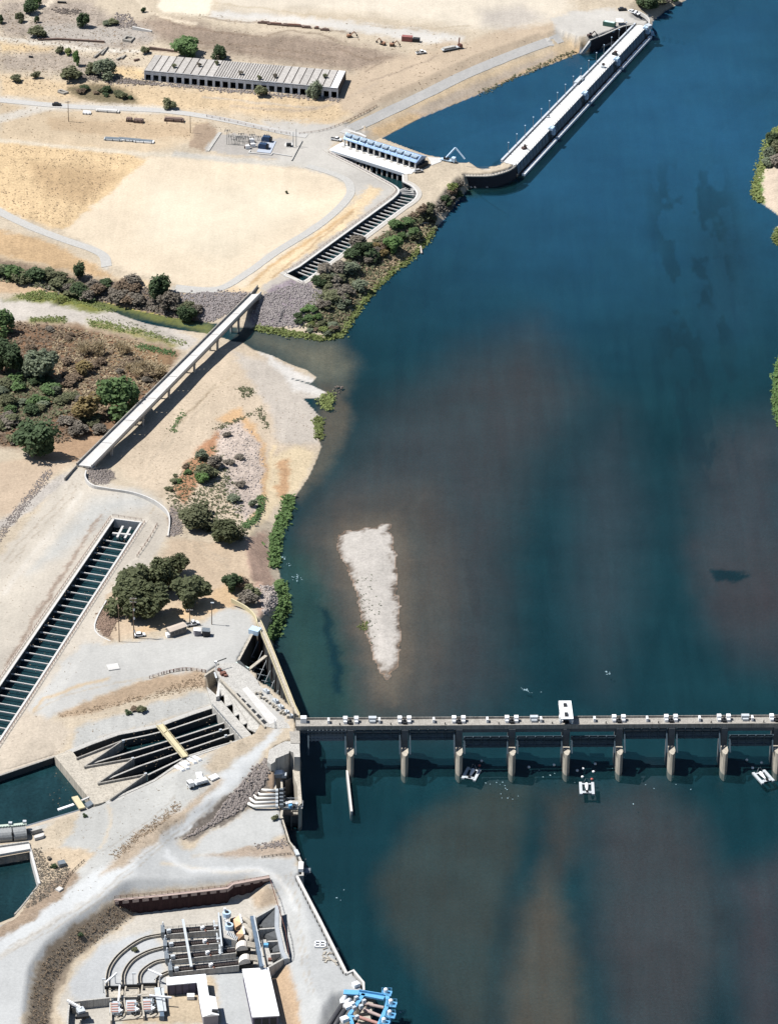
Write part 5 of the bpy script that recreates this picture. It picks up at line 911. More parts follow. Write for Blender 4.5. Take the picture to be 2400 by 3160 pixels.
for k in range(NB):
    if 9 <= k < 17: edges += [(k + j / 3, k + (j + 1) / 3) for j in range(3)]
    else: edges.append((k, k + 1))
for k, (a, b) in enumerate(edges):
    g = .07 if b - a > .5 else .05
    MB().prism([kq((a + g) / NB, .01), kq((b - g) / NB, .01), kq((b - g) / NB, .99), kq((a + g) / NB, .99)], kt - .1, kt + .02 + random.uniform(0, .08)).build('roof_slab', WHITE if a >= 24 else KC, kl)
for k in range(NB + 1):
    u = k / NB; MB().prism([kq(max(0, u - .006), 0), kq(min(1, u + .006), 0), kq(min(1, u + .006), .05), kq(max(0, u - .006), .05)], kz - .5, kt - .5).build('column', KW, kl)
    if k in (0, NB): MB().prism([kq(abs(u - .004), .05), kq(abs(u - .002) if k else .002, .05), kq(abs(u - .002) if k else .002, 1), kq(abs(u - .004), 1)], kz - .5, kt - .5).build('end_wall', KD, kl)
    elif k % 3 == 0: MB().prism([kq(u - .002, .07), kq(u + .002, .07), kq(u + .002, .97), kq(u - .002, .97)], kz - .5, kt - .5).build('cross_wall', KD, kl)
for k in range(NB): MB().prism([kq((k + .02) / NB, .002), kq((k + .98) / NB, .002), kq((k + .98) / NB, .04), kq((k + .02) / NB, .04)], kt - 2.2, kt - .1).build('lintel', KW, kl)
MB().prism([kq(0, .97), kq(1, .97), kq(1, 1), kq(0, 1)], kz - .5, kt - .5).build('rear_wall', KD, kl); MB().prism([kq(0, .05), kq(1, .05), kq(1, .97), kq(0, .97)], kz - .5, kz + .25).build('floor', BAY_SHADE, kl)
# ---------------------------------------------------------------- pumping plant in the lower yard
PZ = 3.5
sp_ = thing('sheet_pile_wall', 'long rusty red sheet pile wall with railing above the pit', 'retaining wall', P(600, 2770, 3))
top = V('m', 850, 788, 1200, 755, 1500, 724, 1680, 707) + V('n', 560, 175, 800, 134); PILE = mat('rusty_sheet_pile', [.03, .012, .013], .8, .4, .8)  # rust tone darkened to deepen the shade on the piling face
zs_ = np.linspace(10.2, 9.0, len(top)); tw = [P(q[0], q[1], z) for q, z in zip(top, zs_)]
fine = resample(tw, .9); o1 = []
for i, q in enumerate(fine): o1.append(Vector((q.x, q.y - (.35 if (i // 2) % 2 else 0), q.z)))
MB().add([tuple(q) for q in o1] + [(q.x, q.y, 2.8) for q in o1], [(i, i + 1, len(o1) + i + 1, len(o1) + i) for i in range(len(o1) - 1)]).build('piling', PILE, sp_)
MB().prism(offset_path([(q[0], q[1] + .5) for q in tw], 1.5), 8.5, 9.9).build('cap_beam', mat('pinkish_concrete', alb('cdb7ad'), .9, .15, .6), sp_)
rl = MB(); rail(rl, [(q[0], q[1] + 1.1, q[2] - .1) for q in tw], 1.2, 2.2, .14); rail(rl, W(V('n', 803, 138, 850, 290, 905, 480, 928, 640), 8.3), 1.2, 2.0, .14); rl.build('railing', RUST, sp_, kind='stuff')
fbay = thing('forebay_walls', 'grey walled forebay with four sloping bays behind the screw pumps', 'forebay', P(*V1('B5', 1120, 700), 3))
RIB('back_wall', mat('bluish_grey_concrete', alb('c3c9cf'), .9, .1, .5), V('B5', 1205, 190, 1200, 560, 1255, 790, 1300, 1000, 1360, 1110), 8.6, 2.8, 1.5, fbay); RIB('top_slab', CONC, V('B5', 1250, 200, 1250, 560, 1300, 790, 1350, 1000, 1400, 1110), 8.4, 5, 1.2, fbay)
GREYD = mat('dark_bay_lining', [.07, .075, .08], .9, .25, .8)
for a in ((1190, 195, 840, 395), (1225, 575, 890, 598), (1275, 800, 1040, 812), (1325, 1005, 1095, 1030), (1360, 1080, 1060, 1252)): RIB('dividing_wall', CONC, V('B5', *a), 8.3, 2.8, .75, fbay)
for a in ((830, 410, 1175, 230, 1165, 555, 930, 575), (860, 625, 1215, 605, 1215, 770, 1050, 790), (1060, 830, 1268, 815, 1268, 975, 1110, 1000), (1120, 1050, 1320, 1025, 1330, 1060, 1150, 1170)):
    q = V('B5', *a); MB().slab([P(*q[0], 5.2), P(*q[1], 7.9), P(*q[2], 7.9), P(*q[3], 5.2)], .3).build('sloping_bay_floor', GREYD, fbay)
cr = thing('crane_rail', 'long dark blue crane rail girder crossing behind the pump hoods', 'crane rail', P(*V1('B5', 850, 800), 4))
a, b = P(*V1('B5', 765, 390), 9.2), P(*V1('B5', 935, 1260), 9.2); MB().beam(a, b, 1.2, 1.0).build('girder', mat('slate_blue_steel', [.1, .14, .19], .5, .2, 1.), cr); MB().beam((a[0] + .9, a[1], 9.9), (b[0] + .9, b[1], 9.9), .35, .3).build('rail', WHITE_G, cr)
for k in range(5): q = lerp2(a, b, k / 4); MB().box((q[0], q[1], 6.2), (.6, .6, 5.2)).build('column', STEEL, cr)
TR = [((110, 540), (1090, 455)), ((150, 770), (1130, 680)), ((180, 990), (1385, 850)), ((240, 1195), (1440, 1065))]
for k, (A_, B_) in enumerate(TR):
    A, B = Vector(P(*V1('B4', *A_), 5.2)), Vector(P(*V1('B4', *B_), 6.6)); d = (B - A).normalized(); sd2 = Vector((-d.y, d.x, 0)).normalized()
    t = thing('screw_pump', ORD[k] + ' screw pump trough from the sheet pile wall', 'screw pump', (A.x, A.y, PZ), 'screw pump troughs')
    for s_ in (-1, 1): MB().slab([A + sd2 * s_ * 1.75, B + sd2 * s_ * 1.75, B + sd2 * s_ * 1.4, A + sd2 * s_ * 1.4], 2.6).build('side_wall', CONC, t)
    MB().slab([A + sd2 * 1.4 - Vector((0, 0, 1.4)), B + sd2 * 1.4 - Vector((0, 0, 1.4)), B - sd2 * 1.4 - Vector((0, 0, 1.4)), A - sd2 * 1.4 - Vector((0, 0, 1.4))], .4).build('floor', GREYD, t)
    MB().tube([A + d * 1.5 - Vector((0, 0, .5)), B - Vector((0, 0, .4))], .75, 10).build('screw_shaft', mat('dark_brown_steel', [.035, .026, .024], .6, .3, 1.), t)
    bl_ = MB(); n = 26
    for j in range(n):
        c = A.lerp(B, (j + 1) / (n + 1)) - Vector((0, 0, .45)); bl_.add([c + sd2 * 1.2, c + Vector((0, 0, 1.15)) + d * .3, c - sd2 * 1.2 + d * .6], [(0, 1, 2)])
    bl_.build('screw_flights', mat('dark_brown_steel', [.035, .026, .024]), t, kind='stuff')
    MB().box(A + Vector((.4, 0, .3)), (1.4, 4.6, 2.6), math.atan2(d.y, d.x)).build('head_block', STEEL, t)
    MB().box(A + d * 2.6 + Vector((0, -.8, .8)), (1.5, 1.1, 1.3), .3).build('motor', WHITE_G, t); MB().tube([A + d * .4 + Vector((0, 1.4, 1.5)), A + d * .4 + Vector((0, 1.4, 3.4))], .25, 6).build('vent', WHITE, t)
    m_ = A.lerp(B, .72 if k < 2 else .6); MB().box(m_ + Vector((0, -.6, .7)), (1.3, 1.0, 1.2), .5).build('bearing_housing', WHITE, t); MB().tube([m_ + Vector((.4, -.6, .4)), m_ + Vector((1.4, -1.6, 0))], .3, 6).build('drain', RUST, t)
    rl = MB(); rail(rl, [tuple(A + sd2 * 1.6), tuple(B + sd2 * 1.6)], 1.0, 2., .12); rl.build('railing', STEEL, t, kind='stuff')
MB().beam(P(*V1('B4', 475, 320), 8.0), P(*V1('B4', 622, 1140), 8.0), .9, .4).build('cable_tray', WHITE_G, label='pale cable tray crossing over the four screw pumps', cat='cable tray')
for k, (a, b) in enumerate((((1008, 340), (1030, 500)), ((1060, 560), (1080, 720)), ((1105, 760), (1120, 930)))):
    MB().beam(P(*V1('B4', *a), 6.5), P(*V1('B4', *b), 6.5), .5, .5).box(P(*V1('B4', b[0] + 10, b[1] - 20), 5.5), (1.6, 2.2, 2.2)).build('support_frame', WHITE_G, label=ORD[k] + ' pale support frame from the top between screw pumps', cat='frame', group='frames between screw pumps')
pg = thing('pump_gallery', 'grey pump gallery block with two bluish motors on ribbed roof', 'pump gallery', P(*V1('B4', 1250, 500), PZ))
MB().prism(W(V('B4', 1095, 210, 1230, 190, 1410, 690, 1165, 625), 8.0), PZ - .5, 8.0).build('block', CONC, pg); MB().prism(W(V('B4', 1170, 632, 1400, 692, 1395, 700, 1170, 645), 7.6), PZ - .4, 7.6).build('dark_front', mat('slate_blue_steel', [.1, .14, .19]), pg)
for k in range(13):
    q = lerp2(V1('B4', 1190, 330), V1('B4', 1330, 690), k / 12) if k < 6 else lerp2(V1('B4', 1240, 580), V1('B4', 1400, 680), (k - 6) / 6); MB().beam(P(*q, 8.15), tuple(np.array(P(*q, 8.15)) + [.3, 2.0, 0]), .3, .3).build('rib', WHITE_G, pg)
for k, q in enumerate(((1235, 265), (1275, 480))):
    c = P(*V1('B4', *q), 8.0); mo = MB().tube([(c[0], c[1], 8.0), (c[0], c[1], 9.8)], 1.5, 14).build('motor', mat('pale_blue_paint', [.42, .55, .68]), pg); MB().tube([(c[0], c[1], 9.8), (c[0], c[1], 10.1)], .7, 10).build('motor_cap', DARKM, mo)
    MB().tube([(c[0] - .8, c[1] + .8, 9.6), (c[0] - .8, c[1] + .8, 10.9)], .5, 8).build('vent', WHITE, mo)
RIB('post_row', WHITE_G, V('B4', 1090, 200, 1150, 780), 9.4, PZ, .5, pg)
ORG = mat('orange_tan_paint', [.62, .40, .24], .6, .12, 1.)
for k, (p4, lab) in enumerate((((450, 430, 560, 350, 600, 500, 490, 570), 'upper orange tan hopper behind the pump gallery'), ((500, 680, 620, 560, 640, 690, 550, 770), 'lower orange tan hopper behind the pump gallery'))):
    q = V('B5', *p4); t = thing('hopper', lab, 'hopper', P(*q[3], PZ), 'orange hoppers')
    MB().slab([P(*q[0], 8.2), P(*q[1], 9.2), P(*q[2], 8.4), P(*q[3], 6.6)], 1.6).build('chute', ORG, t); MB().beam(P(*q[1], 9.5), P(*q[2], 8.8), .5, .8).build('rim', WHITE, t); MB().box(P(*lerp2(q[0], q[3], .5), 5.2), (2.2, 2.6, 3.2), .5).build('base', MACH, t)
for k, (cpx, lab) in enumerate((((700, 560), 'upper cream curved duct beside the crane rail'), ((720, 720), 'lower cream curved duct beside the crane rail'))):
    c = P(*V1('B5', *cpx), 6.5); MB().tube([(c[0] - 2.6, c[1] + 2.4, 7.6), (c[0] - .6, c[1] + 1.8, 8.2), (c[0] + .8, c[1] + .2, 8.0), (c[0] + 1.2, c[1] - 1.6, 6.6), (c[0] + .6, c[1] - 2.6, 4.6)], 1.1, 10).build('curved_duct', CONC_T, label=lab, cat='duct', group='curved ducts', smooth=True)
HOOD = mat('cream_hood_paint', [.74, .68, .6], .55, .08, 1.)
for k, (c0, c1, lab) in enumerate((((490, 940), (830, 900), 'upper cream arched hood at the end of the third screw pump'), ((540, 1180), (870, 1120), 'lower cream arched hood at the end of the fourth screw pump'))):
    A, B = Vector(P(*V1('B5', *c0), 6.0)), Vector(P(*V1('B5', *c1), 6.0)); d = (B - A); t = thing('pump_hood', lab, 'hood', (A.x, A.y, PZ), 'arched pump hoods'); L_ = d.length; d.normalize(); pr = MB(); arc = []
    for j in range(9):
        th_ = math.pi * j / 8; c = A + d * (L_ * .32 + L_ * .32 * -math.cos(th_)); arc.append((c.x, c.y, 6.0 + 2.3 * math.sin(th_)))
    n = len(arc); vs = [(x, y - 1.6, z) for x, y, z in arc] + [(x, y + 1.6, z) for x, y, z in arc]
    MB().add(vs, [(i, i + 1, n + i + 1, n + i) for i in range(n - 1)] + [tuple(range(n)), tuple(range(n, 2 * n))[::-1]]).build('hood', HOOD, t)
    MB().slab([B + Vector((0, -1.6, .6)), A.lerp(B, .6) + Vector((0, -1.6, 1.6)), A.lerp(B, .6) + Vector((0, 1.6, 1.6)), B + Vector((0, 1.6, .6))], .6).build('apron', CONC_T, t); MB().box(A.lerp(B, .4) - Vector((0, 0, 1.4)), (5, 3.4, 2.2)).build('base', DARKM, t)
sk = thing('service_skid', 'pale service skid with blue valve beside the forebay bays', 'skid', P(*V1('B5', 1030, 1000), 4)); MB().beam(P(*V1('B5', 970, 790), 6.8), P(*V1('B5', 1090, 1220), 6.8), 2.0, .5).build('deck', CONC, sk); MB().box(P(*V1('B5', 1015, 880), 7.6), (1.6, 1.4, 1.2)).build('valve', BLUE, sk); MB().box(P(*V1('B5', 1080, 1130), 7.4), (1.2, 1.2, 1.0)).build('drum', RUST, sk)
# white roofed buildings
def house(name, lab, outline, zt_, zb_, wallmat, parts=()):
    t = thing(name, lab, 'building', P(*outline[0], zb_)); r = MB().prism(W(outline, zt_), zt_ - .35, zt_).build('roof', WHITE, t)
    c = np.mean(np.array([w_[:2] for w_ in W(outline, zt_)]), 0); inn = [(c[0] + (w_[0] - c[0]) * .95, c[1] + (w_[1] - c[1]) * .96) for w_ in W(outline, zt_)]
    MB().prism(inn, zb_ - .5, zt_ - .35).build('wall', wallmat, t); return t, inn
WALLW = mat('grey_siding', alb('a8a4ac'), .7, .1, 1.); WALLP = mat('purple_grey_siding', [.1, .09, .13], .7, .2, .8)
h1, inn = house('warehouse', 'large rectangular white roofed building at the bottom edge', V('A8', 1070, 120, 1395, 100, 1530, 695, 1195, 715), 8.3, 4.0, WALLP)
ps0 = Vector((inn[3][0], inn[3][1], 0)); ps1 = Vector((inn[2][0], inn[2][1], 0))
for k in range(3): q = ps0.lerp(ps1, .2 + .3 * k); MB().box((q.x, q.y - .05, 5.6), (2.2, .2, 2.6), math.atan2(*(ps1 - ps0).yx)).build('door', DARKM, h1)
h2 = thing('workshop', 'white roofed L shaped building left of the warehouse', 'building', P(*V1('A8', 580, 500), 4))
PR('roof', WHITE, V('A8', 135, 225, 620, 180, 662, 458, 540, 470, 512, 285, 140, 320), 8.4, 8.05, h2); PR('wall', WALLP, V('A8', 145, 232, 612, 188, 652, 450, 545, 462, 520, 290, 150, 318), 8.05, 3.2, h2)
q = [P(*x, 8.2) for x in V('A8', 535, 470, 742, 462, 786, 690, 582, 712)]; mid0, mid1 = Vector(q[0]).lerp(Vector(q[1]), .5), Vector(q[3]).lerp(Vector(q[2]), .5); mid0.z = mid1.z = 9.0
MB().add([q[0], q[1], q[2], q[3], mid0, mid1, (q[0][0], q[0][1], 8.0), (q[1][0], q[1][1], 8.0), (q[2][0], q[2][1], 8.0), (q[3][0], q[3][1], 8.0)], [(0, 4, 5, 3), (1, 2, 5, 4), (3, 5, 2, 8, 9), (0, 6, 7, 1, 4), (0, 3, 9, 6), (1, 7, 8, 2)]).build('gable_roof', WHITE, h2)
MB().prism([(q[0][0] + .3, q[0][1] - .3), (q[1][0] - .3, q[1][1] - .3), (q[2][0] - .3, q[2][1] + .4), (q[3][0] + .3, q[3][1] + .4)], 3.2, 8.0).build('gable_wall', WALLW, h2)
for k in range(5): a = lerp2(V1('A8', 165, 320), V1('A8', 500, 288), k / 4); w0 = P(*a, 8.0); MB().box((w0[0], w0[1] - .25, 5.6), (.18, .14, 4.8)).build('wall_rib', DARKM, h2)
MB().box(P(*V1('A8', 735, 640), 8.9), (2.2, 1.2, .8)).build('roof_vent', DARKM, h2)
MB().box(P(*V1('A8', 437, 460), 4.4), (2.6, 2.0, 1.4), .05).build('white_crate', WHITE, label='white crate on the tan ground inside the L shaped building', cat='crate')
# curved flumes
FL_ = [(1195, 1037, 1050, 1070, 900, 1170, 820, 1270, 795, 1370, 800, 1490), (1215, 1130, 1090, 1165, 980, 1230, 920, 1320, 915, 1400, 930, 1480), (1230, 1224, 1150, 1240, 1070, 1290, 1035, 1340, 1035, 1400, 1045, 1470), (1250, 1312, 1190, 1340, 1165, 1380, 1165, 1450)]
for k, f in enumerate(FL_):
    pth = [P(*q, 4.4) for q in curve(V('m', *f), 5)]; t = thing('curved_flume', ORD[k] + ' curved flume from the outside leading to the fish tanks', 'flume', (pth[0][0], pth[0][1], PZ), 'curved flumes')
    MB().prism(offset_path(pth, .9), 3.6, 3.95).build('trough', DARKM, t)
    for s_ in (-1, 1): o = offset_path(pth, s_ * 1.1)[:len(pth)]; MB().prism(offset_path(o, .28), 3.4, 4.4).build('side', CONC_T, t)
# fish tank yard
ty = thing('fish_tank_yard', 'pale concrete fish tank yard with three tank bays', 'tank yard', P(*V1('B6', 1070, 560), PZ))
PR('slab', CONC_T, V('B6', 690, 340, 1420, 260, 1460, 770, 700, 842), 3.95, 3.0, ty); RIB('rear_wall', CONC, V('B6', 680, 490, 900, 470, 1180, 440, 1400, 430), 5.6, 3, .5, ty)
for a in ((690, 340, 700, 480, 712, 835), (935, 310, 900, 480, 940, 700), (1185, 290, 1170, 440, 1210, 770), (1430, 265, 1450, 765)): RIB('bay_wall', CONC_T, V('B6', *a), 5.4, 3, .55, ty)
REDB = mat('brick_red_paint', [.36, .2, .17], .7, .2, 1.)
for k, x0 in enumerate((0, 250, 495)):
    tk = MB().box(P(*V1('B6', 765 + x0, 650 - k * 18), 4.6), (3.6, 6.6, 1.3), .08).build('tank', WHITE_G, ty)
    for j in range(4): MB().box(P(*V1('B6', 760 + x0, 585 + 38 * j - k * 18), 5.35), (2.6, .6, .3), .08).build('tank_grate', REDB, tk)
    c = [P(*q, 5.0) for q in curve(V('B6', 880 + x0, 560 - k * 18, 905 + x0, 650 - k * 18, 890 + x0, 740 - k * 18, 810 + x0, 785 - k * 18), 5)]; MB().tube(c, .25, 6).build('drain_hose', BLACK, tk)
    MB().box(P(*V1('B6', 770 + x0, 470 - 10 * k), 4.8), (4.2, 3.4, 1.6), .05).build('head_tank', CONC_T, ty); MB().box(P(*V1('B6', 760 + x0, 332 - k * 22), 5.0), (7.0, .5, 1.2), .06).build('screen_box', DARKM, ty)
    MB().box(P(*V1('B6', 840 + x0, 620 - k * 18), 4.7), (1.3, 1.2, 1.4), .4).build('pump', STEEL, ty); MB().box(P(*V1('B6', 850 + x0, 690 - k * 18), 4.6), (1.1, 1.5, 1.1), .9).build('filter', WHITE, ty)
    pt = MB(); random.seed(40 + k)
    for j in range(26):
        q = V1('B6', 720 + x0 + random.uniform(0, 190), 540 + random.uniform(0, 240) - k * 18); c = P(*q, 4.0); pt.box((c[0], c[1], 4.2 + random.random() * .8), (random.uniform(.3, 1.2), random.uniform(.2, .7), random.uniform(.3, .9)), random.random() * 3)
    pt.build('pipework', DARKM if k == 1 else STEEL, ty, kind='stuff')
PR('steel_tank', mat('slate_blue_steel', [.1, .14, .19]), V('B6', 1450, 690, 1510, 690, 1520, 770, 1450, 770), 5.6, 3, ty); RIB('steel_walkway', WHITE_G, V('B6', 1410, 330, 1470, 690), 6.0, 5.4, 2.0, ty); RIB('steel_walkway', WHITE_G, V('B6', 1490, 340, 1535, 690), 5.6, 5.2, .9, ty)
tw_ = thing('retaining_wall', 'low grey retaining wall running left from the fish tanks', 'wall', P(*V1('B6', 300, 530), 3)); RIB('wall', CONC, V('B6', 75, 550, 300, 525, 690, 485), 7.0, 3, .6, tw_); RIB('wall', CONC, V('B6', 75, 550, 55, 700, 40, 960), 7.0, 3, .6, tw_); PR('buttress', CONC_D, V('B6', 90, 560, 240, 560, 230, 640, 110, 640), 6.2, 3, tw_)
level_fix = None
for k, (a, b, pz) in enumerate((((620, 262), (795, 112), (775, 300)), ((842, 300), (820, 550), (820, 540)), ((1275, 62), (1482, 150), (1280, 240)), ((1290, 455), (1630, 487), (1300, 560)))):
    A, B = P(*V1('B6', *a), 7.4), P(*V1('B6', *b), 7.4); t = thing('davit_crane', ['white davit crane with slanted beam over the first flume', 'white davit crane between first and second tank bays', 'white davit crane with bent beam near the fourth flume', 'white davit crane beam reaching toward the L shaped building'][k], 'davit crane', (A[0], A[1], PZ), 'davit cranes around the fish tanks')
    MB().beam(A, B, .55, .6).build('beam', WHITE, t); c = lerp2(A, B, .85 if k != 1 else .1); MB().tube([(c[0], c[1], PZ), (c[0], c[1], 7.4)], .22, 8).build('post', WHITE, t)
bt = thing('boom_truck', 'small white boom crane parked left of the fish tanks', 'crane', P(*V1('B6', 250, 740), 5.2)); l = bt.location
MB().beam((l.x - 5, l.y + 3.6, l.z + 3.2), (l.x, l.y + .6, l.z + 2.2), .7, .8).build('boom', WHITE, bt); MB().box((l.x, l.y, l.z + 1.4), (2.6, 2.8, 1.6), .4).build('cab', WHITE_G, bt); MB().box((l.x + .8, l.y - 1.8, l.z + .8), (4.2, 2.4, 1.0), .2).build('chassis', DARKM, bt)
for s_ in (-1.2, 1.4): MB().tube([(l.x + s_, l.y - 3.0, l.z + .5), (l.x + s_, l.y - 2.4, l.z + .5)], .55, 10).build('wheel', BLACK, bt)
# ---------------------------------------------------------------- blue pump platform on the river
bp_ = thing('pump_platform', 'bright blue steel pump platform over the river at the bottom edge', 'pump platform', P(*V1('B7', 1000, 700), 0)); zb = 8.0
def bb(name, pts, wd, h, z=zb, mt=BLUE): w_ = W(V('B7', *pts), z); m_ = MB(); [m_.beam(a, b, wd, h) for a, b in zip(w_[:-1], w_[1:])]; return m_.build(name, mt, bp_)
bb('main_girder', (390, 405, 700, 420, 1200, 515), 2.6, .7); bb('handrail', (700, 370, 1190, 450), .3, .9, zb + .8); bb('main_girder', (1215, 400, 1275, 560, 1240, 720, 1190, 830, 1100, 1040, 1040, 1180), 1.4, .7); bb('inner_girder', (790, 440, 640, 660, 500, 860, 560, 1040, 520, 1180), 1.3, .7); bb('brace', (640, 420, 760, 470, 600, 760), .7, .5, zb - .8); bb('brace', (480, 870, 660, 900), .9, .5)
for k, (x, y) in enumerate(((1245, 420), (1345, 640), (1320, 860), (1205, 1010))):
    c = P(*V1('B7', x, y), zb); pf = MB().box((c[0], c[1], zb - .1), (3.6, 3.2, .35), rad(-12)).build('motor_platform', BLUE, bp_); rl = MB(); r_ = 1.7
    rail(rl, [(c[0] - r_, c[1] - r_, zb), (c[0] + r_, c[1] - r_, zb), (c[0] + r_, c[1] + r_, zb), (c[0] - r_, c[1] + r_, zb), (c[0] - r_, c[1] - r_, zb)], 1.1, 1.7, .14); rl.build('railing', BLUE, pf)
    MB().tube([(c[0] - .3, c[1] + .3, zb), (c[0] - .3, c[1] + .3, zb + 1.6), (c[0] - .3, c[1] + .3, zb + 2.0)], [.75, .75, .35], 12).build('motor', WHITE, pf); MB().tube([(c[0] - .3, c[1] + .3, -2), (c[0] - .3, c[1] + .3, zb)], .45, 8).build('pump_column', BLUE, pf)
PINK = mat('pinkish_pipe_paint', alb('cbb6b0'), .6, .15, 1.)
for k, a in enumerate(((810, 628, 1190, 710), (790, 745, 1150, 890), (690, 895, 1085, 1025), (640, 1040, 1020, 1180))): w_ = W(V('B7', *a), 6.6); MB().tube(w_, .62, 10).build('discharge_pipe', PINK if k < 2 else REDB, bp_)
for k, a in enumerate(((60, 1120, 200, 900, 370, 650), (180, 1140, 300, 930, 450, 700))):
    w_ = W(V('B7', *a), 7.9); t = thing('trunk_main', ('outer' if k == 0 else 'inner') + ' dark trunk pipe climbing the bank to the blue platform', 'pipe', (w_[0][0], w_[0][1], 6.5), 'trunk pipes'); MB().tube(w_, .95, 12).build('barrel', mat('grey_black_pipe', [.05, .05, .055], .6, .15, 1.), t, smooth=True); e = V1('B7', (365, 455)[k], (560, 600)[k]); MB().tube([w_[-1], P(*e, 8.8), P(*V1('B7', (420, 510)[k], (500, 560)[k]), 8.4)], .95, 12).build('elbow', WHITE, t, smooth=True)
for k, (x, y, s_) in enumerate(((635, 250, 2.4), (470, 690, 2.6), (560, 640, 1.6), (405, 940, 2.6), (795, 585, 1.3), (735, 690, 1.4), (640, 520, 1.3), (600, 720, 1.3), (650, 900, 1.4))): MB().box(P(*V1('B7', x, y), zb + .7), (s_, s_ * .8, 1.5), .6).build('switch_box', WHITE if k < 4 else WHITE_G, bp_)
for k, q in enumerate(((820, 820), (880, 560), (850, 700), (800, 1000))): MB().box(P(*V1('B7', *q), 4.5), (4.5, 3.0, 3.), .2).build('pier_block', CONC_T, bp_)
for x, y in ((1230, 470), (1290, 640), (1250, 800), (1110, 1000), (700, 430), (560, 800)): c = P(*V1('B7', x, y), zb); MB().tube([(c[0], c[1], -3), (c[0], c[1], zb)], .4, 8).build('leg', BLUE, bp_)
# yard odds and ends
fm = thing('steel_grating', 'small white square grating lying near the river wall', 'grating', P(*V1('n', 1130, 558), 8.1)); c = fm.location
for dx_, dy_, sx_, sy_ in ((0, 1.6, 4, .5), (0, -1.6, 4, .5), (-1.8, 0, .5, 3.4), (1.8, 0, .5, 3.4), (0, 0, .4, 3.4), (0, 0, 4, .4)): MB().box((c.x + dx_, c.y + dy_, c.z + .3), (sx_, sy_, .4)).build('bar', WHITE, fm)
random.seed(5); db = MB()
for k in range(34): q = V1('n', random.uniform(1150, 1250), random.uniform(585, 690)); c = G(*q); db.box((c[0], c[1], c[2] + .2), (random.uniform(.3, 2.4), random.uniform(.2, .6), .4), random.random() * 3)
db.build('debris_pile', CONC_T, kind='stuff', label='scattered pale timbers and debris beside the river wall')
# ---------------------------------------------------------------- roads laid on the ground
def road(name, pts, wd, mt, lab, lift=.14):
    pp = curve(pts, 6); g = GA(pp); path = resample([tuple(q) for q in g], 2.5); n = len(path); vs = []; fs = []
    for i, q in enumerate(path):
        d = path[min(i + 1, n - 1)] - path[max(i - 1, 0)]; d.z = 0; d.normalize(); nn = Vector((-d.y, d.x, 0))
        for k in range(5):
            c = q + nn * wd * (k / 4 - .5); z = float(ground_z(c.x, c.y)[0]); vs.append((c.x, c.y, z + lift))
    zz = [v[2] for v in vs]
    for i in range(n - 1):
        for k in range(4): fs.append((i * 5 + k, i * 5 + k + 1, (i + 1) * 5 + k + 1, (i + 1) * 5 + k))
    return MB().add(vs, fs).build(name, mt, kind='structure', label=lab)
ASPH = mat('pale_asphalt', soft(alb('d6d3cd')), .95, .12, .9); GRAV = mat('grey_gravel_road', soft(alb('d2cfc8')), .95, .16, 1.1)
road('levee_road', [(1730, 118), (1660, 140), (1560, 178), (1440, 228), (1330, 282), (1230, 330), (1150, 368), (1095, 392), (1060, 412)], 5.2, ASPH, 'pale paved road along the levee above the water')
road('access_road', V('b', -840, 440, -400, 480, 0, 497, 250, 512, 520, 550, 800, 605, 1000, 648, 1150, 672), 5.0, ASPH, 'pale road passing above the substation')
road('field_track', V('e', -60, 440, 60, 505, 220, 578, 400, 645, 530, 690, 600, 730, 615, 790), 5.0, GRAV, 'grey curved track at the left end of the field')
road('field_track', V('e', 1010, 915, 1250, 920, 1420, 830, 1600, 700) + V('f', 560, 330, 700, 220, 790, 120, 800, 60, 770, 10) + V('d', 250, 385, 100, 340), 4.2, GRAV, 'grey curved track along the right side of the field')
# ---------------------------------------------------------------- plants
def leaf_cloud(n, lobes, size, seed, flat=.0, spiky=False):
    r = np.random.default_rng(seed); L = []
    for k in range(lobes):
        a = r.random() * 6.283; rr = .37 * math.sqrt(r.random()); L.append((rr * math.cos(a), rr * math.sin(a), .48 + (r.random() - .5) * .5, .11 + r.random() * .13))
    L.append((0, 0, .6, .26)); vs = []; fs = []
    for k in range(n):
        c = L[r.integers(len(L))]; v = r.normal(size=3); v /= np.linalg.norm(v); rad_ = c[3] * (.55 + .62 * r.random())
        p = np.array([c[0] + v[0] * rad_, c[1] + v[1] * rad_, max(.03, c[2] + v[2] * rad_ * 1.1)])
        nrm = v * .55 + r.normal(size=3) * .5 + np.array([-.25, 0, .75]); nrm /= np.linalg.norm(nrm); u = np.cross(nrm, r.normal(size=3)); u /= np.linalg.norm(u); w_ = np.cross(nrm, u); s = size * (.6 + .9 * r.random()); t = s * (.45 + .5 * r.random())
        if spiky: u = np.array([v[0] * .5, v[1] * .5, 1.0]) ; u /= np.linalg.norm(u); w_ = np.cross(u, r.normal(size=3)); w_ /= np.linalg.norm(w_); s *= 1.8; t *= .35
        i = len(vs); vs += [p - u * s - w_ * t, p + u * s - w_ * t, p + u * s + w_ * t, p - u * s + w_ * t] if not spiky else [p - u * s - w_ * t, p - u * s + w_ * t, p + u * s, p + u * s * .98]; fs.append((i, i + 1, i + 2, i + 3))
    return vs, fs
CLOUD = {}
def cloud(kind, var):
    if (kind, var) not in CLOUD:
        if kind == 'tree': CLOUD[kind, var] = leaf_cloud(2600, 13, .034, 100 + var)
        elif kind == 'bush': CLOUD[kind, var] = leaf_cloud(900, 10, .052, 200 + var)
        elif kind == 'grass': CLOUD[kind, var] = leaf_cloud(1000, 6, .05, 300 + var, spiky=True)
    return CLOUD[kind, var]
LEAF = {}
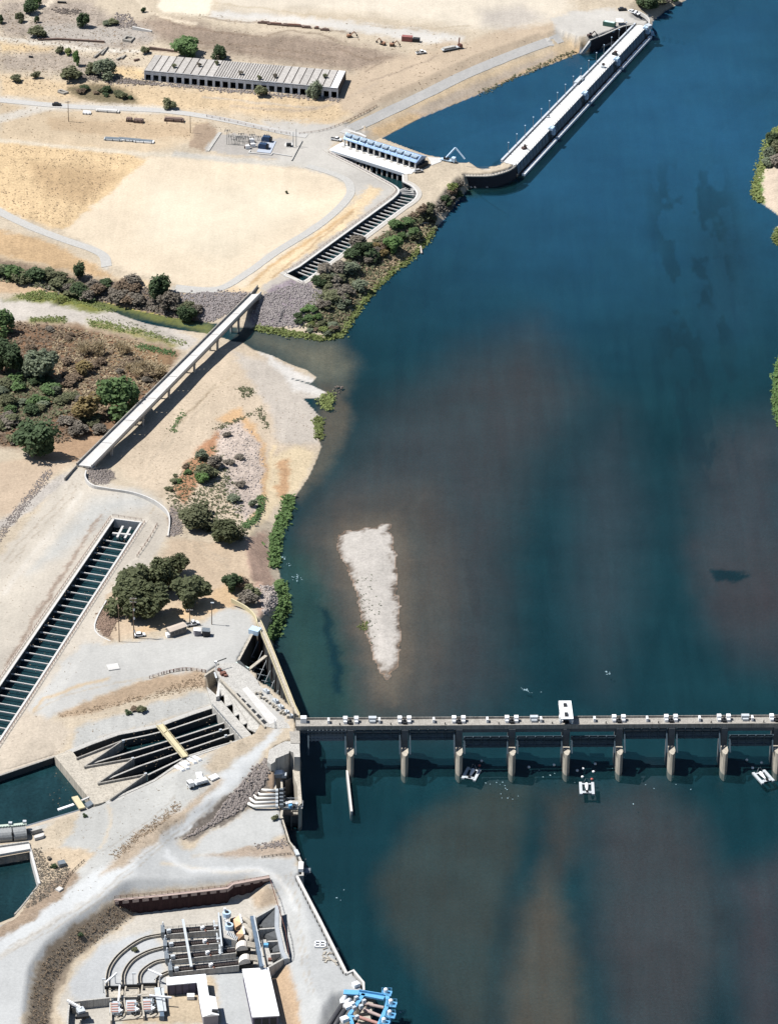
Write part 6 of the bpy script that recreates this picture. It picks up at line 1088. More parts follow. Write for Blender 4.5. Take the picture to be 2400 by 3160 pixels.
def leafmat(c):
    if c not in LEAF:
        tone = dict(green=[.125, .195, .08], dark=[.075, .11, .055], olive=[.165, .175, .10], sage=[.19, .22, .15], bright=[.13, .21, .075], straw=[.5, .41, .27], rust=[.23, .175, .125], ochre=[.27, .21, .10], grey=[.225, .20, .165], oak=[.115, .13, .068], lime=[.21, .25, .09], tan=[.30, .23, .16])[c]
        LEAF[c] = mt = mat('foliage_' + c, tone, .75, .55, .9, spec=.2, big=.15); n = mt.node_tree.nodes; L = mt.node_tree.links; b = n['Principled BSDF']; tr = n.new('ShaderNodeBsdfTranslucent'); mx = n.new('ShaderNodeMixShader'); mx.inputs[0].default_value = .42
        L.new(b.inputs['Base Color'].links[0].from_socket, tr.inputs[0]); L.new(b.outputs[0], mx.inputs[1]); L.new(tr.outputs[0], mx.inputs[2]); L.new(mx.outputs[0], n['Material Output'].inputs['Surface'])
    return LEAF[c]
CM = {}
def cmesh(kind, var, c):
    if (kind, var, c) not in CM:
        v, f = cloud(kind, var); b = MB(); b.v = [tuple(map(float, q)) for q in v]; b.f = f; CM[kind, var, c] = b.mesh('crown', leafmat(c))
    return CM[kind, var, c]
TRK = MB().tube([(0, 0, -.03), (0, 0, .2), (.02, .01, .45), (.03, 0, .7)], [.035, .026, .018, .008], 7)
for a in (0, 2.1, 4.2): TRK.tube([(0, 0, .25), (.12 * math.cos(a), .12 * math.sin(a), .42), (.24 * math.cos(a), .24 * math.sin(a), .6)], [.016, .011, .005], 5)
TRKM = TRK.mesh('trunk', mat('bark', [.10, .08, .06], .9, .3, 2.))
STEMM = MB().tube([(0, 0, -.05), (0, 0, .35)], [.03, .015], 5).tube([(0, 0, 0), (.15, .05, .4)], [.02, .01], 5).tube([(0, 0, 0), (-.13, -.08, .4)], [.02, .01], 5).mesh('stem', MATS['bark'])
CWORD = dict(green='mid green', dark='dark green', olive='olive green', sage='grey green', bright='bright green', straw='straw coloured', rust='rusty brown', ochre='yellow brown', grey='greyish', oak='dark oak green', lime='yellow green', tan='tan')
def plants(area, items):
    """items: (x, y base in picture px, width m, height m, form, colour); labels count from the left within each look"""
    seen = {}; items = sorted(items, key=lambda q: q[0])
    tot = {}
    for it in items: key = (it[4], it[5]); tot[key] = tot.get(key, 0) + 1
    for n_, (x, y, w_, h_, form, c) in enumerate(items):
        key = (form, c); i = seen.get(key, 0); seen[key] = i + 1; loc = G(x, y)
        word = {'tree': 'tree', 'bush': 'shrub', 'grass': 'grass clump'}[form]
        lab = ('%s %s from the left %s' % (ordn(i), CWORD[c] + ' ' + word, area)) if tot[key] > 1 else ('%s %s %s' % ('lone', CWORD[c] + ' ' + word, area))
        name = {'tree': 'tree', 'bush': 'shrub', 'grass': 'grass_clump'}[form]
        t = thing(name, lab, {'tree': 'tree', 'bush': 'shrub', 'grass': 'grass clump'}[form], loc, 'plants ' + area, random.random() * 6.28, (w_ * 1.08, w_ * 1.08, h_))
        inst(cmesh(form, random.randrange(3), c), t, 'crown'); inst(TRKM if form == 'tree' else STEMM, t, 'trunk' if form == 'tree' else 'stem')
def rnd(poly, n, seed):
    r = np.random.default_rng(seed); a = np.array(poly); lo, hi = a.min(0), a.max(0); out = np.zeros((0, 2))
    while len(out) < n:
        q = lo + r.random((n * 3 + 20, 2)) * (hi - lo); out = np.concatenate([out, q[inside(q[:, 0], q[:, 1], poly)]])
    return [tuple(map(float, q)) for q in out[:n]]
random.seed(21)
def fill(poly, n, seed, w0, w1, cols, form='bush', hr=.55):
    r = random.Random(seed * 7 + 1); return [(x, y, w, w * hr * r.uniform(.8, 1.25), form, r.choice(cols)) for x, y in rnd(poly, n, seed) for w in [r.uniform(w0, w1)]]
plants('in the scrub beside the creek bridge', [(20, 1150, 15, 17, 'tree', 'dark'), (10, 1030, 12, 13, 'tree', 'green'), (128, 1168, 15, 16, 'tree', 'sage'), (372, 1278, 19, 19, 'tree', 'green'), (110, 1405, 19, 18, 'tree', 'dark'), (30, 1250, 9, 6, 'tree', 'olive'),
    (275, 1095, 16, 8, 'grass', 'straw'), (375, 1085, 11, 6, 'grass', 'straw'), (470, 1165, 18, 8, 'grass', 'straw'), (265, 1290, 13, 12, 'bush', 'ochre'), (255, 1155, 8, 7, 'bush', 'ochre'), (420, 1140, 11, 5, 'grass', 'straw')]
    + fill(V('g', 0, 680, 260, 620, 420, 780, 420, 900, 150, 900, 0, 900), 26, 1, 5, 9, ['olive', 'dark', 'sage', 'green']) + fill(V('g', 380, 640, 600, 680, 560, 780, 440, 880, 380, 760), 8, 2, 4, 8, ['grey', 'olive', 'rust']) + fill(V('g', 400, 940, 700, 920, 680, 1040, 480, 1090), 10, 3, 4, 8, ['grey', 'olive', 'grey'])
    + fill(V('g', 100, 330, 480, 340, 420, 520, 520, 560, 880, 560, 1080, 680, 900, 720, 560, 640, 300, 640), 16, 4, 3, 6, ['rust', 'grey', 'rust']) + fill(V('g', 0, 920, 120, 940, 120, 1100, 0, 1120), 6, 5, 5, 9, ['grey', 'olive']) + fill(V('g', 880, 640, 1080, 600, 960, 760, 900, 740), 4, 6, 4, 6, ['rust', 'green']))
plants('on the creek bank below the field', [(485, 918, 11, 13, 'tree', 'dark'), (520, 950, 10, 9, 'tree', 'grey'), (580, 990, 9, 8, 'tree', 'dark'), (245, 860, 6, 9, 'tree', 'dark')]
    + fill(V('g', 0, -30, 220, 20, 330, 80, 100, 40, 0, 10), 9, 11, 6, 10, ['olive', 'green', 'dark']) + fill(V('g', 230, -10, 400, 30, 560, 110, 600, 180, 430, 130, 300, 70), 16, 12, 6, 10, ['dark', 'olive', 'grey', 'olive']) + fill(V('g', 560, 20, 900, 60, 920, 180, 760, 180, 580, 120), 18, 13, 5, 9, ['grey', 'rust', 'grey', 'dark'])
    + fill(V('g', 960, 100, 1160, 100, 1270, 240, 1230, 280, 1080, 250), 12, 14, 5, 9, ['grey', 'dark', 'grey', 'olive']))
plants('on the river bank below the upper channel', [(1214, 778, 9, 9, 'tree', 'bright'), (1280, 735, 8, 6, 'bush', 'green')]
    + fill(V('f', 1030, 300, 1200, 290, 1240, 380, 1150, 440, 1060, 330), 9, 21, 4, 8, ['sage', 'green', 'olive']) + fill(V('f', 1180, 220, 1340, 180, 1350, 300, 1240, 290), 10, 22, 3, 6, ['grey', 'rust', 'olive']) + fill(V('f', 800, 440, 960, 420, 1020, 520, 920, 560, 800, 560), 12, 23, 5, 9, ['dark', 'grey', 'dark'])
    + fill(V('f', 930, 400, 1040, 420, 1040, 520, 960, 500), 6, 24, 4, 7, ['rust', 'rust', 'ochre']) + fill(V('f', 620, 640, 780, 560, 960, 560, 970, 640, 860, 720, 700, 860, 600, 860, 640, 720), 26, 25, 6, 11, ['sage', 'sage', 'olive', 'grey']) + fill(V('f', 540, 650, 620, 660, 620, 740, 560, 710), 3, 26, 5, 7, ['dark', 'olive'])
    + fill(V('f', 490, 860, 580, 840, 600, 920, 500, 930), 5, 27, 4, 6, ['bright', 'green']) + fill(V('f', 370, 900, 480, 900, 470, 940), 3, 28, 3, 5, ['dark', 'green']) + fill(V('f', 500, 930, 720, 980, 700, 1030, 520, 1000), 12, 29, 3, 6, ['sage', 'lime', 'olive', 'rust']))
plants('on the steep bank under the curved wall', [(1398, 592, 6, 5, 'bush', 'lime')] + fill(V('C4', 1000, 760, 1200, 520, 1340, 460, 1300, 700, 1100, 960, 960, 960), 16, 31, 3, 6, ['grey', 'dark', 'rust']) + [(1328, 655, 4, 6, 'bush', 'olive'), (1308, 640, 3, 2, 'bush', 'rust')])
plants('among the oaks above the parking area', [(395, 1890, 17, 16, 'tree', 'oak'), (455, 1905, 18, 17, 'tree', 'oak'), (430, 1840, 15, 15, 'tree', 'oak'), (505, 1820, 13, 17, 'tree', 'oak'), (545, 1770, 10, 10, 'tree', 'oak'), (593, 1870, 15, 14, 'tree', 'oak'), (718, 1822, 8, 8, 'tree', 'dark'), (755, 1815, 7, 5, 'bush', 'rust'), (765, 1862, 9, 6, 'bush', 'grey'), (775, 1840, 7, 5, 'bush', 'olive')])
plants('on the stony mound above the oaks', [(620, 1625, 16, 10, 'tree', 'olive'), (705, 1668, 14, 11, 'tree', 'oak'), (575, 1610, 9, 6, 'bush', 'olive'), (610, 1590, 10, 6, 'bush', 'olive'), (640, 1475, 9, 7, 'bush', 'olive'), (660, 1440, 7, 6, 'bush', 'grey'), (628, 1490, 7, 6, 'bush', 'bright'), (625, 1420, 6, 5, 'bush', 'sage'), (720, 1545, 6, 3, 'bush', 'sage'), (780, 1560, 4, 3, 'bush', 'sage'), (745, 1500, 5, 2.5, 'bush', 'grey'), (710, 1430, 5, 2, 'bush', 'grey'), (740, 1415, 5, 2, 'bush', 'grey'), (700, 1345, 4, 2, 'bush', 'grey')]
    + fill(V('h', 240, 700, 380, 580, 400, 620, 300, 780, 250, 800), 8, 41, 2, 4, ['green', 'olive', 'rust']) + fill(V('h', 480, 1050, 560, 1040, 600, 1110, 540, 1100), 3, 42, 3, 5, ['oak', 'oak']))
plants('in the dry ground round the ruined kilns', [(92, 42, 8, 8, 'tree', 'dark'), (110, 22, 8, 7, 'tree', 'green'), (64, 68, 5, 6, 'tree', 'olive'), (114, 70, 3, 4, 'bush', 'dark'), (255, 82, 7, 9, 'tree', 'dark'), (3, 72, 4, 5, 'bush', 'dark'), (118, 115, 10, 6, 'bush', 'olive'), (352, 77, 6, 3.5, 'bush', 'olive'), (330, 75, 6, 2.5, 'bush', 'sage'),
    (185, 163, 5, 4, 'bush', 'olive'), (212, 170, 4, 4, 'bush', 'lime'), (238, 203, 4, 9, 'bush', 'bright'), (220, 243, 12, 7, 'bush', 'olive'), (283, 225, 9, 5, 'bush', 'olive'), (330, 240, 12, 11, 'tree', 'sage'), (112, 240, 5, 4, 'bush', 'olive'), (50, 253, 6, 4, 'bush', 'olive'), (578, 175, 15, 12, 'tree', 'green'), (676, 182, 8, 8, 'tree', 'dark'), (520, 333, 8, 5, 'bush', 'olive'), (808, 297, 7, 6, 'bush', 'olive'),
    (968, 302, 8, 10, 'tree', 'sage'), (450, 165, 5, 4, 'bush', 'olive'), (443, 37, 3, 3, 'bush', 'dark'), (885, 597, 1.6, 1.5, 'bush', 'olive')] + fill(V('a', 440, 620, 560, 560, 700, 560, 880, 660, 700, 660, 540, 640), 10, 51, 3, 6, ['olive', 'dark', 'rust']))
plants('on the far bank at the right edge', [(2388, 465, 9, 11, 'tree', 'dark'), (2378, 495, 8, 7, 'bush', 'sage'), (2395, 510, 9, 6, 'bush', 'grey'), (2365, 515, 7, 5, 'bush', 'sage'), (2398, 480, 8, 9, 'tree', 'olive'), (2420, 470, 12, 12, 'tree', 'dark')])
plants('at the far end of the parking yard', [(1995, 28, 12, 9, 'tree', 'dark'), (2022, 20, 9, 6, 'bush', 'olive'), (2050, 12, 7, 4, 'bush', 'grey'), (1980, 14, 10, 8, 'tree', 'olive'), (2080, 5, 6, 4, 'bush', 'green')])
plants('on the bare yards', [(437, 2195, 4, 2.5, 'bush', 'olive'), (395, 2203, 3, 1.6, 'bush', 'dark'), (420, 2192, 4, 1.4, 'bush', 'rust'), (848, 2528, 3, 1.8, 'bush', 'olive'), (415, 2935, 2.4, 1.6, 'bush', 'olive'), (250, 2890, 2.4, 1.6, 'bush', 'dark'), (262, 2520, 2, 1.2, 'bush', 'dark'), (166, 2678, 2.6, 1.6, 'bush', 'dark'), (153, 2652, 2, 1.2, 'bush', 'grey')])
# shrubs growing on the kiln roof
for k, (x, y) in enumerate(((537, 209), (614, 205), (670, 200), (743, 230), (800, 245), (850, 240), (1002, 240), (600, 262))):
    if k == 7: continue
    c = P(x, y, kt); t = thing('shrub', ordn(k) + ' small shrub from the left sprouting on the kiln roof', 'shrub', c, 'shrubs on the kiln roof', random.random(), (2.8, 2.8, 2.4)); inst(cmesh('bush', k % 3, 'grey' if k % 2 else 'olive'), t, 'crown'); inst(STEMM, t, 'stem')
# ---------------------------------------------------------------- uncountable cover: reeds, brush, stones
def cover(name, lab, poly, n, s0, s1, mt, seed, hgt=1.0, jitter=5.0):
    r = np.random.default_rng(seed); q = np.array(rnd(poly, n, seed)) + r.normal(size=(n, 2)) * np.array([jitter, jitter * .6]) * (r.random((n, 1)) < .5); g = GA(q); g = g[g[:, 2] > -.25]; g = np.repeat(g, 3, 0); m = len(g)
    s = r.uniform(s0, s1, m) * r.uniform(.5, 1.1, m); g[:, :2] += r.normal(size=(m, 2)) * s[:, None] * .5; g[:, 2] += s * hgt * r.uniform(.05, .75, m)
    nr = np.stack([r.normal(size=m) * .45, r.normal(size=m) * .45 - .1, np.ones(m)], 1); nr /= np.linalg.norm(nr, axis=1)[:, None]; u = np.cross(nr, r.normal(size=(m, 3))); u /= np.linalg.norm(u, axis=1)[:, None]; w_ = np.cross(nr, u)
    a = u * (s * .5)[:, None]; b_ = w_ * (s * r.uniform(.2, .45, m))[:, None]; vs = np.stack([g - a - b_ * .4, g + a * .3 - b_, g + a + b_ * .3, g - a * .4 + b_], 1).reshape(-1, 3)
    b = MB(); b.v = [tuple(x) for x in vs.tolist()]; b.f = [(i, i + 1, i + 2, i + 3) for i in range(0, len(vs), 4)]; return b.build(name, mt, kind='stuff', label=lab)
def stones(name, lab, poly, n, r0, r1, mt, seed):
    global random
    random.seed(seed); b = MB(); r0_ = np.random.default_rng(seed); q = GA(np.array(rnd(poly, n, seed)) + r0_.normal(size=(n, 2)) * np.array([6, 4]) * (r0_.random((n, 1)) < .35))
    for p in q: rock(b, (p[0], p[1], p[2] + .05), random.uniform(r0, r1))
    return b.build(name, mt, kind='stuff', label=lab)
def strip(pts, wd): o = offset_path([(q[0], q[1]) for q in pts], wd); return [(v.x, v.y) for v in o]
cover('reed_fringe', 'bright green reeds along the river bank beside the oaks', strip(V('h', 1035, 800, 1015, 900, 970, 1000, 940, 1100, 935, 1260), 26), 1000, .8, 2.0, leafmat('bright'), 61, .8)
cover('reed_fringe', 'green reeds along the river bank near the parking area', strip(V('j', 1000, 0, 1035, 80, 1055, 210, 985, 350, 930, 490), 30), 1000, .8, 2.0, leafmat('bright'), 62, .8)
cover('reed_fringe', 'yellow green fringe along the river below the upper channel', strip(V('f', 1340, 330, 1270, 430, 1180, 525, 1055, 615, 950, 720, 865, 815, 800, 920, 725, 1020, 610, 1040, 480, 1020, 300, 990, 190, 970), 15), 1700, .7, 1.7, leafmat('lime'), 63, .7)
cover('dry_grass', 'dry tan grass above the river fringe', strip(V('f', 1290, 330, 1200, 430, 1110, 530, 980, 620, 900, 720), 34), 1300, .6, 1.5, leafmat('straw'), 64, .6)
cover('dry_brush', 'rusty brown dry brush covering the scrub', V('g', 60, 300, 480, 340, 900, 540, 1090, 640, 900, 800, 700, 940, 420, 1080, 0, 1100, 0, 640), 3600, .8, 2.0, leafmat('rust'), 65, .5)
cover('green_brush', 'low green brush in the scrub', V('g', 0, 640, 330, 640, 460, 760, 440, 900, 150, 1000, 0, 1000), 1300, .8, 2.2, leafmat('olive'), 66, .6)
cover('creek_greens', 'yellow green water plants along the creek', V('g', 100, 130, 260, 100, 420, 130, 560, 150, 760, 230, 720, 240, 520, 180, 350, 150, 180, 160), 800, .5, 1.3, leafmat('lime'), 67, .5)
cover('creek_greens', 'scattered green tufts on the creek gravel bar', V('g', 560, 290, 700, 300, 900, 350, 1220, 440, 1180, 450, 900, 380, 600, 335), 500, .4, 1.2, leafmat('lime'), 68, .5)
cover('creek_greens', 'green tufts at the upper creek gravel', V('g', 200, 270, 440, 265, 430, 300, 200, 300), 220, .4, 1.2, leafmat('lime'), 69, .5)
cover('creek_greens', 'sparse dark tufts on the pale creek gravel', V('g', 520, 240, 900, 310, 1200, 420, 1240, 470, 900, 370, 600, 280), 170, .3, .8, leafmat('olive'), 70, .6)
cover('creek_greens', 'green strip at the edge of the dry grass by the creek', strip(V('g', 890, 455, 1000, 480, 1140, 510), 14), 260, .5, 1.3, leafmat('green'), 71, .5)
cover('weed_tufts', 'small green weeds on the sand right of the bridge', V('h', 260, 380, 340, 250, 360, 260, 290, 380), 90, .4, 1.2, leafmat('green'), 72, .5)
cover('weed_tufts', 'green weeds on the gravel bar near the mound', V('h', 700, 90, 800, 100, 810, 140, 740, 160), 110, .4, 1.3, leafmat('olive'), 73, .5)
cover('weed_tufts', 'weeds along the edge of the stony mound', V('h', 540, 360, 740, 280, 860, 220, 900, 340, 880, 380, 830, 250, 700, 320, 560, 380), 190, .4, 1.2, leafmat('olive'), 74, .5)
cover('weed_tufts', 'yellow green clump at the gravel spit', V('h', 1215, 180, 1300, 130, 1330, 150, 1300, 250, 1230, 220), 220, .6, 1.6, leafmat('lime'), 75, .7)
cover('weed_tufts', 'green clump at the water edge below the spit', V('h', 1200, 290, 1250, 290, 1245, 430, 1205, 430), 220, .6, 1.6, leafmat('lime'), 76, .7)
cover('weed_tufts', 'green hedge of weeds under the stony mound', strip(V('h', 850, 800, 850, 900, 800, 960, 735, 1000), 14), 330, .6, 1.5, leafmat('green'), 77, .7)
cover('weed_tufts', 'dark weeds on the white gravel island', V('D6', 420, 720, 640, 740, 720, 1100, 740, 1400, 600, 1600, 480, 1300), 70, .3, .8, leafmat('dark'), 78, .7)
cover('weed_tufts', 'lime green clump on the left edge of the gravel island', V('D6', 470, 1350, 560, 1330, 560, 1410, 480, 1420), 60, .4, 1.0, leafmat('lime'), 79, .7)
cover('marsh_grass', 'bright green marsh grass on the far bank', [(2402, 1100), (2388, 1150), (2383, 1230), (2392, 1290), (2410, 1325), (2470, 1300), (2470, 1100)], 1300, .8, 2.0, leafmat('bright'), 80, .8)
cover('marsh_grass', 'green fringe round the far sandy bank', strip([(2400, 400), (2374, 430), (2350, 505), (2333, 560), (2331, 600), (2345, 624)], 18), 700, .8, 2.0, leafmat('lime'), 81, .8); cover('marsh_grass', 'pale green reed patch below the far sandy bank', [(2386, 708), (2384, 745), (2410, 760), (2470, 740), (2470, 690)], 420, .8, 2.0, leafmat('lime'), 82, .8)
cover('dry_tufts', 'dark dry weeds on the slope into the pit', V('m', 880, 800, 1020, 860, 860, 1000, 640, 1140, 480, 1260, 390, 1420, 350, 1704, 210, 1704, 230, 1480, 320, 1240, 520, 1040), 900, .25, .8, leafmat('tan'), 83, .6)
cover('dry_tufts', 'brown weeds on the slope above the lower canal', V('C6', 650, 900, 800, 900, 1000, 1300, 1400, 1250, 1350, 1450, 900, 1900, 600, 2068, 480, 2068, 800, 1600), 900, .3, .8, leafmat('grey'), 84, .6)
cover('dry_tufts', 'brown weeds on the slope above the settling basin', V('k', 370, 330, 900, 210, 1320, 60, 1320, 150, 900, 240, 400, 345), 420, .3, .8, leafmat('tan'), 85, .5)
cover('dry_tufts', 'dry shrubs along the water foot of the levee', strip(V('D3', 0, 710, 340, 545, 620, 420, 900, 300, 1000, 265), 12), 220, .5, 1.3, leafmat('olive'), 86, .6)
cover('dry_tufts', 'scattered dry tufts over the ground near the kilns', V('a', 0, 60, 700, 150, 900, 330, 900, 540, 500, 560, 0, 560), 420, .4, 1.1, leafmat('tan'), 87, .5); cover('dry_tufts', 'scattered tan tufts in the dark left field', V('e', 0, 90, 800, 150, 380, 560, 100, 500, 0, 420), 700, .3, .9, leafmat('tan'), 88, .4)
cover('dry_tufts', 'thin dry weeds along the gravel roadside', strip(V('m', 840, 470, 1000, 330, 1180, 200, 1330, 80), 24), 420, .3, .8, leafmat('tan'), 89, .5)
cover('undergrowth', 'brown and olive undergrowth on the creek bank', V('g', 0, -30, 240, -10, 420, 20, 900, 60, 940, 180, 1100, 120, 1270, 240, 1200, 280, 800, 180, 560, 150, 300, 80, 0, 20), 2600, .7, 1.9, leafmat('grey'), 111, .5); cover('undergrowth', 'olive undergrowth among the creek bank shrubs', V('g', 0, -20, 220, 0, 420, 40, 560, 110, 540, 150, 300, 80, 0, 20), 1000, .7, 1.9, leafmat('olive'), 112, .6)
cover('undergrowth', 'grey green undergrowth on the upper river bank', V('f', 1340, 190, 1350, 330, 1250, 400, 1060, 560, 940, 700, 800, 880, 720, 1000, 520, 990, 500, 880, 620, 700, 700, 620, 800, 500, 1000, 380, 1180, 240), 3000, .7, 2.0, leafmat('olive'), 113, .5); cover('undergrowth', 'brown undergrowth on the upper river bank', V('f', 1340, 190, 1350, 330, 1250, 400, 1060, 560, 940, 700, 800, 880, 720, 1000, 600, 920, 700, 700, 800, 500, 1000, 380, 1180, 240), 2000, .6, 1.7, leafmat('tan'), 114, .5)
cover('undergrowth', 'tan dead brush over the scrub', V('g', 380, 330, 880, 420, 1090, 600, 960, 760, 700, 900, 420, 900, 300, 500), 1800, .6, 1.8, leafmat('straw'), 115, .5); cover('undergrowth', 'dark brush on the steep bank under the curved wall', V('C4', 1000, 740, 1200, 520, 1400, 420, 1330, 640, 1150, 960, 930, 1000), 1100, .5, 1.5, leafmat('grey'), 116, .5)
cover('undergrowth', 'green brush round the oak mound', V('h', 220, 820, 400, 560, 560, 480, 620, 620, 720, 800, 740, 1000, 560, 1060, 360, 960), 1100, .5, 1.5, leafmat('olive'), 117, .5)
cover('sparse_weeds', 'tiny dry weeds dotted over the sand right of the bridge', V('h', 0, 500, 420, 60, 700, 20, 1150, 160, 1200, 300, 1200, 520, 1000, 760, 700, 700, 400, 650, 120, 780), 500, .2, .55, leafmat('tan'), 121, .4); cover('sparse_weeds', 'tiny dry weeds dotted over the plateau beside the lower channel', V('F', 0, 1010, 180, 1010, 360, 1100, 200, 1400, 0, 1660), 420, .2, .5, leafmat('tan'), 122, .4)
cover('sparse_weeds', 'tiny dry weeds dotted over the lower gravel yards', V('F', 130, 1560, 440, 1490, 560, 1560, 400, 1800, 230, 1900, 60, 1990, 90, 1820), 500, .2, .5, leafmat('tan'), 123, .4); cover('sparse_weeds', 'tiny dry weeds dotted over the hill and upper ground', V('F', 0, 0, 900, 60, 1180, 80, 760, 260, 440, 300, 0, 300), 1500, .3, .9, leafmat('tan'), 124, .4); cover('sparse_weeds', 'tiny dark weeds dotted over the old foundations ground', V('F', 0, 0, 330, 40, 340, 120, 300, 200, 0, 200), 700, .3, .9, leafmat('grey'), 125, .4)
stones('riprap', 'purple grey riprap slope right of the bridge end', V('f', 230, 760, 480, 670, 640, 740, 600, 830, 490, 960, 200, 960, 170, 900), 2600, .35, .8, ROCKU, 91)
stones('riprap', 'grey riprap slope left of the bridge end', V('g', 1130, 130, 1300, 110, 1600, 110, 1480, 240, 1380, 300, 1260, 270), 1500, .35, .8, ROCKU, 92)
stones('riprap', 'dark rock slope below the white gravel road', V('l', 150, 1110, 420, 950, 560, 760, 780, 500, 900, 390, 930, 420, 920, 520, 800, 740, 700, 830, 480, 950), 1300, .2, 1.0, ROCKG, 93)
stones('riprap', 'stones on the oval mound at the bridge end', V('i', 565, 110, 640, 95, 730, 110, 745, 150, 690, 200, 600, 195), 500, .3, .6, ROCKG, 94)
stones('riprap', 'brown stones on the slope below the oaks', V('i', 690, 950, 770, 960, 760, 1080, 700, 1190, 625, 1130, 640, 1040), 800, .3, .7, mat('brown_riprap', alb('a58d7c'), .95, .35, 1.2), 95)
stones('riprap', 'stones behind the curved white parapet', V('i', 1100, 350, 1180, 400, 1180, 520, 1100, 540), 350, .3, .6, ROCKG, 96)
stones('riprap', 'pale stones scattered over the mound', V('h', 560, 400, 720, 320, 820, 400, 870, 560, 850, 800, 800, 900, 740, 960, 640, 860, 600, 600), 420, .25, .7, mat('pale_pink_stone', alb('d6c9c0'), .95, .3, 1.2), 97)
stones('riprap', 'stones on the bank beside the oaks', V('j', 820, 30, 980, 20, 1000, 180, 880, 280, 850, 180), 500, .3, .8, mat('pale_pink_stone', alb('d8cac3')), 98)
stones('riprap', 'pebble line beside the left plateau edge', strip(V('i', 330, 110, 180, 300, 60, 450, -20, 560), 24), 700, .25, .5, ROCKG, 99); stones('riprap', 'pebbles on the creek bank below the field', V('g', 560, 20, 920, 70, 1100, 100, 1260, 280, 1100, 270, 860, 200, 620, 160), 900, .3, .8, ROCKD, 100)
stones('rubble', 'grey rubble heaped along the kiln front', strip(V('b', -160, 310, 100, 330, 300, 345, 560, 370, 760, 385, 1000, 410, 1360, 440), 9), 900, .3, .9, ROCKG, 101); stones('rubble', 'dark rubble heap left of the kilns', V('a', 430, 480, 560, 490, 760, 500, 1000, 540, 980, 550, 700, 525, 480, 510), 420, .4, 1.0, ROCKD, 102)
stones('rubble', 'rubble patches near the top left corner', V('D1', 560, 100, 860, 100, 900, 150, 640, 150), 160, .4, .9, ROCKD, 103); stones('rubble', 'broken stones on the brown hillside', V('D1', 1240, 150, 1400, 150, 1500, 300, 1240, 310), 200, .4, .9, ROCKG, 104)
stones('rubble', 'spread rocks at the river wall corner', V('l', 800, 1130, 1100, 1100, 1110, 1150, 820, 1180), 160, .25, .6, ROCKG, 105)
stones('boulders', 'boulders at the tip of the gravel spit', V('h', 1330, 90, 1380, 90, 1370, 130, 1310, 150), 14, .4, .9, ROCKD, 106)
# ---------------------------------------------------------------- vehicles
def car_meshes(kind, paint):
    L_, B_ = (4.7, 1.85) if kind == 'car' else (5.6, 2.0)
    body = MB(); pr = [(-L_ / 2, .35), (-L_ / 2, .95), (-L_ / 2 + .3, 1.02), (L_ / 2 - .9, .98), (L_ / 2 - .1, .8), (L_ / 2, .4)]
    def ext(mb, prof, y0, y1): n = len(prof); mb.add([(x, y0, z) for x, z in prof] + [(x, y1, z) for x, z in prof], [tuple(range(n))[::-1], tuple(range(n, 2 * n))] + [(i, (i + 1) % n, n + (i + 1) % n, n + i) for i in range(n)]); return mb
    ext(body, pr, -B_ / 2, B_ / 2)
    cab = [(-1.7, 1.0), (-1.3, 1.55), (.5, 1.58), (1.2, 1.0)] if kind == 'car' else [(-.5, 1.0), (-.35, 1.75), (.9, 1.75), (1.6, 1.0)]
    roof = ext(MB(), [(cab[1][0] - .02, 1.56 if kind == 'car' else 1.74), (cab[1][0], 1.64 if kind == 'car' else 1.83), (cab[2][0], 1.66 if kind == 'car' else 1.83), (cab[2][0] + .05, 1.58 if kind == 'car' else 1.74)], -B_ / 2 + .16, B_ / 2 - .16)
    glass = ext(MB(), cab, -B_ / 2 + .12, B_ / 2 - .12); wh = MB().tube([(0, -.12, 0), (0, .12, 0)], .36, 10)
    out = [('body', body.mesh('body', paint)), ('window_band', glass.mesh('window_band', GLASS)), ('roof', roof.mesh('roof', paint))]
    if kind == 'pickup': out.append(('bed', MB().box((-1.75, 0, 1.0), (2.0, 1.7, .12)).mesh('bed', DARKM)))
    return out, wh.mesh('wheel', BLACK), L_, B_
CARM = {}
PAINT = dict(white=WHITE, silver=mat('silver_car_paint', [.45, .46, .48], .35, .05, 1., metal=.4), dark=mat('dark_car_paint', [.03, .03, .035], .35, .1, 1.), green=mat('dark_green_paint', [.04, .1, .08], .5, .1, 1.))
def car(kind, colour, x, y, rz, lab, cat=None, z=None):
    if (kind, colour) not in CARM: CARM[kind, colour] = car_meshes(kind, PAINT[colour])
    ps_, wh, L_, B_ = CARM[kind, colour]; l = G(x, y, .16) if z is None else P(x, y, z)
    t = thing('parked_' + kind, lab, cat or {'car': 'car', 'pickup': 'pickup truck'}[kind], l, 'parked vehicles', rz)
    for n, me in ps_: inst(me, t, n)
    for sx in (-1, 1):
        for sy in (-1, 1): o = inst(wh, t, 'wheel'); o.location = (sx * L_ * .31, sy * (B_ / 2 - .1), .36)
car('pickup', 'white', *V1('A3', 315, 365), rad(-18), 'white pickup parked at the left end of the pump house'); car('car', 'silver', *V1('A4', 930, 770), rad(20), 'silver car at the right end of the white pump deck')
car('car', 'white', *V1('C3', 1060, 225), rad(-40), 'leftmost white car in the row at the far parking yard'); car('pickup', 'white', *V1('C3', 1110, 245), rad(-40), 'white pickup second in the row at the far parking yard'); car('car', 'white', *V1('C3', 1170, 265), rad(-40), 'white car third in the row at the far parking yard'); car('pickup', 'silver', *V1('C3', 1265, 345), rad(-42), 'silver pickup nearest the fish screen end'); car('car', 'dark', *V1('C3', 890, 180), rad(10), 'dark car at the back of the far parking yard')
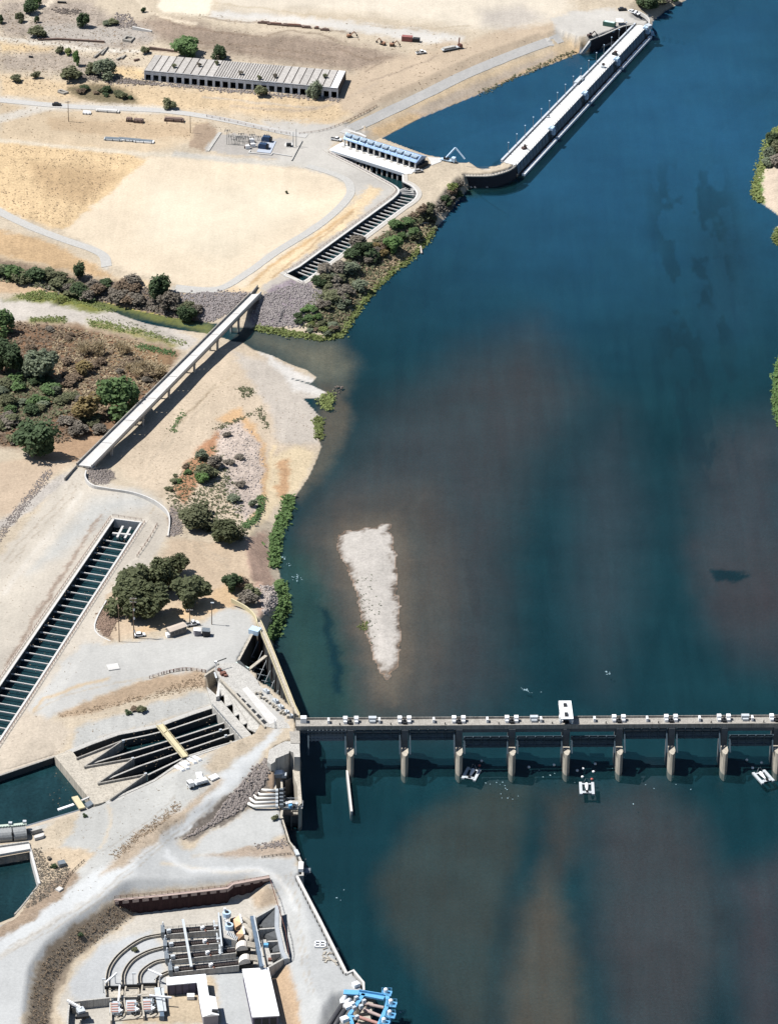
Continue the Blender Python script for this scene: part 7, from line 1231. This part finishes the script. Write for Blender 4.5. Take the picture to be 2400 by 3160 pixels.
car('pickup', 'white', *V1('C7', 945, 385), rad(20), 'white pickup alone on the bare hill north of the kilns'); car('car', 'white', *V1('A5', 470, 520), rad(12), 'white car below the tall pole near the oaks'); car('pickup', 'white', *V1('A5', 1155, 375), rad(25), 'white pickup beside the tan trailer'); car('car', 'dark', *V1('a', 370, 685), rad(0), 'dark car on the pale road at upper left')
# ---------------------------------------------------------------- poles
WOOD = mat('pole_wood', [.17, .12, .085], .85, .2, 1.)
def pole(x, y, ytop, lab, cross=0, lamp=False, wood=True, r=.2):
    b = G(x, y); h = 3.0
    while proj(np.array([b[0], b[1], b[2] + h]))[1] > ytop and h < 40: h += .2
    t = thing('utility_pole', lab, 'pole', b, 'poles'); MB().tube([b, (b[0], b[1], b[2] + h)], [r, r * .7], 7).build('mast', WOOD if wood else STEEL, t)
    for k in range(cross):
        z = b[2] + h - .7 - k * 1.6; MB().box((b[0], b[1], z), (2.6, .2, .22), .3).build('crossarm', WOOD, t)
        for s_ in (-1.1, -.4, .4, 1.1): MB().tube([(b[0] + s_, b[1], z + .1), (b[0] + s_, b[1], z + .55)], .1, 6).build('insulator', WHITE, t)
    if lamp: MB().box((b[0] + .3, b[1], b[2] + h), (1.3, .6, .35)).build('lamp_head', WHITE_G, t)
    return t
pole(368.8, 1980.5, 1883, 'plain brown wooden pole left of the tall pole near the oaks'); tp = pole(414, 1969.8, 1845, 'tall wooden pole with white insulators in front of the oaks', 2, r=.26); pole(586, 1928, 1880, 'short wooden pole with crossarm beside the tan trailer', 1); pole(654, 1927, 1861, 'grey lamp pole standing in the gravel parking area', 0, True)
b = tp.location
for z in (3, 9, 13): MB().tube([(b.x + .3, b.y - .1, b.z + z), (b.x + .3, b.y - .1, b.z + z + .9)], .32, 8).build('transformer_can', WHITE_G, tp)
pole(212.5, 375, 312, 'tall thin pole by the pale road junction at upper left', 1); pole(588, 410, 358, 'thin pole left of the substation slope'); pole(914, 452, 398, 'tall steel pole at the right end of the substation', 0, False, False); pole(905, 455, 408, 'shorter steel pole at the right end of the substation', 0, False, False)
for k, (x, y, yt) in enumerate(((320, 3064, 3022), (412, 3043, 3004))): pole(x, y, yt, ('left' if k == 0 else 'right') + ' slim white lamp pole by the fish tank yard', 0, True, False, .12)
# ---------------------------------------------------------------- substation
sz = 7.5
ss = thing('substation_yard', 'gravel substation pad with pale border wall beside the field', 'substation', P(*V1('C1', 800, 230), sz))
RIB('border_wall', CONC, V('C1', 312, 40, 110, 342), 7.9, 6.5, 1.6, ss); RIB('border_wall', CONC, V('C1', 1640, 172, 1470, 492), 8.1, 6.5, .5, ss); RIB('kerb', CONC_W, V('C1', 800, 330, 780, 368, 1140, 402, 1160, 376, 1470, 424), 8.0, 6.8, .5, ss); PR('blue_grey_pad', mat('blue_grey_pad', alb('cdd6e4'), .9, .06, .8), V('C1', 1005, 178, 1222, 188, 1130, 382, 905, 358), 7.8, 6.8, ss); PR('white_pad', CONC_W, V('C1', 1350, 240, 1375, 205, 1490, 210, 1490, 250, 1440, 285, 1360, 272), 7.75, 6.8, ss)
MB().box(P(*V1('C1', 1425, 245), 8.4), (2.4, 1.8, 1.5)).build('control_box', DARKM, ss)
for k, (x, y) in enumerate(((1065, 185), (1010, 300))):
    c = P(*V1('C1', x, y), 7.8); t = thing('transformer', ('upper' if k == 0 else 'lower') + ' dark blue transformer on the blue grey pad', 'transformer', c, 'substation transformers'); NAVY = mat('navy_transformer', [.03, .06, .12], .5, .15, 1.)
    MB().box((c[0], c[1], c[2] + 1.4), (3.6, 2.4, 2.6), -.2).build('tank', NAVY, t); MB().box((c[0] + 2.1, c[1] - .4, c[2] + 1.1), (1.0, 2.8, 1.9), -.2).build('radiator', DARKM, t); MB().box((c[0] - 2.0, c[1] + .3, c[2] + .9), (.9, 2.0, 1.6), -.2).build('radiator', NAVY, t)
    for j in (-.9, 0, .9): MB().tube([(c[0] + j, c[1] + .3, c[2] + 2.7), (c[0] + j, c[1] + .3, c[2] + 3.8)], .16, 6).build('bushing', STEEL, t)
for k, (x, y) in enumerate(((830, 200), (760, 305), (848, 275))):
    c = P(*V1('C1', x, y), 7.6); t = thing('circuit_breaker', ['upper', 'lower left', 'lower right'][k] + ' white circuit breaker cabinet in the substation', 'breaker', c, 'substation breakers'); MB().box((c[0], c[1], c[2] + .9), (2.2, 1.5, 1.7), .2).build('cabinet', WHITE, t); MB().tube([(c[0] + .9, c[1], c[2] + 1.8), (c[0] + .9, c[1], c[2] + 3.0)], .18, 6).build('bushing', DARKM, t); MB().box((c[0] - 1.4, c[1] + .2, c[2] + .6), (.7, .9, 1.1)).build('side_box', MACH, t)
LAT = mat('galvanised_lattice', alb('a7a9a8'), .6, .15, 1., metal=.2)
for k, (x, y, yt) in enumerate(sorted(((435, 240, 20), (490, 235, 110), (655, 200, 70), (720, 190, 110), (830, 170, 80), (575, 250, 140), (620, 245, 120), (935, 170, 110), (690, 230, 140), (540, 230, 160), (600, 190, 110), (770, 210, 130)))):
    c = P(*V1('C1', x, y), 7.5); h = (y - yt) / 5.25 / 5.3; t = thing('bus_support', ordn(k) + ' grey lattice bus support from the left in the substation', 'bus support', c, 'substation bus supports')
    for s_ in (-.45, .45): MB().beam((c[0] + s_, c[1], c[2]), (c[0] + s_ * .7, c[1], c[2] + h), .18, .18).build('leg', LAT, t)
    MB().beam((c[0] - 1.5, c[1], c[2] + h), (c[0] + 1.5, c[1], c[2] + h), .18, .18).build('crossbar', LAT, t)
    for s_ in (-1.2, 0, 1.2): MB().tube([(c[0] + s_, c[1], c[2] + h - .9), (c[0] + s_, c[1], c[2] + h + .3)], .12, 5).build('insulator', LAT, t)
# ---------------------------------------------------------------- trailer and sheds near the oaks
tz0 = G(*V1('A5', 960, 520))[2]
to = thing('office_trailer', 'long tan roofed trailer parked in the gravel yard', 'trailer', P(*V1('A5', 960, 500), tz0)); q = V('A5', 810, 405, 1030, 330, 1085, 388, 862, 466)
zr = tz0 + 2.9; w_ = W(q, zr); rg0, rg1 = Vector(w_[0]).lerp(Vector(w_[3]), .5), Vector(w_[1]).lerp(Vector(w_[2]), .5); rg0.z = rg1.z = zr + .6
MB().add([w_[0], w_[1], w_[2], w_[3], rg0, rg1], [(0, 1, 5, 4), (3, 4, 5, 2), (0, 4, 3), (1, 2, 5)]).build('roof', mat('tan_metal_roof', alb('e6d6c6'), .7, .08, .8), to)
c_ = np.mean(np.array(w_), 0); inn = [(c_[0] + (a[0] - c_[0]) * .95, c_[1] + (a[1] - c_[1]) * .93) for a in w_]; MB().prism(inn, tz0, zr).build('wall', mat('grey_tan_siding', [.16, .15, .14], .8, .15, .8), to); MB().box(P(*V1('A5', 840, 500), tz0 + .7), (1.8, 2.2, 1.4), .4).build('porch', WHITE, to)
for k in range(4): a = Vector((inn[3][0], inn[3][1], tz0 + 1.6)).lerp(Vector((inn[2][0], inn[2][1], tz0 + 1.6)), .15 + k * .23); MB().box((a.x + .04, a.y - .08, a.z), (1.1, .12, .8), math.atan2(inn[2][1] - inn[3][1], inn[2][0] - inn[3][0])).build('window', GLASS, to)
for k, (x, y, sx, sy, sz_, mt, lab) in enumerate(((1215, 470, 2.6, 2.2, 2.4, WHITE_G, 'pale small shed right of the tan trailer'), (1330, 480, 2.8, 2.6, 2.6, DARKM, 'dark metal shed right of the pale small shed'))):
    c = G(*V1('A5', x, y + 30)); t = thing('shed', lab, 'shed', c, 'small sheds'); MB().box((c[0], c[1], c[2] + sz_ / 2), (sx, sy, sz_), .3).build('wall', mt if k else WALLW, t); MB().slab([(c[0] + a * (sx / 2 + .15), c[1] + b_ * (sy / 2 + .15), c[2] + sz_ + .1 + .3 * (a < 0)) for a, b_ in ((-1, -1), (1, -1), (1, 1), (-1, 1))], .12).build('roof', WHITE if k == 0 else STEEL, t)
MB().box(G(*V1('k', 735, 20), .2), (4.6, 4.2, .4), .3).build('square_slab', CONC_W, label='white square concrete slab on the bare ground above the basin', cat='slab')
# ---------------------------------------------------------------- stop logs, beams and truck by the settling basin
lg = V('l', 230, 405, 290, 440, 275, 388, 330, 418, 120, 470, 185, 505, 165, 445, 225, 490, 190, 430, 230, 455)
ln = ['white stop log nearest the yellow footbridge end', 'white stop log to the right of the footbridge end', 'leftmost white stop log lying by the basin', 'white stop log above the leftmost one', 'short white stop log beside the tan beam']
for k in range(5): a, b_ = G(*lg[2 * k], .45), G(*lg[2 * k + 1], .45); MB().beam(a, b_, 1.3, .8).build('stop_log', WHITE, label=ln[k], cat='stop log', group='stop logs by the basin')
a, b_ = G(*V1('l', 190, 425), .5), G(*V1('l', 430, 580), .5); MB().beam(a, b_, 1.6, .7).build('lifting_beam', CONC_T, label='long tan lifting beam lying below the footbridge', cat='beam'); MB().beam(G(*V1('l', 415, 580), .4), G(*V1('l', 480, 550), .4), 2.6, .7).build('steel_plate', WHITE, label='white plate at the lower end of the tan beam', cat='plate'); MB().beam(G(*V1('l', 318, 525), .4), G(*V1('l', 330, 575), .4), 2.2, .8).build('white_block', WHITE, label='white block beside the flatbed truck', cat='block')
tk = thing('flatbed_truck', 'white flatbed truck parked below the tan lifting beam', 'truck', G(*V1('l', 310, 625)), None, rad(28)); 
for nm, c, s_, mt in (('cab', (-3.0, 0, 1.6), (2.0, 2.3, 2.2), WHITE), ('windscreen', (-4.0, 0, 2.0), (.12, 2.0, .9), GLASS), ('bed', (1.2, 0, 1.1), (5.8, 2.4, .3), WHITE_G), ('load', (1.4, 0, 1.7), (4.6, 2.0, .9), WHITE), ('chassis', (0, 0, .7), (8.0, 1.2, .4), DARKM)): inst(MB().box(c, s_).mesh(nm, mt), tk, nm)
WHL = MB().tube([(0, -.18, 0), (0, .18, 0)], .5, 10).mesh('wheel', BLACK)
for x in (-2.9, 1.6, 2.9):
    for y in (-1.05, 1.05): o = inst(WHL, tk, 'wheel'); o.location = (x, y, .5)
# ---------------------------------------------------------------- machines and stores to the north
def excavator(x, y, rz, lab, mt):
    l = G(x, y, .1); t = thing('excavator', lab, 'excavator', l, 'machines on the hill', rz, .72)
    for nm, c, s_, m_ in (('track', (0, -1.1, .45), (3.8, .6, .8), BLACK), ('track', (0, 1.1, .45), (3.8, .6, .8), BLACK), ('body', (-.4, 0, 1.5), (2.8, 2.5, 1.2), mt), ('cab', (.7, .7, 2.2), (1.3, 1.1, 1.5), GLASS)): inst(MB().box(c, s_).mesh(nm, m_), t, nm)
    inst(MB().beam((.9, -.3, 1.8), (3.4, -.3, 4.2), .5, .6).beam((3.4, -.3, 4.2), (5.4, -.3, 1.4), .4, .5).mesh('boom', mt), t, 'boom'); inst(MB().box((5.5, -.3, .9), (1.0, 1.1, .9)).mesh('bucket', DARKM), t, 'bucket')
OR = mat('faded_orange_paint', [.3, .17, .11], .6, .15, 1.)
for k, (x, y, r_, lab) in enumerate(((140, 200, .3, 'leftmost orange excavator on the pale hill'), (515, 285, 2.6, 'middle orange excavator on the pale hill'), (620, 300, .1, 'rightmost orange excavator on the pale hill'))): excavator(*V1('C7', x, y), r_, lab, OR)
rc = thing('red_container', 'red container with dark tail on the pale hill', 'container', G(*V1('C7', 820, 245)), None, rad(-8)); inst(MB().box((-1.5, 0, 1.5), (5.6, 2.6, 2.7)).mesh('box', mat('container_red', [.26, .1, .09], .6, .15, 1.)), rc, 'box'); inst(MB().box((3.4, 0, 1.1), (3.6, 2.4, 1.9)).mesh('tail', DARKM), rc, 'tail'); [inst(MB().box((x_, 1.31, 1.5), (.1, .06, 2.5)).mesh('rib', RUST), rc, 'rib') for x_ in (-4, -3, -2, -1, 0, 1)]
fl = thing('flatbed_trailer', 'grey flatbed trailer with a crane on the pale hill', 'trailer', G(*V1('C7', 1280, 345)), None, rad(28)); inst(MB().box((0, 0, 1.1), (10.5, 2.4, .4)).mesh('bed', WHITE_G), fl, 'bed'); inst(MB().box((-1, 0, 1.7), (7.0, 1.9, .8)).mesh('load', CONC), fl, 'load'); inst(MB().beam((4.5, 0, 1.3), (5.2, .3, 6.0), .5, .5).mesh('crane_mast', RUST), fl, 'crane_mast'); inst(MB().box((5.4, 0, 1.4), (2.0, 2.2, 1.8)).mesh('cab', RUST), fl, 'cab'); [setattr(inst(WHL, fl, 'wheel'), 'location', (x_, y_, .5)) for x_ in (-3.5, -2.3, 4.6) for y_ in (-1, 1)]
BRN = mat('brown_timber', [.17, .12, .10], .85, .3, 1.)
for k, (x, y, L_) in enumerate(((1000, 175, 9), (1080, 186, 11), (1150, 191, 4), (1215, 196, 14), (1310, 208, 6), (1385, 213, 3), (1446, 227, 6))):
    c = G(*V1('D2', x, y), .1); t = thing('material_stack', ordn(k) + ' brown material stack from the left along the pale field edge', 'stack', c, 'stacks along the field edge', rad(-6)); inst(MB().box((0, 0, .45), (L_ * .8, 1.2, .9)).mesh('lower_layer', BRN), t, 'lower_layer'); inst(MB().box((.3, .1, 1.1), (L_ * .5, .9, .4)).mesh('upper_layer', RUST if k % 2 else BRN), t, 'upper_layer')
for k, (x, y, L_, mt, lab) in enumerate(((735, 908, 9, WHITE_G, 'leftmost pale panel stack above the left field'), (810, 910, 7, WHITE, 'second pale panel stack above the left field'), (865, 915, 9, WHITE_G, 'third pale panel stack above the left field'), (935, 922, 10, WHITE, 'rightmost pale panel stack above the left field'), (900, 792, 5, BRN, 'small dark rack on the tan ground left of the substation'), (1130, 785, 10, BRN, 'long dark rack on the tan ground left of the substation'), (840, 784, 3, BRN, 'tiny dark crate on the tan ground left of the substation'), (700, 724, 12, CONC_W, 'pale pipe pile beside the upper left road'), (565, 737, 4, WHITE, 'small white tank beside the upper left road'))):
    c = G(*V1('a', x, y), .05); t = thing('stored_materials', lab, 'stack', c, None, rad(-7)); h_ = 1.0 if k < 4 or k > 6 else 1.6
    inst(MB().box((0, 0, h_ * .4), (L_, 2.6, h_ * .8)).mesh('lower_layer', mt), t, 'lower_layer'); inst(MB().box((-.2, .2, h_ * .95), (L_ * .86, 2.0, h_ * .3)).mesh('upper_layer', STEEL if k < 4 else mt), t, 'upper_layer')
    for s_ in (-.4, 0, .4): inst(MB().box((s_ * L_, -1.35, h_ * .5), (.25, .2, h_)).mesh('stake', DARKM), t, 'stake')
gcn = thing('green_container', 'dark green container on the far parking yard', 'container', G(*V1('C3', 665, 450)), None, rad(-22)); inst(MB().box((0, 0, 1.2), (6.6, 2.4, 2.3)).mesh('box', PAINT['green']), gcn, 'box'); inst(MB().box((0, 0, 2.45), (5.6, 1.6, .2)).mesh('lid', mat('mint_paint', [.5, .62, .58])), gcn, 'lid')
cn = thing('canopy_tent', 'white canopy tent beside the green container', 'tent', G(*V1('C3', 845, 415))); inst(MB().add([(-2, -2, 2.2), (2, -2, 2.2), (2, 2, 2.2), (-2, 2, 2.2), (0, 0, 3.3)], [(0, 1, 4), (1, 2, 4), (2, 3, 4), (3, 0, 4)]).mesh('canopy', WHITE), cn, 'canopy'); [inst(MB().box((x_, y_, 1.1), (.12, .12, 2.2)).mesh('post', STEEL), cn, 'post') for x_ in (-1.9, 1.9) for y_ in (-1.9, 1.9)]
excavator(*V1('C3', 330, 640), .4, 'dark loader at the left end of the far yard wall', MACH)
bc = thing('crane_truck', 'pale blue crane truck with folded boom on the causeway', 'crane truck', P(*V1('C4', 1130, 105), 7.0), None, rad(-20)); PB = MATS['pale_blue_paint']
for nm, c, s_, m_ in (('chassis', (0, 0, .9), (7.5, 2.3, .6), PB), ('cab', (2.9, 0, 1.9), (1.8, 2.2, 1.8), PB), ('turntable', (-1, 0, 1.7), (2.4, 2.0, 1.0), DARKM)): inst(MB().box(c, s_).mesh(nm, m_), bc, nm)
inst(MB().beam((-1, 0, 2.0), (2.6, 3.4, 6.6), .6, .7).mesh('boom', PB), bc, 'boom'); inst(MB().beam((2.6, 3.4, 6.6), (8.0, 2.4, 1.8), .5, .6).mesh('jib', PB), bc, 'jib'); [setattr(inst(WHL, bc, 'wheel'), 'location', (x_, y_, .5)) for x_ in (-2.6, -1.3, 2.6) for y_ in (-1, 1)]
# ruined foundations and low walls
for k, (pts, lab) in enumerate((((250, 262, 380, 258, 680, 275), 'long dark low wall below the round bush at upper left'), ((800, 268, 822, 243, 870, 250, 848, 275, 800, 268), 'small square ruined foundation above the kilns'), ((612, 378, 700, 312, 660, 360), 'slanted low foundation wall left of the kilns'), ((760, 392, 815, 365, 790, 385), 'second slanted low foundation wall left of the kilns'), ((870, 398, 905, 388), 'short low foundation wall nearest the kilns'), ((375, 20, 432, 22), 'dark low slab at the top left edge'), ((860, 192, 985, 208), 'white low wall on the brown hill edge'), ((970, 322, 1150, 338), 'brown low wall behind the kiln left end'), ((190, 372, 215, 375), 'tiny dark low wall in the pale ground at upper left'), ((378, 595, 400, 590, 438, 605, 415, 612, 378, 600), 'small foundation square above the pale road'))):
    g = GA(V('a', *pts)); b_ = MB(); mt = [BRN, CONC_D, CONC_D, CONC_D, BRN, DARKM, CONC_W, BRN, DARKM, CONC_D][k]; zt_ = max(q[2] for q in g) + .9; b_.prism(offset_path([tuple(q) for q in g], .9), min(q[2] for q in g) - .5, zt_).build('low_wall', mt, label=lab, cat='low wall', group='ruined low walls')
# fences
def fence(pts, lab, step=3.0, h=1.3, mt=None, lift=0.0):
    g = [tuple(q) for q in GA(curve(pts, 4), lift)]; t = thing('fence', lab, 'fence', g[0]); rs = resample(g, step); b_ = MB(); r_ = MB()
    for q in rs: b_.box((q.x, q.y, q.z + h / 2), (.22, .22, h))
    for a, c in zip(rs[:-1], rs[1:]):
        for k in (.5, .95): r_.beam((a.x, a.y, a.z + h * k), (c.x, c.y, c.z + h * k), .07, .07)
    b_.build('post', mt or RUST, t, kind='stuff'); r_.build('wire', mt or RUST, t, kind='stuff')
fence(V('b', 500, 548, 700, 590, 900, 640, 1040, 662), 'row of dark fence posts along the road above the substation', 3.2); fence(V('k', 970, 92, 1100, 55, 1210, 40, 1330, 52), 'dark fence along the slope crest above the settling basin'); fence(V('l', 865, 1252, 990, 1235, 1110, 1222), 'low dark guard rail near the river gauge', 2.2, .8, DARKM)
fence(V('i', 1020, 465, 960, 570, 890, 670), 'dark fence between the channel and the oaks'); fence(V('b', 1100, 660, 1280, 632, 1480, 545, 1600, 480), 'dark low fence along the levee foot', 3.0, 1.0); fence(V('C6', 1680, 1150, 1450, 1370, 1310, 1580, 1250, 1700), 'dark low fence beside the lower gravel road', 2.5, .9, DARKM); fence(V('j', 0, 790, 100, 765, 210, 750, 380, 772), 'short dark fence at the headworks corner')
# driftwood and foam
MB().tube([G(*V1('f', 1255, 445), .3), G(*V1('f', 1262, 490), .2)], .45, 7).build('driftwood', ROCKP, label='pale drift log at the water edge below the upper channel', cat='log'); MB().tube([G(*V1('f', 1225, 302), .5), G(*V1('f', 1305, 296), .5)], .4, 7).build('driftwood', ROCKP, label='grey fallen log across the brush on the upper bank', cat='log')
FOAM = mat('white_water_foam', [.22, .32, .36], .6, .3, 1.5); random.seed(77)
def foam(lab, spots):
    b_ = MB()
    for x, y, n, sp in spots:
        for k in range(n): c = P(x + random.gauss(0, sp), y + random.gauss(0, sp * .5), .04 + random.random() * .03); r_ = random.uniform(.1, .42); a0 = random.random() * 6; b_.add([(c[0] + r_ * random.uniform(.5, 1.2) * math.cos(a0 + j), c[1] + r_ * random.uniform(.5, 1.2) * math.sin(a0 + j), c[2]) for j in (0, 1.2, 2.4, 3.7, 5)], [(0, 1, 2, 3, 4)])
    b_.build('foam', FOAM, kind='stuff', label=lab)
foam('white water riffles off the reed bank', [(870, 1722, 14, 5), (915, 1783, 16, 9), (890, 1745, 6, 8)]); foam('white boils upstream of the dam', [(1620, 2127, 20, 5), (1640, 2140, 4, 12), (1872, 2075, 10, 7)]); foam('pale ripples and bubbles below the dam', [(1540, 2420, 9, 24), (1700, 2380, 6, 40), (1960, 2390, 5, 50), (2050, 2430, 5, 60), (1230, 3130, 10, 10), (1060, 2760, 3, 20), (1560, 2450, 6, 30)])
